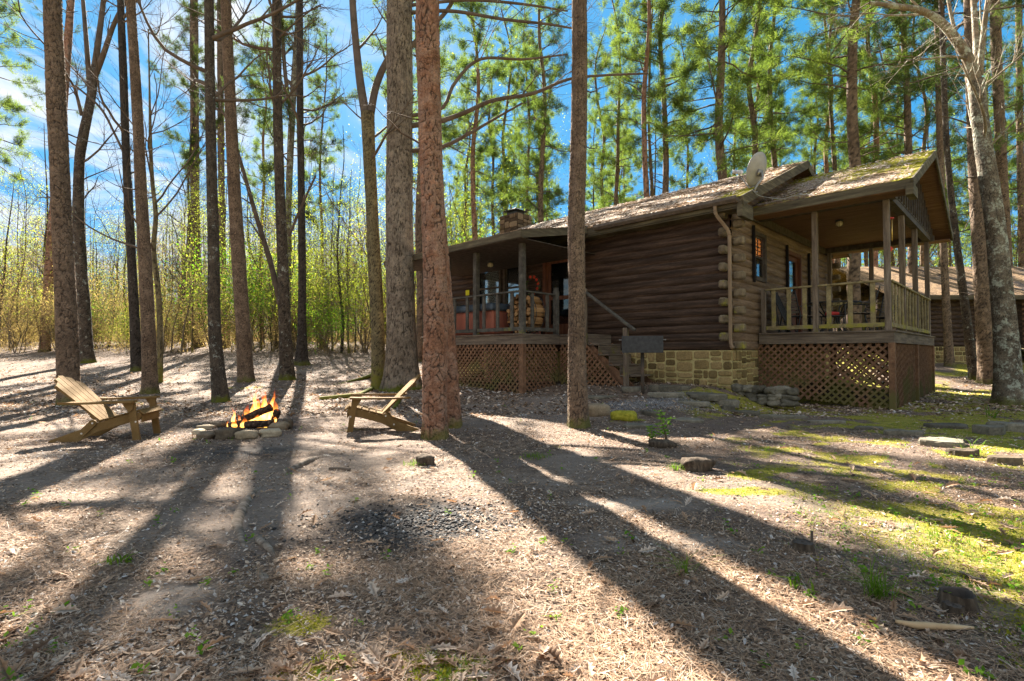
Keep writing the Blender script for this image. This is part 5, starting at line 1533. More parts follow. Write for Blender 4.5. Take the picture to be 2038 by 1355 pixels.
m_rockd = mk('sooty_stone', [(.2, (.035, .03, .026)), (.5, (.12, .09, .06)), (.8, (.26, .20, .145))], 5, 6, kind='Object', rough=.9, bump=.6, bdist=.012, tintmix=.3, fine=(45, .4))
def rock(name, label, cat, loc, dims, rz, seed, mat, group=None, box=.4, rough=.08, sink=.25, tint=None, sub=3):
    V, F = rock_geo(seed, dims, box, rough, sub)
    mb = MB(); mb.add(V, F, (seed * .37) % 1 if tint is None else tint)
    o = mb.build(name, mat, None, smooth=True, normals=False)
    o.location = (loc[0], loc[1], loc[2] + dims[2] * (.5 - sink)); o.rotation_euler = (0, 0, rz)
    return tag(o, label, cat, group)
FG = 'stones of the campfire ring'
for i, (px, py, wpx, hpx, dp, mat, lab, box) in enumerate([
        (455, 868, 46, 30, .26, m_rockd, 'blocky brown stone with a dark front in the fire ring', .9),
        (492, 868, 47, 25, .26, m_rock, 'smooth pale oval stone at the front of the fire ring', .15),
        (538, 864, 46, 22, .26, m_rock, 'grey slanted stone at the front right of the fire ring', .5),
        (557, 851, 40, 23, .24, m_rock, 'rounded brown stone at the right end of the fire ring', .2),
        (412, 868, 38, 20, .24, m_rockd, 'small stone with an orange stain left of the blocky one', .3),
        (395, 860, 26, 15, .22, m_rock, 'dull olive stone at the left end of the fire ring', .3),
        (436, 846, 34, 17, .2, m_rockd, 'dark stone at the back left of the fire ring', .6),
        (412, 850, 38, 12, .22, m_rock, 'flat grey stone at the back left of the fire ring', .5),
        (572, 848, 22, 26, .22, m_rockd, 'dark upright stone behind the right end of the fire ring', .4),
        (505, 836, 40, 16, .2, m_rockd, 'sooty stone behind the burning logs', .4)]):
    g = at_g(px, py + 4); Y = g[1]; w = wpx / FPX * Y / 1.15; h = hpx / FPX * Y * .8
    rock('fire_ring_stone', lab, 'stone', g, (w, dp, h), R(12) + (i % 3 - 1) * .3, 30 + i, mat, FG, box * .8, .14, .16)
# ------------------------------------------------------------------ campfire
m_char = mk('charred_log', [(.3, (.012, .010, .009)), (.5, (.05, .03, .02)), (.7, (.16, .10, .065))], 6, 5, kind='Object', stretch=(4, .6, 4), rough=.95, bump=.8, bdist=.01)
def flame_mat():
    t = NT('flame')
    h = t.attr()
    n = t.noise(t.coord('World'), 14, 3, .6)
    hh = t.math('ADD', h, t.math('MULTIPLY', t.math('SUBTRACT', n, .5), .45))
    c = t.ramp(hh, [(.0, (1.0, .42, .07)), (.28, (1.0, .55, .16)), (.5, (1.0, .26, .025)), (.8, (.9, .09, .004))])
    st = t.ramp(hh, [(.0, (.9, .9, .9)), (.35, (1, 1, 1)), (.7, (.45, .45, .45)), (1, (.12, .12, .12))])
    e = t.n('Emission', {'Color': c, 'Strength': t.math('MULTIPLY', st, .95)}).outputs[0]
    tr = t.n('BsdfTransparent').outputs[0]
    lw = t.n('LayerWeight', {'Blend': .35}).outputs['Facing']
    a = t.math('MULTIPLY', t.math('SUBTRACT', 1.0, t.math('POWER', lw, .8)), t.gray(hh, .95, .15))
    a = t.math('MULTIPLY', t.math('MULTIPLY', a, .62), t.gray(n, .28, .60))
    mx = t.n('MixShader', {0: a, 1: tr, 2: e}).outputs[0]
    t.t.links.new(mx, t.out.inputs['Surface'])
    return t.m
m_flame = flame_mat()
fc = at_g(507, 853)
fire = thing('campfire', 'bright orange campfire burning inside the ring of stones', 'campfire', tuple(fc))
rgf = np.random.default_rng(9)
def flame(x, y, z, h, w, mid, seed):
    """one tongue: a flattened, twisting, tapering sheet of fire"""
    n, m = 16, 12
    V = []; T = []
    ph = rgf.uniform(0, 6.28, 4)
    yaw = rgf.uniform(-.7, .7)
    for i in range(n):
        q = i / (n - 1)
        cx = (math.sin(q * 5 + ph[0]) * .10 + math.sin(q * 11 + ph[1]) * .04) * h * q + mid * q * h
        cy = math.sin(q * 6 + ph[2]) * .07 * h * q
        r = w * (math.sin(math.pi * min(1, (q * .8 + .22))) ** 1.1) * (1 - q) ** .55 + .002
        for j in range(m):
            a = 2 * math.pi * j / m
            lx, ly = r * math.cos(a), r * .38 * math.sin(a)
            V.append((x + cx + lx * math.cos(yaw) - ly * math.sin(yaw), y + cy + lx * math.sin(yaw) + ly * math.cos(yaw), z + q * h)); T.append(q)
    F = [(i * m + j, i * m + (j + 1) % m, (i + 1) * m + (j + 1) % m, (i + 1) * m + j) for i in range(n - 1) for j in range(m)]
    mb = MB(); mb.add(V, F, np.array(T)); return mb.build('flame', m_flame, fire, smooth=True, normals=False)
fx, fy, fz = fc
for (dx, dy, dz, h, w, mid) in [(-.02, .05, .08, .50, .075, -.12), (.06, .10, .10, .46, .07, .05), (.14, .03, .06, .42, .06, .1), (.22, .06, .04, .46, .055, .05), (-.08, .0, .05, .34, .075, -.05),
                                (.02, -.03, .04, .26, .07, .1), (.28, .0, .02, .30, .05, .12), (-.22, .03, .02, .22, .06, -.1), (-.32, .04, .02, .16, .05, .1), (-.14, -.05, .02, .18, .055, .1),
                                (.10, -.06, .02, .17, .05, -.2), (.18, -.06, .02, .16, .045, .2), (.30, -.04, .02, .15, .04, .1), (-.40, .02, .02, .11, .04, .1), (.09, .08, .2, .42, .035, .1), (-.03, .1, .25, .40, .03, -.1), (.20, .1, .22, .38, .03, .05), (-.28, -.02, .02, .13, .05, .0), (.04, -.02, .02, .22, .09, .05), (-.05, .06, .06, .30, .09, .0)]:
    flame(fx + dx, fy + dy, fz + dz, h, w, mid, 0)
for k in range(16):
    a = rgf.uniform(-.40, .34); flame(fx + a, fy + rgf.uniform(-.06, .12), fz + rgf.uniform(0, .12), rgf.uniform(.10, .30) + .30 * max(0, 1 - abs(a - .1) / .25), rgf.uniform(.012, .028), rgf.uniform(-.25, .25), 0)
def log_piece(name, label, a, b, r, mat, seed, group=None, n=12):
    rg = np.random.default_rng(seed)
    P = [np.array(a) + (np.array(b) - np.array(a)) * k / 6 + rg.normal(0, r * .06, 3) for k in range(7)]
    V, F = tube_geo(P, r * (1 + rg.normal(0, .05, 7)), n)
    org = np.array(a)
    mb = MB(); mb.add(V - org, F); o = mb.build(name, mat, None, smooth=False); o.location = tuple(org)
    return tag(o, label, 'log', group)
for lab, a, b, r in (('charred log leaning across the top of the fire', (-.17, .0, .13), (.22, .02, .30), .055), ('burning log lying low at the front of the fire', (-.10, -.06, .06), (.30, -.05, .09), .055),
                     ('short burning log at the left of the flames', (-.38, .0, .04), (-.12, .05, .09), .045), ('glowing log standing at the right of the flames', (.22, .06, .02), (.33, .0, .26), .05)):
    log_piece('burning_log', lab, (fx + a[0], fy + a[1], fz + a[2]), (fx + b[0], fy + b[1], fz + b[2]), r, m_char, int(abs(a[0]) * 100), 'logs in the campfire')
m_ash = mk('ash', [(.3, (.05, .045, .042)), (.6, (.17, .16, .15))], 12, 5, rough=.95, bump=.6)

# ------------------------------------------------------------------ park grill
g = at_g(1279, 784)
Yg = g[1]
gr = thing('park_grill', 'boxy black steel charcoal grill on a post by the stairs', 'grill', tuple(g))
m_post_rust = mk('rusty_post', [(.3, (.045, .04, .036)), (.55, (.085, .065, .05)), (.75, (.20, .11, .06))], 5, 5, rough=.8, bump=.3)
zt0 = CAMZ + (703 - 703) / FPX * Yg + .0
zb = CAMZ + (703 - 702) / FPX * Yg - .0
hw = 39.5 / FPX * Yg
gxa = R(-14); gd = np.array([math.cos(gxa), math.sin(gxa), 0]); gn = np.array([-gd[1], gd[0], 0])
rot = np.stack([gd, gn, np.array([0, 0, 1.])], 1)
mb = MB(); mb.tube([(g[0], g[1], g[2] - .1), (g[0], g[1], zb + .02)], .036, 14); mb.build('post', m_post_rust, gr, smooth=True)
mb = MB(); h = 33 / FPX * Yg; cz = zb + h / 2; t_ = .012; dpt = .38
for (c, sz) in (((0, -dpt / 2, 0), (2 * hw, t_, h)), ((0, dpt / 2, 0), (2 * hw, t_, h)), ((-hw + t_ / 2, 0, 0), (t_, dpt - t_, h)), ((hw - t_ / 2, 0, 0), (t_, dpt - t_, h)), ((0, 0, -h / 2 + t_ / 2), (2 * hw - 2 * t_, dpt - t_, t_))):
    mb.box(np.array([g[0], g[1], cz]) + rot @ np.array(c), sz, rot, bev=.003)
mb.build('fire_box', m_blackmetal, gr)
mb = MB()
for s in (-1, 1):
    c = np.array([g[0], g[1], cz + h * .28]); mb.tube([c + gd * s * hw, c + gd * s * (hw + .06)], .011, 8)
    mb.tube([c + gd * s * (hw + .05) - gn * .05, c + gd * s * (hw + .05) + gn * .05], .013, 8)
mb.build('handle', m_metal, gr)
mb = MB()
for k in range(14): mb.tube([np.array([g[0], g[1], cz + h * .3]) + gd * (-hw + .03 + k * (2 * hw - .06) / 13) - gn * (dpt / 2 - .01), np.array([g[0], g[1], cz + h * .3]) + gd * (-hw + .03 + k * (2 * hw - .06) / 13) + gn * (dpt / 2 - .01)], .006, 6)
mb.build('grate', m_blackmetal, gr)

# ------------------------------------------------------------------ satellite dish
dc = np.array(W(-.47, .36, 4.95))
sd = thing('satellite_dish', 'grey satellite dish with its horn, bolted to the roof edge', 'satellite dish', tuple(W(-.44, .1, 4.4)))
m_dish = mk('grey_dish', [(.3, (.26, .24, .22)), (.7, (.36, .34, .31))], 5, 4, rough=.5, bump=.05, spec=.4)
dd = unit(np.array([-.40, .84, .36])); up = unit(np.array([0, 0, 1]) - dd * dd[2]); sx = np.cross(dd, up)
mb = MB(); V = []; F = []; nr, na = 7, 36
for layer in (0, 1):
    for i in range(nr):
        q = i / (nr - 1)
        for j in range(na):
            a = 2 * math.pi * j / na
            V.append(dc + sx * .27 * q * math.cos(a) + up * .36 * q * math.sin(a) + dd * (.075 * q * q - layer * .012))
for layer in (0, 1):
    o = layer * nr * na
    for i in range(nr - 1):
        for j in range(na): F.append((o + i * na + j, o + i * na + (j + 1) % na, o + (i + 1) * na + (j + 1) % na, o + (i + 1) * na + j))
for j in range(na): F.append(((nr - 1) * na + j, (nr - 1) * na + (j + 1) % na, nr * na + (nr - 1) * na + (j + 1) % na, nr * na + (nr - 1) * na + j))
mb.add(V, F); mb.build('reflector', m_dish, sd, smooth=True)
mb = MB()
b0 = dc - dd * .03 - up * .06
mb.box(b0 - dd * .02, (.12, .14, .03), np.stack([sx, up, dd], 1), bev=.01)
foot = np.array(W(-.44, .12, 4.42))
mb.tube([b0 - dd * .05 + up * .02, b0 - dd * .09 - np.array([0, 0, .10]), (b0 - dd * .06 + foot) / 2 - np.array([0, 0, .03]), foot], .024, 10)
mb.box(foot, (.12, .12, .02), None)
mb.build('mast', m_metal, sd, smooth=True)
lnb = dc + dd * .50 - up * .08
mb = MB(); mb.tube([dc - up * .34, dc - up * .38 + dd * .12, lnb - up * .05], [.014, .014, .012], 8); mb.build('feed_arm', m_metal, sd, smooth=True)
mb = MB(); mb.tube([lnb + dd * .10, lnb + dd * .03, lnb - dd * .02, lnb - dd * .06], [.035, .045, .06, .045], 14); mb.box(lnb + dd * .1, (.16, .07, .06), np.stack([sx, up, dd], 1), bev=.02)
mb.build('horn', mk('white_plastic', [(.3, (.5, .5, .5)), (.7, (.62, .62, .62))], 5, 2, rough=.4, bump=0), sd, smooth=True)
m_cable = mk('grey_cable', [(.3, (.18, .17, .16)), (.7, (.28, .27, .25))], 5, 2, rough=.6, bump=0)
mb = MB()
cab = crsp([W(-.46, .0, 4.45), W(-.52, .2, 4.36), W(-.62, .75, 4.40), W(-.80, .93, 4.40), W(-1.0, .98, 4.43), W(-1.3, 1.0, 4.40)], 24)
mb.tube(cab, .009, 6); tag(mb.build('cable', m_cable, None, smooth=True), 'thin grey cable sagging from the dish along the porch eave', 'cable')

# ------------------------------------------------------------------ porch things
def lamp(name, label, u, b, z):
    t = thing(name, label, 'lamp', W(u, b, z))
    x, y, _ = W(u, b, z)
    mb = MB(); mb.tube([(x, y, z), (x, y, z - .03)], [.085, .075], 20); mb.build('ceiling_plate', m_blackmetal, t, smooth=True)
    mb = MB()
    V, F = tube_geo([(x, y, z - .03), (x, y, z - .06), (x, y, z - .11), (x, y, z - .145), (x, y, z - .155)], [.045, .075, .078, .05, .01], 18); mb.add(V, F)
    mb.build('glass_shade', m_lampglass, t, smooth=True)
    mb = MB()
    for k in range(6):
        a = k * math.pi / 3; mb.tube([(x + .085 * math.cos(a), y + .085 * math.sin(a), z - .03), (x + .088 * math.cos(a), y + .088 * math.sin(a), z - .1), (x + .03 * math.cos(a), y + .03 * math.sin(a), z - .165)], .004, 5)
    mb.build('cage', m_blackmetal, t)
    return t
m_lampglass = mk('lamp_glass', [(.3, (.42, .36, .22)), (.7, (.58, .50, .32))], 8, 2, rough=.2, bump=0, spec=.6)
lamp('porch_lamp', 'caged glass lamp on the ceiling of the right-hand porch', -1.25, 3.3, 4.28)
lamp('porch_lamp', 'small brass lamp under the hot tub porch ceiling', 6.1, -1.25, 3.63)
# wind chime
wx = np.array(W(-2.44, 1.95, 3.86))
wc = thing('wind_chime', 'wind chime with gold tubes and a red top hanging beside the corner post', 'wind chime', tuple(wx))
m_red = mk('red_paint', [(.3, (.40, .035, .03)), (.7, (.55, .06, .05))], 6, 2, rough=.4, bump=0)
m_gold = mk('gold_tube', [(.3, (.55, .36, .10)), (.7, (.70, .48, .16))], 6, 2, rough=.3, bump=0, metal=.6)
mb = MB(); mb.tube([wx + (0, 0, .02), wx, wx - (0, 0, .02)], [.03, .085, .08], 18); mb.build('top_disc', m_red, wc, smooth=True)
for k in range(5):
    a = k * 2 * math.pi / 5; c = wx + np.array([.055 * math.cos(a), .055 * math.sin(a), -.05])
    mb = MB(); mb.tube([c, c - (0, 0, .40 + .03 * (k % 3))], .011, 8); mb.build('chime_tube', m_gold, wc, smooth=True)
mb = MB(); mb.tube([wx + (0, 0, .3), wx + (0, 0, .02)], .003, 4); mb.tube([wx - (0, 0, .02), wx - (0, 0, .58)], .002, 4); mb.build('cord', m_blackmetal, wc)
mb = MB(); mb.box(wx - np.array([0, 0, .63]), (.11, .11, .012), np.array(Matrix.Rotation(R(90), 3, 'X') @ Matrix.Rotation(R(45), 3, 'Z'))); mb.build('wind_sail', m_red, wc)
# hot tub
m_tub = mk('terracotta_tub_panel', [(.3, (.27, .085, .055)), (.7, (.36, .125, .08))], 5, 4, stretch=(1, 1, .4), rough=.6, bump=.1)
m_cover = mk('blue_grey_cover', [(.3, (.055, .075, .10)), (.7, (.095, .12, .15))], 4, 4, rough=.55, bump=.15)
tub = thing('hot_tub', 'square terracotta hot tub with a blue grey padded cover', 'hot tub', W(6.2, -1.25, FL))
mb = MB(); cbox(mb, 5.02, 7.1, -2.18, -.32, FL + .002, FL + .62, 0, .05); 
body = mb.build('tub_body', m_tub, tub)
mb = MB(); cbox(mb, 4.98, 7.16, -2.24, -.26, FL + .622, FL + .80, 0, .04); cv = mb.build('tub_cover', m_cover, tub)
mb = MB()
for u in (5.2, 6.85): cbox(mb, u, u + .05, -2.255, -2.242, FL + .42, FL + .72, 0, .004)
mb.build('strap', m_blackmetal, cv)
# firewood in a hoop
def wood_mat():
    t = NT('split_firewood'); v = t.coord('Object', 0, (6, 1.2, 6))
    f = t.math('ADD', t.math('MULTIPLY', t.n('ObjectInfo').outputs['Random'], .55), t.math('MULTIPLY', t.noise(v, 5, 5, .65), .45))
    c = t.ramp(f, [(.2, (.10, .052, .022)), (.45, (.25, .135, .055)), (.65, (.40, .22, .095)), (.85, (.50, .32, .16))])
    return t.finish(c, .9, t.bump(f, .6, .01), .1)
m_wood = wood_mat()
hu, hb, hz, hr = 4.40, -1.62, FL + .52, .50
hoop = thing('firewood_hoop', 'black iron hoop holding split firewood on the porch', 'log rack', W(hu, hb, FL))
mb = MB()
for db in (-.16, .16):
    pts = [W(hu + hr * math.sin(a), hb + db, hz - hr * math.cos(a)) for a in np.linspace(-2.6, 2.6, 26)]
    mb.tube(pts, .010, 6)
mb.build('ring', m_blackmetal, hoop, smooth=True)
mb = MB()
for db in (-.16, .16):
    for s in (-1, 1): mb.tube([W(hu + s * .30, hb + db, FL), W(hu + s * .24, hb + db, hz - .36)], .010, 6)
for s in (-1, 1): mb.tube([W(hu + s * .27, hb - .16, FL + .06), W(hu + s * .27, hb + .16, FL + .06)], .010, 6)
mb.build('stand', m_blackmetal, hoop, smooth=True)
def split_log(seed):
    rg = np.random.default_rng(seed)
    k = rg.integers(3, 6); ang = np.sort(rg.uniform(0, 2 * math.pi / k, k) * .5 + np.arange(k) * 2 * math.pi / k)
    poly = [(.058 * rg.uniform(.8, 1.15) * math.cos(a), .058 * rg.uniform(.8, 1.15) * math.sin(a)) for a in ang]
    mb = MB(); L = .42
    n = len(poly)
    V = [(p[0], y, p[1]) for y in (-L / 2, L / 2) for p in poly]
    F = [tuple(range(n)), tuple(range(n, 2 * n))[::-1]] + [(i, n + i, n + (i + 1) % n, (i + 1) % n) for i in range(n)]
    mb.add(V, F, rg.random()); o = mb.build('firewood_log', m_wood, None); return tag(o, 'split firewood log stacked in the porch hoop', 'log', 'split firewood logs in the hoop')
SL = [split_log(s) for s in range(6)]; used_l = set(); rgl = np.random.default_rng(4)
row = 0; z = hz - hr + .075
while z < hz + hr - .05:
    half = math.sqrt(max(0, (hr - .03) ** 2 - (z - hz) ** 2)); n = max(1, int(2 * half / .128))
    for k in range(n):
        o = SL[rgl.integers(0, 6)]
        if o.name in used_l: o = link(o.copy())
        else: used_l.add(o.name)
        uu = hu - half + (k + .5) * 2 * half / n
        o.location = W(uu, hb + rgl.normal(0, .03), z + rgl.normal(0, .014)); o.rotation_euler = (rgl.normal(0, .02), rgl.uniform(0, 6.28), R(-45) + rgl.normal(0, .05))
    z += .100
for o in SL:
    if o.name not in used_l: bpy.data.objects.remove(o)
# wreath
wr = thing('wreath', 'twig wreath with orange-red flowers hanging beside the porch door', 'wreath', W(5.55, -.12, 3.02))
cw = np.array(W(5.55, -.12, 3.02)); ua = np.array([AV[0], AV[1], 0]); 
mb = MB(); rgx = np.random.default_rng(8)
for k in range(26):
    a0 = rgx.uniform(0, 6.28); r = .25 + rgx.normal(0, .022); off = rgx.normal(0, .02)
    pts = [cw + ua * (r + .012 * math.sin(3 * a)) * math.cos(a) + np.array([0, 0, 1.]) * (r + .012 * math.cos(4 * a)) * math.sin(a) - np.array([BV[0], BV[1], 0]) * off for a in np.linspace(a0, a0 + 3.6, 16)]
    mb.tube(pts, .006, 4)
mb.build('twig_ring', m_twig, wr)
m_flower = mk('coral_flower', [(.3, (.45, .03, .015)), (.7, (.62, .08, .04))], 9, 2, rough=.6, bump=0)
mb = MB()
for a, rr in ((2.0, .25), (2.5, .24), (1.4, .25), (3.0, .25), (3.6, .24), (4.3, .24)):
    c = cw + ua * rr * math.cos(a) + np.array([0, 0, 1.]) * rr * math.sin(a) - np.array([BV[0], BV[1], 0]) * .05
    for p in range(6):
        b = p * math.pi / 3; d = ua * math.cos(b) + np.array([0, 0, 1.]) * math.sin(b); e = -ua * math.sin(b) + np.array([0, 0, 1.]) * math.cos(b); nb = np.array([BV[0], BV[1], 0])
        mb.add([c, c + d * .035 + e * .022 - nb * .012, c + d * .052 - nb * .005, c + d * .035 - e * .022 - nb * .012], [(0, 1, 2, 3)])
mb.build('flower', m_flower, wr, normals=False)
mb = MB()
for k in range(26):
    a = rgx.uniform(0, 6.28); c = cw + ua * .25 * math.cos(a) + np.array([0, 0, 1.]) * .25 * math.sin(a) - np.array([BV[0], BV[1], 0]) * .03
    d = unit(rgx.normal(0, 1, 3)); e = unit(np.cross(d, rgx.normal(0, 1, 3)))
    mb.add([c, c + d * .04 + e * .018, c + d * .08, c + d * .04 - e * .018], [(0, 1, 2, 3)])
mb.build('leaf', m_green, wr, normals=False)
# yellow notice
m_yel = mk('yellow_card', [(.3, (.60, .58, .02)), (.7, (.70, .66, .03))], 6, 2, rough=.6, bump=0)
mb = MB(); cbox(mb, 8.40, 8.58, -.062, -.056, 2.98, 3.15); tag(mb.build('notice', m_yel, None), 'small plain yellow square notice pinned to the log wall', 'notice')
# ---- patio furniture on the right porch
m_glasstop = mk('table_top_tile', [(.3, (.16, .145, .12)), (.7, (.26, .24, .2))], 6, 4, rough=.25, bump=.05, spec=.5)
def patio_table():
    tb = thing('patio_table', 'round patio table with black metal legs on the porch', 'table', W(-1.15, 3.0, FL))
    c = np.array(W(-1.15, 3.0, FL))
    mb = MB(); mb.tube([c + (0, 0, .70), c + (0, 0, .725)], .58, 40); mb.build('table_top', m_glasstop, tb)
    mb = MB(); mb.tube([c + np.array([.585 * math.cos(a), .585 * math.sin(a), .712]) for a in np.linspace(0, 6.2832, 41)], .018, 6); mb.build('rim', m_blackmetal, tb, smooth=True)
    for k in range(4):
        a = k * math.pi / 2 + .4; d = np.array([math.cos(a), math.sin(a), 0])
        mb = MB(); mb.tube(crsp([c + d * .42 + (0, 0, .70), c + d * .30 + (0, 0, .52), c + d * .14 + (0, 0, .34), c + d * .26 + (0, 0, .12), c + d * .46 + (0, 0, .0)], 16), .017, 6); mb.build('leg', m_blackmetal, tb, smooth=True)
patio_table()
m_slat = mk('worn_slat_wood', [(.3, (.16, .13, .10)), (.7, (.30, .26, .21))], 7, 5, rough=.8, bump=.2)
def patio_chair(label, u, b, rz):
    t = thing('patio_chair', label, 'chair', W(u, b, FL), rz, 'patio chairs on the porch')
    c = np.array(W(u, b, FL))
    # built facing +x, about its own origin
    mb = MB()
    for k in range(6): mb.box(c + (-.2 + k * .085, 0, .42), (.062, .48, .018), bev=.003)
    mb.build('seat', m_slat, t)
    mb = MB()
    for k in range(6):
        z = .50 + k * .075; mb.box(c + (-.25 - (z - .45) * .28, 0, z), (.018, .48, .055), np.array(Matrix.Rotation(R(-16), 3, 'Y')), bev=.003)
    mb.build('backrest', m_slat, t)
    for s in (-1, 1):
        y = s * .26
        mb = MB(); mb.tube(crsp([c + (.26, y, 0), c + (.25, y, .3), c + (.24, y, .58), c + (.18, y, .64), c + (-.1, y, .64), c + (-.30, y, .62)], 20), .015, 6); mb.build('arm_frame', m_blackmetal, t, smooth=True)
        mb = MB(); mb.tube(crsp([c + (-.36, y, 0), c + (-.24, y, .4), c + (-.30, y, .62), c + (-.40, y, .98)], 14), .015, 6); mb.build('back_leg', m_blackmetal, t, smooth=True)
    mb = MB(); mb.tube([c + (-.24, -.26, .40), c + (-.24, .26, .40)], .012, 6); mb.tube([c + (.25, -.26, .40), c + (.25, .26, .40)], .012, 6); mb.build('cross_bar', m_blackmetal, t)
    return t
patio_chair('slatted patio chair with black arms right of the porch table', -1.72, 2.45, R(160))
patio_chair('slatted patio chair behind the porch table near the back rail', -1.9, 4.4, R(-160))
patio_chair('patio chair with curled black frame between the table and the porch door', -.55, 2.55, R(20))
# folded camp chair leaning on the wall
fcx = thing('folding_chair', 'folded dark mesh chair leaning on the gable wall', 'chair', W(-.45, 1.95, FL))
mb = MB()
for db in (0, .42):
    mb.tube([W(-.62, 1.75 + db, FL), W(-.20, 1.75 + db, FL + .98)], .012, 6); mb.tube([W(-.40, 1.75 + db, FL), W(-.30, 1.75 + db, FL + .75)], .012, 6)
mb.tube([W(-.20, 1.75, FL + .98), W(-.20, 2.17, FL + .98)], .012, 6); mb.tube([W(-.50, 1.75, FL + .3), W(-.50, 2.17, FL + .3)], .012, 6)
mb.build('frame', m_blackmetal, fcx, smooth=True)
mb = MB(); mb.add([W(-.49, 1.76, FL + .31), W(-.49, 2.16, FL + .31), W(-.21, 2.16, FL + .96), W(-.21, 1.76, FL + .96), W(-.47, 1.76, FL + .31), W(-.47, 2.16, FL + .31), W(-.19, 2.16, FL + .96), W(-.19, 1.76, FL + .96)],
                  [(0, 1, 2, 3), (7, 6, 5, 4), (0, 4, 5, 1), (1, 5, 6, 2), (2, 6, 7, 3), (3, 7, 4, 0)]); mb.build('mesh_back', mk('dark_mesh', [(.3, (.03, .03, .03)), (.7, (.06, .06, .06))], 30, 2, rough=.9, bump=.1), fcx)
# small side table with a red cloth item
stb = thing('side_table', 'small black side table beneath the porch table', 'table', W(-1.35, 2.15, FL)); c = np.array(W(-1.35, 2.15, FL))
mb = MB(); mb.box(c + (0, 0, .36), (.36, .36, .025), bev=.006); mb.build('table_top', m_blackmetal, stb)
for sx_ in (-1, 1):
    for sy_ in (-1, 1):
        mb = MB(); mb.tube([c + (sx_ * .15, sy_ * .15, 0), c + (sx_ * .15, sy_ * .15, .35)], .011, 6); mb.build('leg', m_blackmetal, stb)
mb = MB(); V, F = rock_geo(3, (.26, .2, .09), .6, .05, 2); mb.add(V + c + (0, 0, .415), F); tag(mb.build('folded_cloth', m_red, None, smooth=True), 'folded red patterned cloth on the small black side table', 'cloth')

# ------------------------------------------------------------------ flagstones and dry-stacked stones
def slab_geo(seed, dims):
    rg = np.random.default_rng(seed); n = 30
    k = int(rg.integers(5, 8)); ang = (np.arange(k) + rg.uniform(-.3, .3, k)) * 2 * np.pi / k + rg.uniform(0, 6)
    cr = rg.uniform(.78, 1.12, k); q0 = np.stack([np.cos(ang) * cr * dims[0] / 2, np.sin(ang) * cr * dims[1] / 2], 1)
    P = np.array([q0[int(j * k / n)] + (q0[(int(j * k / n) + 1) % k] - q0[int(j * k / n)]) * ((j * k / n) % 1) for j in range(n)])
    P = P * .8 + (np.roll(P, 1, 0) + np.roll(P, -1, 0)) * .1 + rg.normal(0, .012, (n, 2)) * min(dims[:2])
    x, y = P[:, 0], P[:, 1]; a = np.arctan2(y, x)
    t = dims[2]; V = []; F = []
    for q, z in ((.96, -t / 2), (1.0, -t * .1), (1.0, t * .30), (.95, t * .47), (.72, t * .5), (.35, t * .5)):
        zz = z + (fbm(x * 5 + seed, y * 5, seed, 3) - .5) * t * .30 * (z > 0)
        ln = 1 + (fbm(a * 3 + seed, a * 0 + z * 30, seed + 3, 2) - .5) * .10
        V.append(np.stack([x * q * ln, y * q * ln, zz], 1))
    V = np.concatenate(V)
    for i in range(5):
        for j in range(n): F.append((i * n + j, i * n + (j + 1) % n, (i + 1) * n + (j + 1) % n, (i + 1) * n + j))
    F.append(tuple(range(n))[::-1]); F.append(tuple(5 * n + j for j in range(n)))
    return V, F
def flat_stone(label, px, py, wpx, dep, h, rz, seed, group, mat=m_flag, sink=.45):
    gp_ = at_g(px, py); w = wpx / FPX * gp_[1]
    V, F = slab_geo(seed, (w, dep, h)); mb = MB(); mb.add(V, F, (seed * .37) % 1)
    o = mb.build('flagstone', mat, None, normals=False)
    o.location = (gp_[0], gp_[1], gp_[2] + h * (.5 - sink)); o.rotation_euler = (0, 0, rz)
    return tag(o, label, 'stone', group)
FS = 'flat stones laid around the cabin steps'
for i, (px, py, w, dep, h, rz, lab) in enumerate([
        (1335, 776, 92, .55, .12, -.35, 'broad flagstone at the foot of the wooden stairs'), (1260, 777, 60, .4, .10, -.2, 'flagstone between the grill post and the lattice'), (1325, 789, 85, .42, .10, -.55, 'long slanting flagstone right of the grill post'),
        (1410, 792, 95, .6, .12, -.3, 'wide dark flagstone in front of the stone footing'), (1445, 806, 62, .38, .13, -.4, 'thick flagstone step below the stacked stones'), (1448, 816, 34, .22, .10, -.2, 'small block below the flagstone step'),
        (1190, 792, 90, .5, .06, .0, 'flat grey slab behind the slender pine'), (1380, 806, 60, .3, .08, -.3, 'mossy flat stone in the gravel near the steps')]):
    flat_stone(lab, px, py, w, dep, h, rz, 60 + i, FS, sink=.25)
m_mossstone = mk('moss_covered_stone', [(.3, (.16, .15, .02)), (.5, (.28, .25, .025)), (.7, (.40, .34, .05))], 22, 6, rough=.95, bump=.8, bdist=.015)
BS = 'edging stones in the leaf litter'
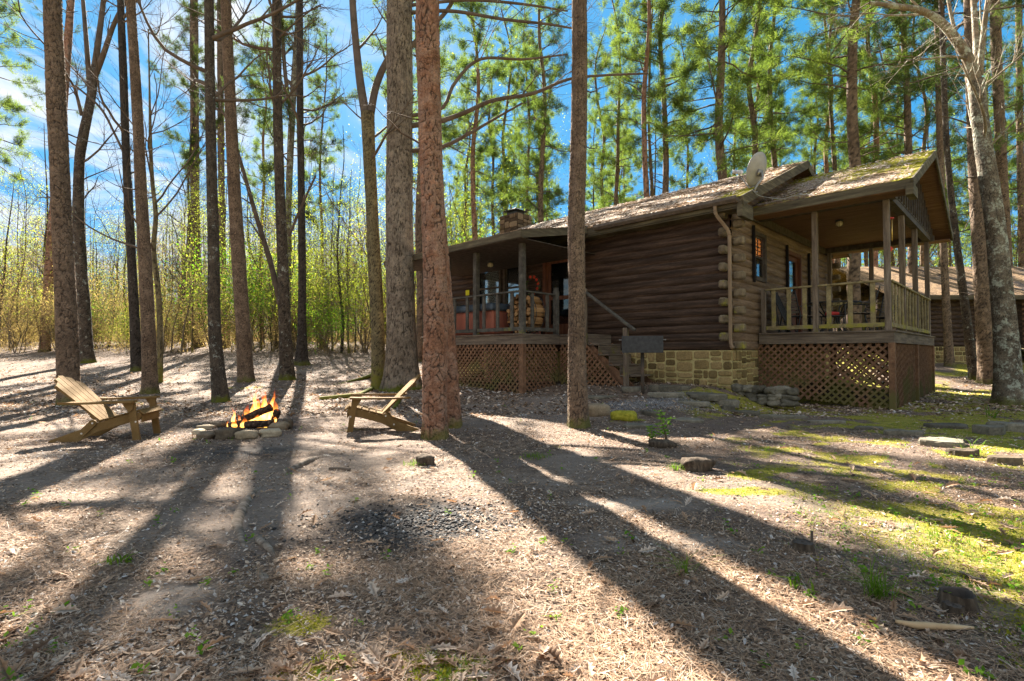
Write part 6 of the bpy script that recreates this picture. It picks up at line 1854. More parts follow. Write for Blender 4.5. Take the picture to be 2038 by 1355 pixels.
for i, (px, py, w, dep, h, rz, lab, mt) in enumerate([
        (1190, 826, 48, .30, .15, .1, 'round grey boulder touching the slender pine', m_rock), (1243, 833, 50, .3, .08, -.5, 'low stone covered with yellow moss by the boulder', m_mossstone), (1295, 826, 62, .22, .10, -.75, 'long narrow stone half buried right of the mossy one', m_flag),
        (1272, 850, 60, .4, .06, -.1, 'pale flat slab behind the leafy plant', m_flag), (1370, 838, 66, .35, .05, -.1, 'thin flat stone flush with the soil right of the plant', m_flag), (1480, 824, 80, .3, .08, -.3, 'mossy edging stone near the stacked planter', m_flag),
        (1560, 832, 88, .22, .07, -.25, 'long low edging stone in front of the lattice', m_flag), (1650, 842, 80, .2, .06, -.2, 'low edging stone before the corner of the porch', m_flag), (1730, 855, 70, .2, .06, -.2, 'narrow edging stone right of the porch corner', m_flag),
        (1802, 866, 80, .22, .09, -.15, 'flat edging stone with a shaded front face', m_flag), (1885, 852, 92, .34, .10, -.1, 'long pale slab with small weeds growing on it', m_flag), (1972, 864, 62, .28, .16, -.2, 'blocky tan stone at the end of the pale slab', m_flag),
        (1880, 886, 85, .5, .10, -.35, 'wide pale slab with a dark shadowed edge', m_flag), (1920, 906, 60, .22, .10, -.15, 'brown stone block in the leaves below the wide slab', m_rockd), (2000, 922, 66, .2, .10, -.2, 'low dark stone bar near the right border', m_rockd), (2010, 856, 70, .7, .16, -.1, 'grey flat boulder beneath the lichened tree', m_flag)]):
    if i < 2:
        gp_ = at_g(px, py); w_ = w / FPX * gp_[1]
        rock('edging_boulder', lab, 'stone', gp_, (w_, w_ * .75, w_ * (.62 if i == 0 else .40)), rz, 90 + i, mt, BS, .35, .10, .25)
    else: flat_stone(lab, px, py, w, dep, h, rz, 90 + i, BS, mt, .3)
# stacked stone planter
SG = 'stacked stones of the low planter wall'
rgs = np.random.default_rng(21)
top_l = ['left', 'second from left', 'middle', 'second from right', 'right']
rows = [('bottom', 4, 1474, 1584), ('middle', 5, 1456, 1584), ('top', 6, 1458, 1586)]
gbase = at_g(1520, 806)
pos_n = {4: ['left end', 'left of centre', 'right of centre', 'right end'], 5: ['left end', 'left part', 'centre', 'right part', 'right end'], 6: ['left end', 'second from left', 'left of centre', 'right of centre', 'second from right', 'right end']}
for ri, (rn, n, p0, p1) in enumerate(rows):
    cuts = np.sort(rgs.uniform(-.28, .28, n + 1)) * 0 + np.linspace(0, 1, n + 1) + np.r_[0, rgs.uniform(-.25, .25, n - 1) / n, 0]
    for k in range(n):
        px = p0 + (p1 - p0) * (cuts[k] + cuts[k + 1]) / 2; w = (p1 - p0) * (cuts[k + 1] - cuts[k])
        Yp = gbase[1] + (1520 - px) / FPX * 6.0 * .9 + rgs.normal(0, .025)
        hh_ = rgs.uniform(.12, .18); z = gbase[2] + ri * .118 + rgs.normal(0, .012)
        rock('planter_stone', 'rough stone in the %s course of the planter wall, %s' % (rn, pos_n[n][k]), 'stone', ((px - CX) / FPX * Yp, Yp, z), (w / FPX * Yp * 1.10, rgs.uniform(.22, .32), hh_), -.5 + rgs.normal(0, .2), 130 + ri * 7 + k, m_flag, SG, .35, .20, .08)
# ------------------------------------------------------------------ stumps, roots, sticks
m_stump = mk('weathered_stump', [(.3, (.028, .020, .014)), (.5, (.065, .048, .034)), (.7, (.13, .098, .07))], 9, 6, kind='Object', stretch=(4, 4, .8), rough=.95, bump=.8, bdist=.015)
m_cut = mk('cut_wood_face', [(.3, (.035, .030, .027)), (.5, (.08, .066, .055)), (.7, (.16, .13, .105))], 5, 5, kind='Object', rough=.95, bump=.5)
def stump(label, px, py, wpx, h, seed, hollow=False, twig=None):
    gp_ = at_g(px, py); r = wpx / 2 / FPX * gp_[1]
    t = thing('tree_stump', label, 'stump', tuple(gp_), 0, None)
    rg = np.random.default_rng(seed); n = 28
    hs = [-.04, 0, .25 * h, .6 * h, h]; rs = [1.5, 1.28, 1.10, 1.0, .94]
    a = np.arange(n) * 2 * np.pi / n; lob = 1 + .07 * np.cos(3 * a + seed) + .03 * np.cos(7 * a + 2 * seed) + rg.normal(0, .012, n)
    V = []; F = []
    for z, q in zip(hs, rs):
        for j in range(n): V.append((gp_[0] + r * q * lob[j] * math.cos(a[j]), gp_[1] + r * q * lob[j] * math.sin(a[j]), gp_[2] + z + (rg.normal(0, .002) if z == h else 0)))
    m = len(hs)
    for i in range(m - 1):
        for j in range(n): F.append((i * n + j, i * n + (j + 1) % n, (i + 1) * n + (j + 1) % n, (i + 1) * n + j))
    mb = MB(); mb.add(V, F); mb.build('bark', m_stump, t, smooth=False, normals=False)
    mb = MB(); V = []; F = []
    rings = [(.945, 0), (.84, -.004), (.70, -.045 if hollow else -.001), (.3, -.09 if hollow else 0), (.01, -.09 if hollow else 0)]
    for q, dz in rings:
        for j in range(n): V.append((gp_[0] + r * q * lob[j] * math.cos(a[j]), gp_[1] + r * q * lob[j] * math.sin(a[j]), gp_[2] + h + dz + rg.normal(0, .002)))
    for i in range(len(rings) - 1):
        for j in range(n): F.append((i * n + j, i * n + (j + 1) % n, (i + 1) * n + (j + 1) % n, (i + 1) * n + j))
    mb.add(V, F); mb.build('cut_face', m_cut, t, normals=False)
    if twig:
        mb = MB(); mb.tube([(gp_[0] + r * twig, gp_[1], gp_[2]), (gp_[0] + r * twig + .004, gp_[1], gp_[2] + h + .06)], .007, 6); mb.build('sprout', m_twig, t)
stump('small dark round stump in the grassy strip', 1598, 1096, 38, .045, 3, False, .9)
stump('hollow blackened stump among weeds near the right border', 1908, 1213, 58, .065, 5, True)
stump('lower cut stump leaning against the hollow one', 1898, 1224, 36, .035, 6)
o = rock('rotten_stump', 'broken brown rotten stump in front of the leafy plant', 'stump', at_g(1388, 936), (.30, .20, .16), .1, 171, m_stump, None, .3, .16, .3)
o = rock('rotten_stump', 'crumbling brown stump at the foot of the leafy plant', 'stump', at_g(1318, 890), (.30, .2, .13), .1, 176, m_stump, None, .3, .16, .3)
o = rock('mossy_stone', 'mossy brown lump with grass beside it, near the red pine', 'stone', at_g(846, 924), (.17, .15, .13), .2, 172, m_stump, None, .4, .14, .25)
def stick(name, label, cat, pts, rad, mat, n=10):
    P = []
    for px, py, dz in pts: q = at_g(px, py); P.append((q[0], q[1], q[2] + dz))
    C_ = crsp(P, max(8, len(P) * 5)); o_ = C_[0].copy(); rr = np.interp(np.linspace(0, 1, len(C_)), np.linspace(0, 1, len(rad)), rad)
    rg = np.random.default_rng(int(abs(pts[0][0])))
    mb = MB(); mb.tube(C_ - o_, rr * (1 + rg.normal(0, .02, len(rr))), n); o = mb.build(name, mat, None, smooth=True); o.location = tuple(o_)
    return tag(o, label, cat)
m_root = mk('bleached_root', [(.3, (.075, .056, .042)), (.5, (.17, .132, .10)), (.7, (.31, .25, .195))], 9, 6, kind='Object', stretch=(1, 3, 3), rough=.95, bump=.7, bdist=.01)
m_tanstick = mk('peeled_stick', [(.3, (.32, .20, .10)), (.7, (.50, .35, .20))], 6, 5, kind='Object', rough=.8, bump=.3)
stick('tree_root', 'thick bleached root surfacing in the bare soil', 'root', [(524, 964, -.03), (505, 980, -.014), (484, 1008, -.018), (472, 1040, -.012), (480, 1072, -.010), (490, 1100, -.02)], [.02, .034, .046, .040, .026, .012], m_root)
stick('tree_root', 'thin forked root end below the thick bleached root', 'root', [(512, 1072, -.01), (520, 1085, .012), (535, 1098, .012), (548, 1110, -.01)], [.018, .022, .020, .01], m_root)
stick('tree_root', 'worn root hump low in the foreground soil', 'root', [(512, 1128, -.04), (520, 1145, -.018), (532, 1160, -.018), (548, 1172, -.035)], [.03, .035, .032, .02], m_root)
stick('tree_root', 'long shallow root pointing away toward the lawn chair', 'root', [(560, 945, -.01), (590, 932, .01), (615, 920, .012), (640, 908, -.01)], [.02, .03, .035, .02], m_root)
stick('stick', 'short dark stick lying right of the long shallow root', 'stick', [(656, 936, .01), (676, 937, .014), (697, 939, .01)], [.016, .018, .016], m_twig)
stick('stick', 'peeled tan branch lying near the hollow stump', 'stick', [(1782, 1248, .02), (1815, 1256, .022), (1850, 1259, .02), (1890, 1262, .018), (1938, 1262, .016)], [.007, .014, .013, .011, .005], m_tanstick)
stick('stick', 'pale thin twig curving right of the hollow stump', 'stick', [(1910, 1142, .01), (1935, 1158, .014), (1960, 1163, .012), (1985, 1168, .008)], [.004, .008, .007, .004], m_root, 6)
stick('fallen_log', 'mossy fallen log left of the right lawn chair', 'log', [(636, 796, .03), (662, 795, .04), (690, 792, .04), (716, 786, .03)], [.045, .06, .06, .035], m_mossbark, 12)
for i, (pts, rad, lab) in enumerate([([(770, 735, .12), (735, 752, .06), (700, 760, .02), (655, 768, -.04)], [.12, .08, .06, .03], 'oak root reaching left along the ground'), ([(775, 762, .10), (745, 775, .05), (705, 790, .0), (690, 794, -.03)], [.10, .07, .05, .03], 'oak root curving forward past the lawn chair'), ([(795, 790, .06), (790, 806, .02), (780, 815, -.03)], [.09, .06, .03], 'short mossy oak root behind the lawn chair')]):
    stick('oak_root', lab, 'root', pts, rad, m_oak)

# ------------------------------------------------------------------ neighbouring cabin
nb_y, nx0, nx1, nx2 = 21.2, 15.6, 20.35, 26.0
ng = gh(17.5, 21.2)
nc = thing('log_cabin', 'far brown log cabin with a pale leaf-strewn roof, behind the right-hand trees', 'cabin', (18, nb_y, ng))
def nlogs(mb, x0, x1, y, z0, n):
    prof = [(.045 * (math.sin(math.pi * k / 5.0)) ** .55, k / 5.0) for k in range(6)]
    for i in range(n):
        V = [(x, y - d, z0 + (i + q) * COURSE) for x in (x0, x1) for d, q in prof]
        mb.add(V, [(j, 6 + j, 7 + j, j + 1) for j in range(5)])
zf = CAMZ + (703 - 690) / FPX * nb_y; ze = CAMZ + (703 - 588) / FPX * nb_y
mb = MB(); nlogs(mb, nx0, nx1, nb_y, zf, int((ze - zf) / COURSE) + 1); mb.build('log_wall', m_log, nc, smooth=True, normals=False)
mb = MB(); mb.box(((nx0 + nx2) / 2, nb_y + 3.1, (zf + ze) / 2), (nx2 - nx0 - .3, 5.8, ze - zf)); mb.build('side_wall', m_log, nc)
ms = MB(); mm = MB(); rubble(ms, mm, lambda a, z, d: (a, nb_y - .03 - d, z), nx0, nx1, lambda a: gh(a, nb_y) - .15, zf, np.random.default_rng(2)); sf2 = ms.build('stone_foundation', m_stone, nc); mm.build('mortar', m_mortar, sf2, normals=False)
mb = MB(); rz_ = CAMZ + (703 - 530) / FPX * 24.4
V = []; 
for (y, z) in ((nb_y - .5, ze - .03), (24.4, rz_), (28.3, ze - .03)):
    for dz in (0, -.1):
        for x in np.linspace(nx0 - .5, nx2 + .5, 14): V.append((x, y, z + dz))
n = 14; F = []
for a, b in ((0, 1), (1, 2)):
    for k in range(n - 1):
        F.append((a * 2 * n + k, a * 2 * n + k + 1, b * 2 * n + k + 1, b * 2 * n + k)); F.append((a * 2 * n + n + k, b * 2 * n + n + k, b * 2 * n + n + k + 1, a * 2 * n + n + k + 1))
for k in range(n - 1): F.append((k, n + k, n + k + 1, k + 1))
F += [(0, 2 * n, 3 * n, n), (2 * n, 4 * n, 5 * n, 3 * n)]
mb.add(V, F, .1); mb.build('roof', m_roof, nc, normals=False)
mb = MB(); mb.box(((nx0 + nx2) / 2, nb_y - .52, ze - .12), (nx2 - nx0 + 1.0, .03, .17)); mb.build('fascia', m_fascia, nc)
mb = MB()
lattice(mb, lambda a, z, d: (a, nb_y - 1.2 - d, z), [(20.45, gh(20.8, 20) - .05), (23.5, gh(22, 20)), (23.5, zf - .02), (20.45, zf - .02)]); mb.build('lattice_skirt', m_lattice, nc)
mb = MB(); lattice(mb, lambda a, z, d: (a, nb_y - .3 - d, z), [(20.45, zf + .1), (23.5, zf + .1), (23.5, ze - .3), (20.45, ze - .3)], sp=.14); mb.build('lattice_screen', m_lattice, nc)
mb = MB(); mb.box((20.45, nb_y - 1.1, (zf + ze) / 2), (.12, .12, ze - zf)); mb.build('porch_post', m_post, nc)
mb = MB(); mb.box((22, nb_y - .6, zf + .02), (3.2, 1.2, .12)); mb.build('porch_floor', m_deck, nc)
# ------------------------------------------------------------------ litter on the ground (uncountable)
def litter_mat(name, stops, trans=.0):
    t = NT(name)
    c = t.ramp(t.attr(), stops)
    g = t.noise(t.coord('World'), 90, 2, .6)
    c = t.mix(.5, c, t.ramp(g, [(.3, (.6, .6, .6)), (.7, (1.3, 1.3, 1.3))]), 'MULTIPLY')
    return t.finish(c, .8, None, .25, trans=((t.mix(1.0, c, (1.3, 1.0, .7), 'MULTIPLY')), trans) if trans else None)
m_litter = litter_mat('fallen_leaf_bits', [(.0, (.050, .034, .024)), (.2, (.135, .088, .056)), (.4, (.26, .178, .116)), (.6, (.38, .275, .19)), (.78, (.50, .39, .29)), (.9, (.60, .51, .42)), (1, (.44, .41, .38))], .15)
m_straw = litter_mat('pine_straw', [(.0, (.10, .06, .038)), (.35, (.22, .13, .075)), (.6, (.34, .205, .12)), (.85, (.46, .32, .21)), (1, (.54, .43, .33))])
m_bigleaf = litter_mat('dry_oak_leaf', [(.0, (.16, .10, .065)), (.3, (.30, .19, .115)), (.6, (.44, .30, .20)), (.85, (.55, .43, .33)), (1, (.60, .52, .45))], .25)
rgq = np.random.default_rng(99)
def scatter_xy(n, y0, y1, pw, margin=1.28, xc=0.0):
    """points on the ground inside the view wedge, denser near the camera"""
    u = rgq.random(n)
    Y = (y0 ** (1 - pw) + u * (y1 ** (1 - pw) - y0 ** (1 - pw))) ** (1 / (1 - pw))
    X = (rgq.uniform(-1, 1, n) * margin) * (1019 / FPX) * Y + rgq.normal(0, .1, n)
    return X, Y
def not_house(x, y):
    u, b = ub(x, y)
    ins = (u > -2.5) & (u < 10.3) & (b > 1.45) | (u > -.02) & (u < 10.2) & (b > -.05) | (u > 3.8) & (u < 8.1) & (b > -2.4)
    return ~ins
def lay_bits(name, label, n, y0, y1, pw, smin, smax, mat, asp=.45, tilt=.28, seedm=None, lift=.004, keep=None, tone=None):
    X, Y = scatter_xy(n, y0, y1, pw)
    k = not_house(X, Y)
    if keep is not None: k &= keep(X, Y)
    X, Y = X[k], Y[k]; M = len(X)
    Z = GH(X, Y)
    s = np.exp(rgq.uniform(math.log(smin), math.log(smax), M))
    s *= np.clip(Y / 4.0, 1, 3.0) ** .6
    a = rgq.uniform(0, 6.283, M); cu = rgq.normal(0, tilt, M); cv = rgq.normal(0, tilt, M)
    ax = np.stack([np.cos(a), np.sin(a), cu], 1); ay = np.stack([-np.sin(a), np.cos(a), cv], 1)
    c = np.stack([X, Y, Z + lift + s * (np.abs(cu) + np.abs(cv)) * .5], 1)
    as_ = asp * rgq.uniform(.5, 1.3, M)
    curl = rgq.normal(.0, .25, M) * s
    # six-sided, folded along the midrib
    P = []
    for (p, q, f) in ((-1, 0, 0), (-.4, -1, 1), (.45, -.8, 1), (1, 0, 0)):
        P.append(c + ax * (s * p)[:, None] + ay * (s * as_ * q)[:, None] + np.array([0, 0, 1.]) * (curl * f)[:, None])
    Q = []
    for (p, q, f) in ((-1, 0, 0), (1, 0, 0), (.4, 1, 1), (-.45, .85, 1)):
        Q.append(c + ax * (s * p)[:, None] + ay * (s * as_ * q)[:, None] + np.array([0, 0, 1.]) * (curl * f)[:, None])
    V = np.concatenate([np.stack(P, 1), np.stack(Q, 1)], 1).reshape(-1, 3)
    t = np.clip(rgq.normal(.52, .30, M) + (tone(X, Y) if tone else 0), 0, 1)
    o = soup(name, V, 4, mat, None, np.repeat(t, 8), kind='stuff'); tag(o, label, name.replace('_', ' ')); return o
def lay_needles(name, label, n, y0, y1, pw, lmin, lmax, w, mat, keep=None):
    X, Y = scatter_xy(n, y0, y1, pw)
    k = not_house(X, Y)
    if keep is not None: k &= keep(X, Y)
    X, Y = X[k], Y[k]; M = len(X)
    Z = GH(X, Y)
    l = rgq.uniform(lmin, lmax, M); a = rgq.uniform(0, 6.283, M)
    d = np.stack([np.cos(a), np.sin(a), rgq.normal(0, .10, M)], 1); s = np.stack([-np.sin(a), np.cos(a), np.zeros(M)], 1)
    ww = (w * np.clip(Y / 3.0, 1, 4))[:, None]
    c = np.stack([X, Y, Z + .006 + rgq.random(M) * .012], 1)
    b = rgq.normal(0, .18, M)[:, None] * l[:, None]
    p0 = c - d * l[:, None] / 2; p2 = c + d * l[:, None] / 2; p1 = c + s * b
    V = np.concatenate([np.stack([p0 - s * ww, p0 + s * ww, p1 + s * ww, p1 - s * ww], 1), np.stack([p1 - s * ww, p1 + s * ww, p2 + s * ww * .5, p2 - s * ww * .5], 1)], 1).reshape(-1, 3)
    t = np.clip(rgq.normal(.5, .25, M), 0, 1)
    o = soup(name, V, 4, mat, None, np.repeat(t, 8), kind='stuff'); tag(o, label, 'pine straw'); return o
def bare(x, y):
    """fewer leaves on the sandy, mossy and charred spots"""
    m, s, c, g_ = masks(x, y)
    p = 1 - np.clip(.80 * s + .62 * m + .80 * c + .6 * g_, 0, .95)
    p *= .35 + .65 * sstep(.33, .58, fbm(x * 1.1, y * 1.1, 41, 4))
    return rgq.random(len(x)) < p
lay_bits('leaf_litter', 'small broken leaf bits covering the forest floor', 220000, 1.3, 14, 1.5, .004, .016, m_litter, keep=bare, tone=lambda x, y: (fbm(x * .8, y * .8, 51, 3) - .5) * .5)
lay_bits('distant_leaf_litter', 'dry leaves covering the floor toward the woods', 70000, 9, 42, 1.3, .012, .028, m_litter, keep=lambda x, y: rgq.random(len(x)) < .3 + .7 * sstep(.35, .55, fbm(x * .6, y * .6, 43, 4)), tone=lambda x, y: -.02 + .10 * sstep(14, 20, y) + (fbm(x * .5, y * .5, 52, 3) - .5) * .5)
lay_needles('pine_straw', 'rusty fallen pine needles strewn over the ground', 95000, 1.3, 11, 1.7, .06, .16, .0009, m_straw, keep=lambda x, y: (rgq.random(len(x)) < .25 + .75 * sstep(.42, .6, fbm(x * .9, y * .9, 61, 4))) & bare(x, y))
# larger whole leaves
def oak_leaves(n, y0, y1, pw, keep):
    X, Y = scatter_xy(n, y0, y1, pw); k = not_house(X, Y) & keep(X, Y); X, Y = X[k], Y[k]; M = len(X); Z = GH(X, Y)
    out = [(0, -1), (.14, -.6), (.34, -.52), (.16, -.30), (.46, -.10), (.20, .10), (.44, .42), (.15, .50), (.16, .8), (0, 1)]
    half = np.array(out); m = len(out)
    s = rgq.uniform(.025, .060, M); a = rgq.uniform(0, 6.283, M); cu = rgq.normal(0, .22, M); cv = rgq.normal(0, .22, M); cl = rgq.uniform(.1, .9, M); c2 = rgq.normal(0, .35, M)
    ax = np.stack([np.cos(a), np.sin(a), cu], 1); ay = np.stack([-np.sin(a), np.cos(a), cv], 1)
    base = np.stack([X, Y, Z + .010 + s * (np.abs(cu) + np.abs(cv)) * .45], 1)
    V = []; 
    for sg in (1, -1):
        for (q, p) in out:
            V.append(base + ay * (s * p)[:, None] + ax * (s * q * sg)[:, None] + np.array([0, 0, 1.]) * (s * (q * cl * .9 + p * p * c2 * .5))[:, None])
    V = np.stack(V, 1)          # M, 2m, 3
    F = []
    for sgi in range(2):
        o = sgi * m
        for i in range(1, m - 2, 1): F.append((o, o + i, o + i + 1, o + i + 1) if False else (o + 0, o + i, o + i + 1))
    # fan from a point on the midrib keeps the lobes; use midrib points of both halves
    F = []
    mid = [0.0] * m
    for sgi in range(2):
        o = sgi * m
        for i in range(m - 1): F.append((o + i, o + i + 1, 2 * m + i + 1, 2 * m + i))
    MR = np.stack([base + ay * (s * p)[:, None] + np.array([0, 0, 1.]) * (s * p * p * c2 * .5)[:, None] for (q, p) in out], 1)
    V = np.concatenate([V, MR], 1); nv = V.shape[1]
    Fa = (np.array(F)[None, :, :] + (np.arange(M) * nv)[:, None, None]).reshape(-1, 4)
    t = np.clip(rgq.normal(.58, .25, M), 0, 1)
    o = soup('fallen_leaves', V.reshape(-1, 3), 4, m_bigleaf, None, np.repeat(t, nv), kind='stuff', F=Fa); tag(o, 'whole dry oak leaves lying on the ground', 'fallen leaves')
oak_leaves(3600, 1.35, 10, 1.5, lambda x, y: rgq.random(len(x)) < .12 + .9 * sstep(.45, .62, fbm(x * .8, y * .8, 71, 3)) * sstep(4.0, 1.8, y + np.abs(x) * .0) + .35 * sstep(1.2, 3.0, x))
# charcoal crumbs and gravel
def crumbs(name, label, n, px, py, rx, ry, smin, smax, mat, rot=0.0):
    c0 = at_g(px, py); q = rgq.normal(0, .45, (n, 2))
    X = c0[0] + q[:, 0] * rx * math.cos(rot) - q[:, 1] * ry * math.sin(rot); Y = c0[1] + q[:, 0] * rx * math.sin(rot) + q[:, 1] * ry * math.cos(rot)
    k = not_house(X, Y); X, Y = X[k], Y[k]; M = len(X)
    s = np.exp(rgq.uniform(math.log(smin), math.log(smax), M))
    o8 = np.array([(1, 0, 0), (0, 1, 0), (-1, 0, 0), (0, -1, 0), (0, 0, 1), (0, 0, -1)], float)
    P = o8[None] * (1 + rgq.normal(0, .25, (M, 6, 1)))
    an = rgq.uniform(0, 6.28, M); ca, sa = np.cos(an), np.sin(an)
    Rm = np.stack([np.stack([ca, -sa, 0 * ca], 1), np.stack([sa, ca, 0 * ca], 1), np.stack([0 * ca, 0 * ca, 0 * ca + .7], 1)], 1)
    P = np.einsum('mij,mkj->mki', Rm, P) * s[:, None, None] + np.stack([X, Y, GH(X, Y) + s * .3], 1)[:, None, :]
    F = np.array([(0, 1, 4), (1, 2, 4), (2, 3, 4), (3, 0, 4), (1, 0, 5), (2, 1, 5), (3, 2, 5), (0, 3, 5)])
    Fa = (F[None] + (np.arange(M) * 6)[:, None, None]).reshape(-1, 3)
    t = np.repeat(np.clip(rgq.normal(.45, .25, M), 0, 1), 6)
    o = soup(name, P.reshape(-1, 3), 3, mat, None, t, kind='stuff', F=Fa); tag(o, label, name.replace('_', ' ')); return o
m_coal = litter_mat('charcoal_bits', [(.0, (.012, .011, .011)), (.5, (.036, .034, .033)), (.75, (.11, .105, .10)), (1, (.36, .35, .34))])
m_grav = litter_mat('gravel_bits', [(.0, (.05, .045, .045)), (.4, (.15, .135, .125)), (.75, (.27, .25, .235)), (1, (.42, .40, .38))])
crumbs('charcoal', 'black charcoal and ash crumbs of an old fire', 2200, 860, 1040, .72, .50, .003, .015, m_coal)
crumbs('fire_ash', 'ash and coals inside the campfire ring', 900, 500, 852, .55, .25, .005, .02, m_coal)
crumbs('gravel', 'grey gravel between the steps and the slender pine', 9000, 1300, 803, 1.5, .5, .005, .016, m_grav, .35)
# ------------------------------------------------------------------ grass and weeds
m_grass = leaf_mat('grass_blades', [(.0, (.07, .12, .015)), (.5, (.13, .21, .025)), (1, (.26, .30, .05))], (1.2, 1.4, .6), .45)
def blades(C, n, h, sp, rg, w=.0035):
    N = len(C); c = np.repeat(C, n, 0); M = len(c)
    c = c + np.concatenate([rg.normal(0, sp, (M, 2)), np.zeros((M, 1))], 1)
    a = rg.uniform(0, 6.283, M); le = rg.uniform(.2, 2.0, M); fall = 1 / (1 + .22 * le * le)
    l = h * rg.uniform(.45, 1.1, M) * np.repeat(rg.uniform(.6, 1.2, N), n)
    d = np.stack([np.cos(a), np.sin(a)], 1); s = np.stack([-np.sin(a), np.cos(a), 0 * a], 1) * w
    def pt(q, up, out): return c + np.concatenate([d * (l * out * le)[:, None], (l * up * (1 - (1 - fall) * q))[:, None]], 1)
    p0, p1, p2 = c, pt(.5, .55, .25), pt(1, .80, .85)
    V = np.concatenate([np.stack([p0 - s, p0 + s, p1 + s * .9, p1 - s * .9], 1), np.stack([p1 - s * .9, p1 + s * .9, p2 + s * .15, p2 - s * .15], 1)], 1).reshape(-1, 3)
    return V, np.repeat(np.clip(rg.normal(.5, .22, M), 0, 1), 8)
def grass_field():
    X, Y = scatter_xy(42000, 1.4, 15, 1.35)
    m = masks(X, Y)[0]; k = not_house(X, Y) & (X > -.3) & (rgq.random(len(X)) < np.clip(m * 1.1 - .15, 0, 1) * (.15 + .85 * sstep(.45, .65, fbm(X * 1.7, Y * 1.7, 81, 3))))
    X, Y = X[k], Y[k]
    V, t = blades(np.stack([X, Y, GH(X, Y)], 1), 6, .03, .02, rgq, .0014)
    o = soup('grass', V, 4, m_grass, None, t, kind='stuff'); tag(o, 'sparse short grass in the mossy strip', 'grass')
grass_field()
m_mosstuft = leaf_mat('moss_tufts', [(.0, (.10, .115, .012)), (.5, (.23, .22, .022)), (1, (.40, .34, .05))], (1.2, 1.3, .6), .35)
def moss_cover():
    X, Y = scatter_xy(170000, 1.5, 16, 1.15)
    m = masks(X, Y)[0]; f = vnoise(X * 9, Y * 9, 33) * .6 + vnoise(X * 27, Y * 27, 34) * .4
    k = not_house(X, Y) & (m + (f - .5) * 1.1 > .55) & (rgq.random(len(X)) < .8); X, Y = X[k], Y[k]
    V, t = leaves(rgq, np.stack([X, Y, GH(X, Y) + .004 + .012 * vnoise(X * 7, Y * 7, 35)], 1), .008, 1, .003, .45)
    o = soup('moss', V, 4, m_mosstuft, None, t, kind='stuff'); tag(o, 'low cushions of yellow-green moss on the soil', 'moss')
moss_cover()
def weeds():
    X, Y = scatter_xy(2600, 1.4, 12, 1.35)
    k = not_house(X, Y) & (rgq.random(len(X)) < .07 + .55 * sstep(.9, 3.2, X) * sstep(7.5, 3, Y)); X, Y = X[k], Y[k]; N = len(X)
    c = np.stack([X, Y, GH(X, Y) + .018], 1)
    V, t = leaves(rgq, c, .013, 11, .016, .6, .55)
    o = soup('weeds', V, 4, m_green, None, np.clip(t + .25, 0, 1), kind='stuff'); tag(o, 'tiny bright green weeds sprouting through the litter', 'weeds')
weeds()
def tuft(label, px, py, n, h, sp, w=.003, seed=0):
    g_ = at_g(px, py); rg = np.random.default_rng(seed)
    V, t = blades(np.array([g_]), n, h, sp, rg, w)
    o = soup('grass_tuft', V - g_.astype(np.float32), 4, m_grass, None, t); o.location = tuple(g_); tag(o, label, 'grass tuft', 'grass tufts')
tuft('long arching grass tuft left of the hollow stump', 1748, 1192, 80, .26, .022, .0020, 1)
tuft('slender upright grass tuft in the sunny litter by the pine shadow', 1362, 1142, 34, .17, .02, .0017, 2)
tuft('grass tuft beside the mossy brown lump', 826, 926, 90, .13, .05, .0018, 3)
tuft('small spiky green tuft alone in the near foreground', 1108, 1236, 16, .06, .012, .0035, 4)
tuft('tall thin grass blades below the lichened tree', 1975, 832, 14, .45, .04, .006, 5)
tuft('grass tuft growing over the brown stone block', 1936, 905, 16, .28, .03, .004, 6)
tuft('grass tuft in front of the rotten stump', 1345, 935, 60, .14, .04, .0018, 7)
tuft('broad flat green tuft in the shade of the pine', 1066, 910, 90, .05, .07, .003, 8)
tuft('trailing grass in the dark shadow on the right', 1880, 1078, 80, .12, .09, .0018, 9)
tuft('bright broad-leaved clump near the stump with a sprout', 1590, 1165, 20, .10, .05, .006, 10)
tuft('small green clump in the left foreground soil', 243, 1118, 16, .10, .03, .006, 11)
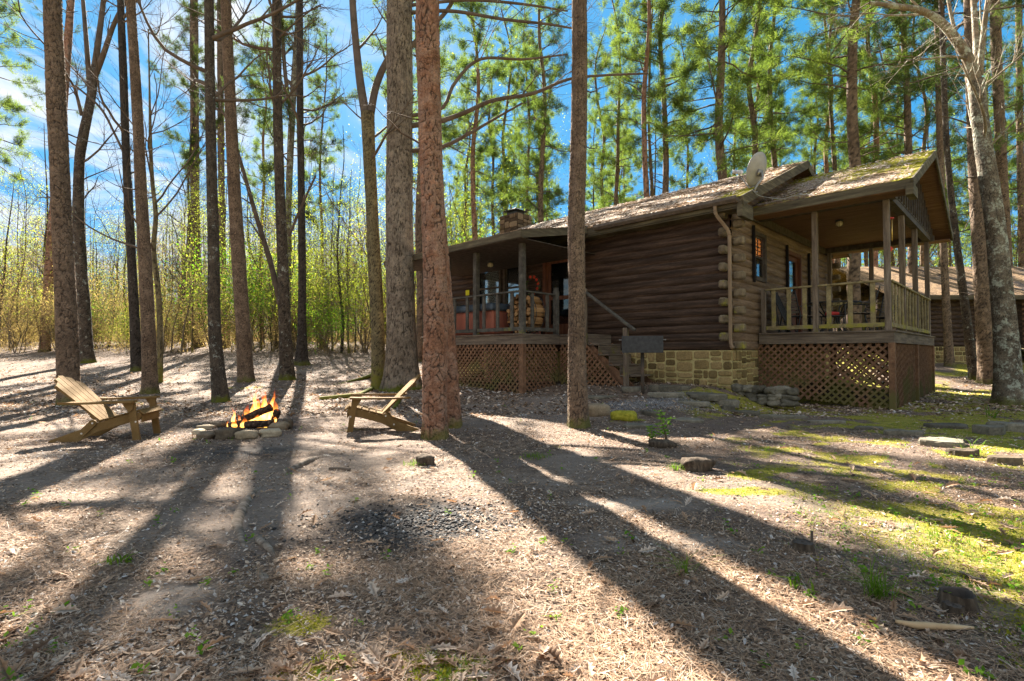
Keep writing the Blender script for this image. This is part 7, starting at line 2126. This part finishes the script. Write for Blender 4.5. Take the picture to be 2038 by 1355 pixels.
def leafy_plant(label, px, py, h, ns, seed):
    g_ = at_g(px, py); rg = np.random.default_rng(seed)
    t = thing('leafy_plant', label, 'plant', tuple(g_), 0, 'leafy plants')
    mb = MB(); C_ = []
    for k in range(ns):
        a = rg.uniform(0, 6.28); top = g_ + np.array([math.cos(a) * .10, math.sin(a) * .10, h * rg.uniform(.7, 1.05)])
        P = crsp([g_ + rg.normal(0, .015, 3) * (1, 1, 0), (g_ + top) / 2 + rg.normal(0, .02, 3), top], 8); mb.tube(P, np.linspace(.006, .003, 8), 5)
        for i in range(2, 8):
            for j in range(4): C_.append((P[i], rg.uniform(0, 6.28)))
    mb.build('stem', m_sap, t)
    V = []; T = []
    for p, a in C_:
        d = np.array([math.cos(a), math.sin(a), rg.uniform(.1, .7)]); d = unit(d); s = unit(np.cross(d, (0, 0, 1.))); l = rg.uniform(.05, .09)
        q = p + d * l * .5 ; e = p + d * l + np.array([0, 0, -.012])
        V += [p, q - s * l * .2, e, q + s * l * .2 + np.array([0, 0, .006])]; T += [rg.uniform(.2, .9)] * 4
    soup('leaves', np.array(V), 4, m_green, t, np.array(T))
leafy_plant('taller glossy green leafy plant by the crumbling stump', 1325, 878, .36, 3, 1)
leafy_plant('shorter glossy green leafy plant left of its taller neighbour', 1297, 886, .24, 3, 2)
# litter on the roofs
def roof_litter(name, label, n, u0, u1, b_e, z_e, b_r, z_r, seed, dens):
    rg = np.random.default_rng(seed)
    u = rg.uniform(u0, u1, n); q = rg.random(n); k = rg.random(n) < dens(u, q); u, q = u[k], q[k]; M = len(u)
    b = b_e + (b_r - b_e) * q; z = z_e + (z_r - z_e) * q + .02
    P = np.stack([K[0] + u * AV[0] + b * BV[0], K[1] + u * AV[1] + b * BV[1], z], 1)
    a = rg.uniform(0, 6.283, M); sl = (z_r - z_e) / (b_r - b_e)
    d = np.cos(a)[:, None] * np.array([AV[0], AV[1], 0]) + np.sin(a)[:, None] * np.array([BV[0], BV[1], sl]); d[:, 2] += rg.normal(0, .12, M)
    s = -np.sin(a)[:, None] * np.array([AV[0], AV[1], 0]) + np.cos(a)[:, None] * np.array([BV[0], BV[1], sl]); s[:, 2] += rg.normal(0, .2, M)
    l = rg.uniform(.03, .085, M)[:, None]; w = np.where(rg.random(M) < .5, .004, .018)[:, None]
    V = np.stack([P - d * l, P - s * w, P + d * l, P + s * w], 1).reshape(-1, 3)
    o = soup(name, V, 4, m_litter, None, np.repeat(np.clip(rg.normal(.66, .2, M), 0, 1), 4), kind='stuff'); tag(o, label, 'leaf litter')
roof_litter('roof_leaf_litter', 'dry needles and leaves strewn over the main roof', 30000, -.35, 9.5, -.42, EZ + .02, WID / 2 - .05, RZ, 1, lambda u, q: .2 + .8 * sstep(.44, .58, fbm(u * .9, q * 7, 91, 4)))
roof_litter('porch_roof_leaf_litter', 'dry needles and leaves strewn over the mossy porch roof', 12000, -2.9, -.1, PBE + .03, PZE + .02, PBR - .05, PZR, 2, lambda u, q: .10 + .75 * sstep(.40, .55, fbm(u * 1.4, q * 5, 92, 4)) * (1 - .85 * sstep(.5, .9, q)))
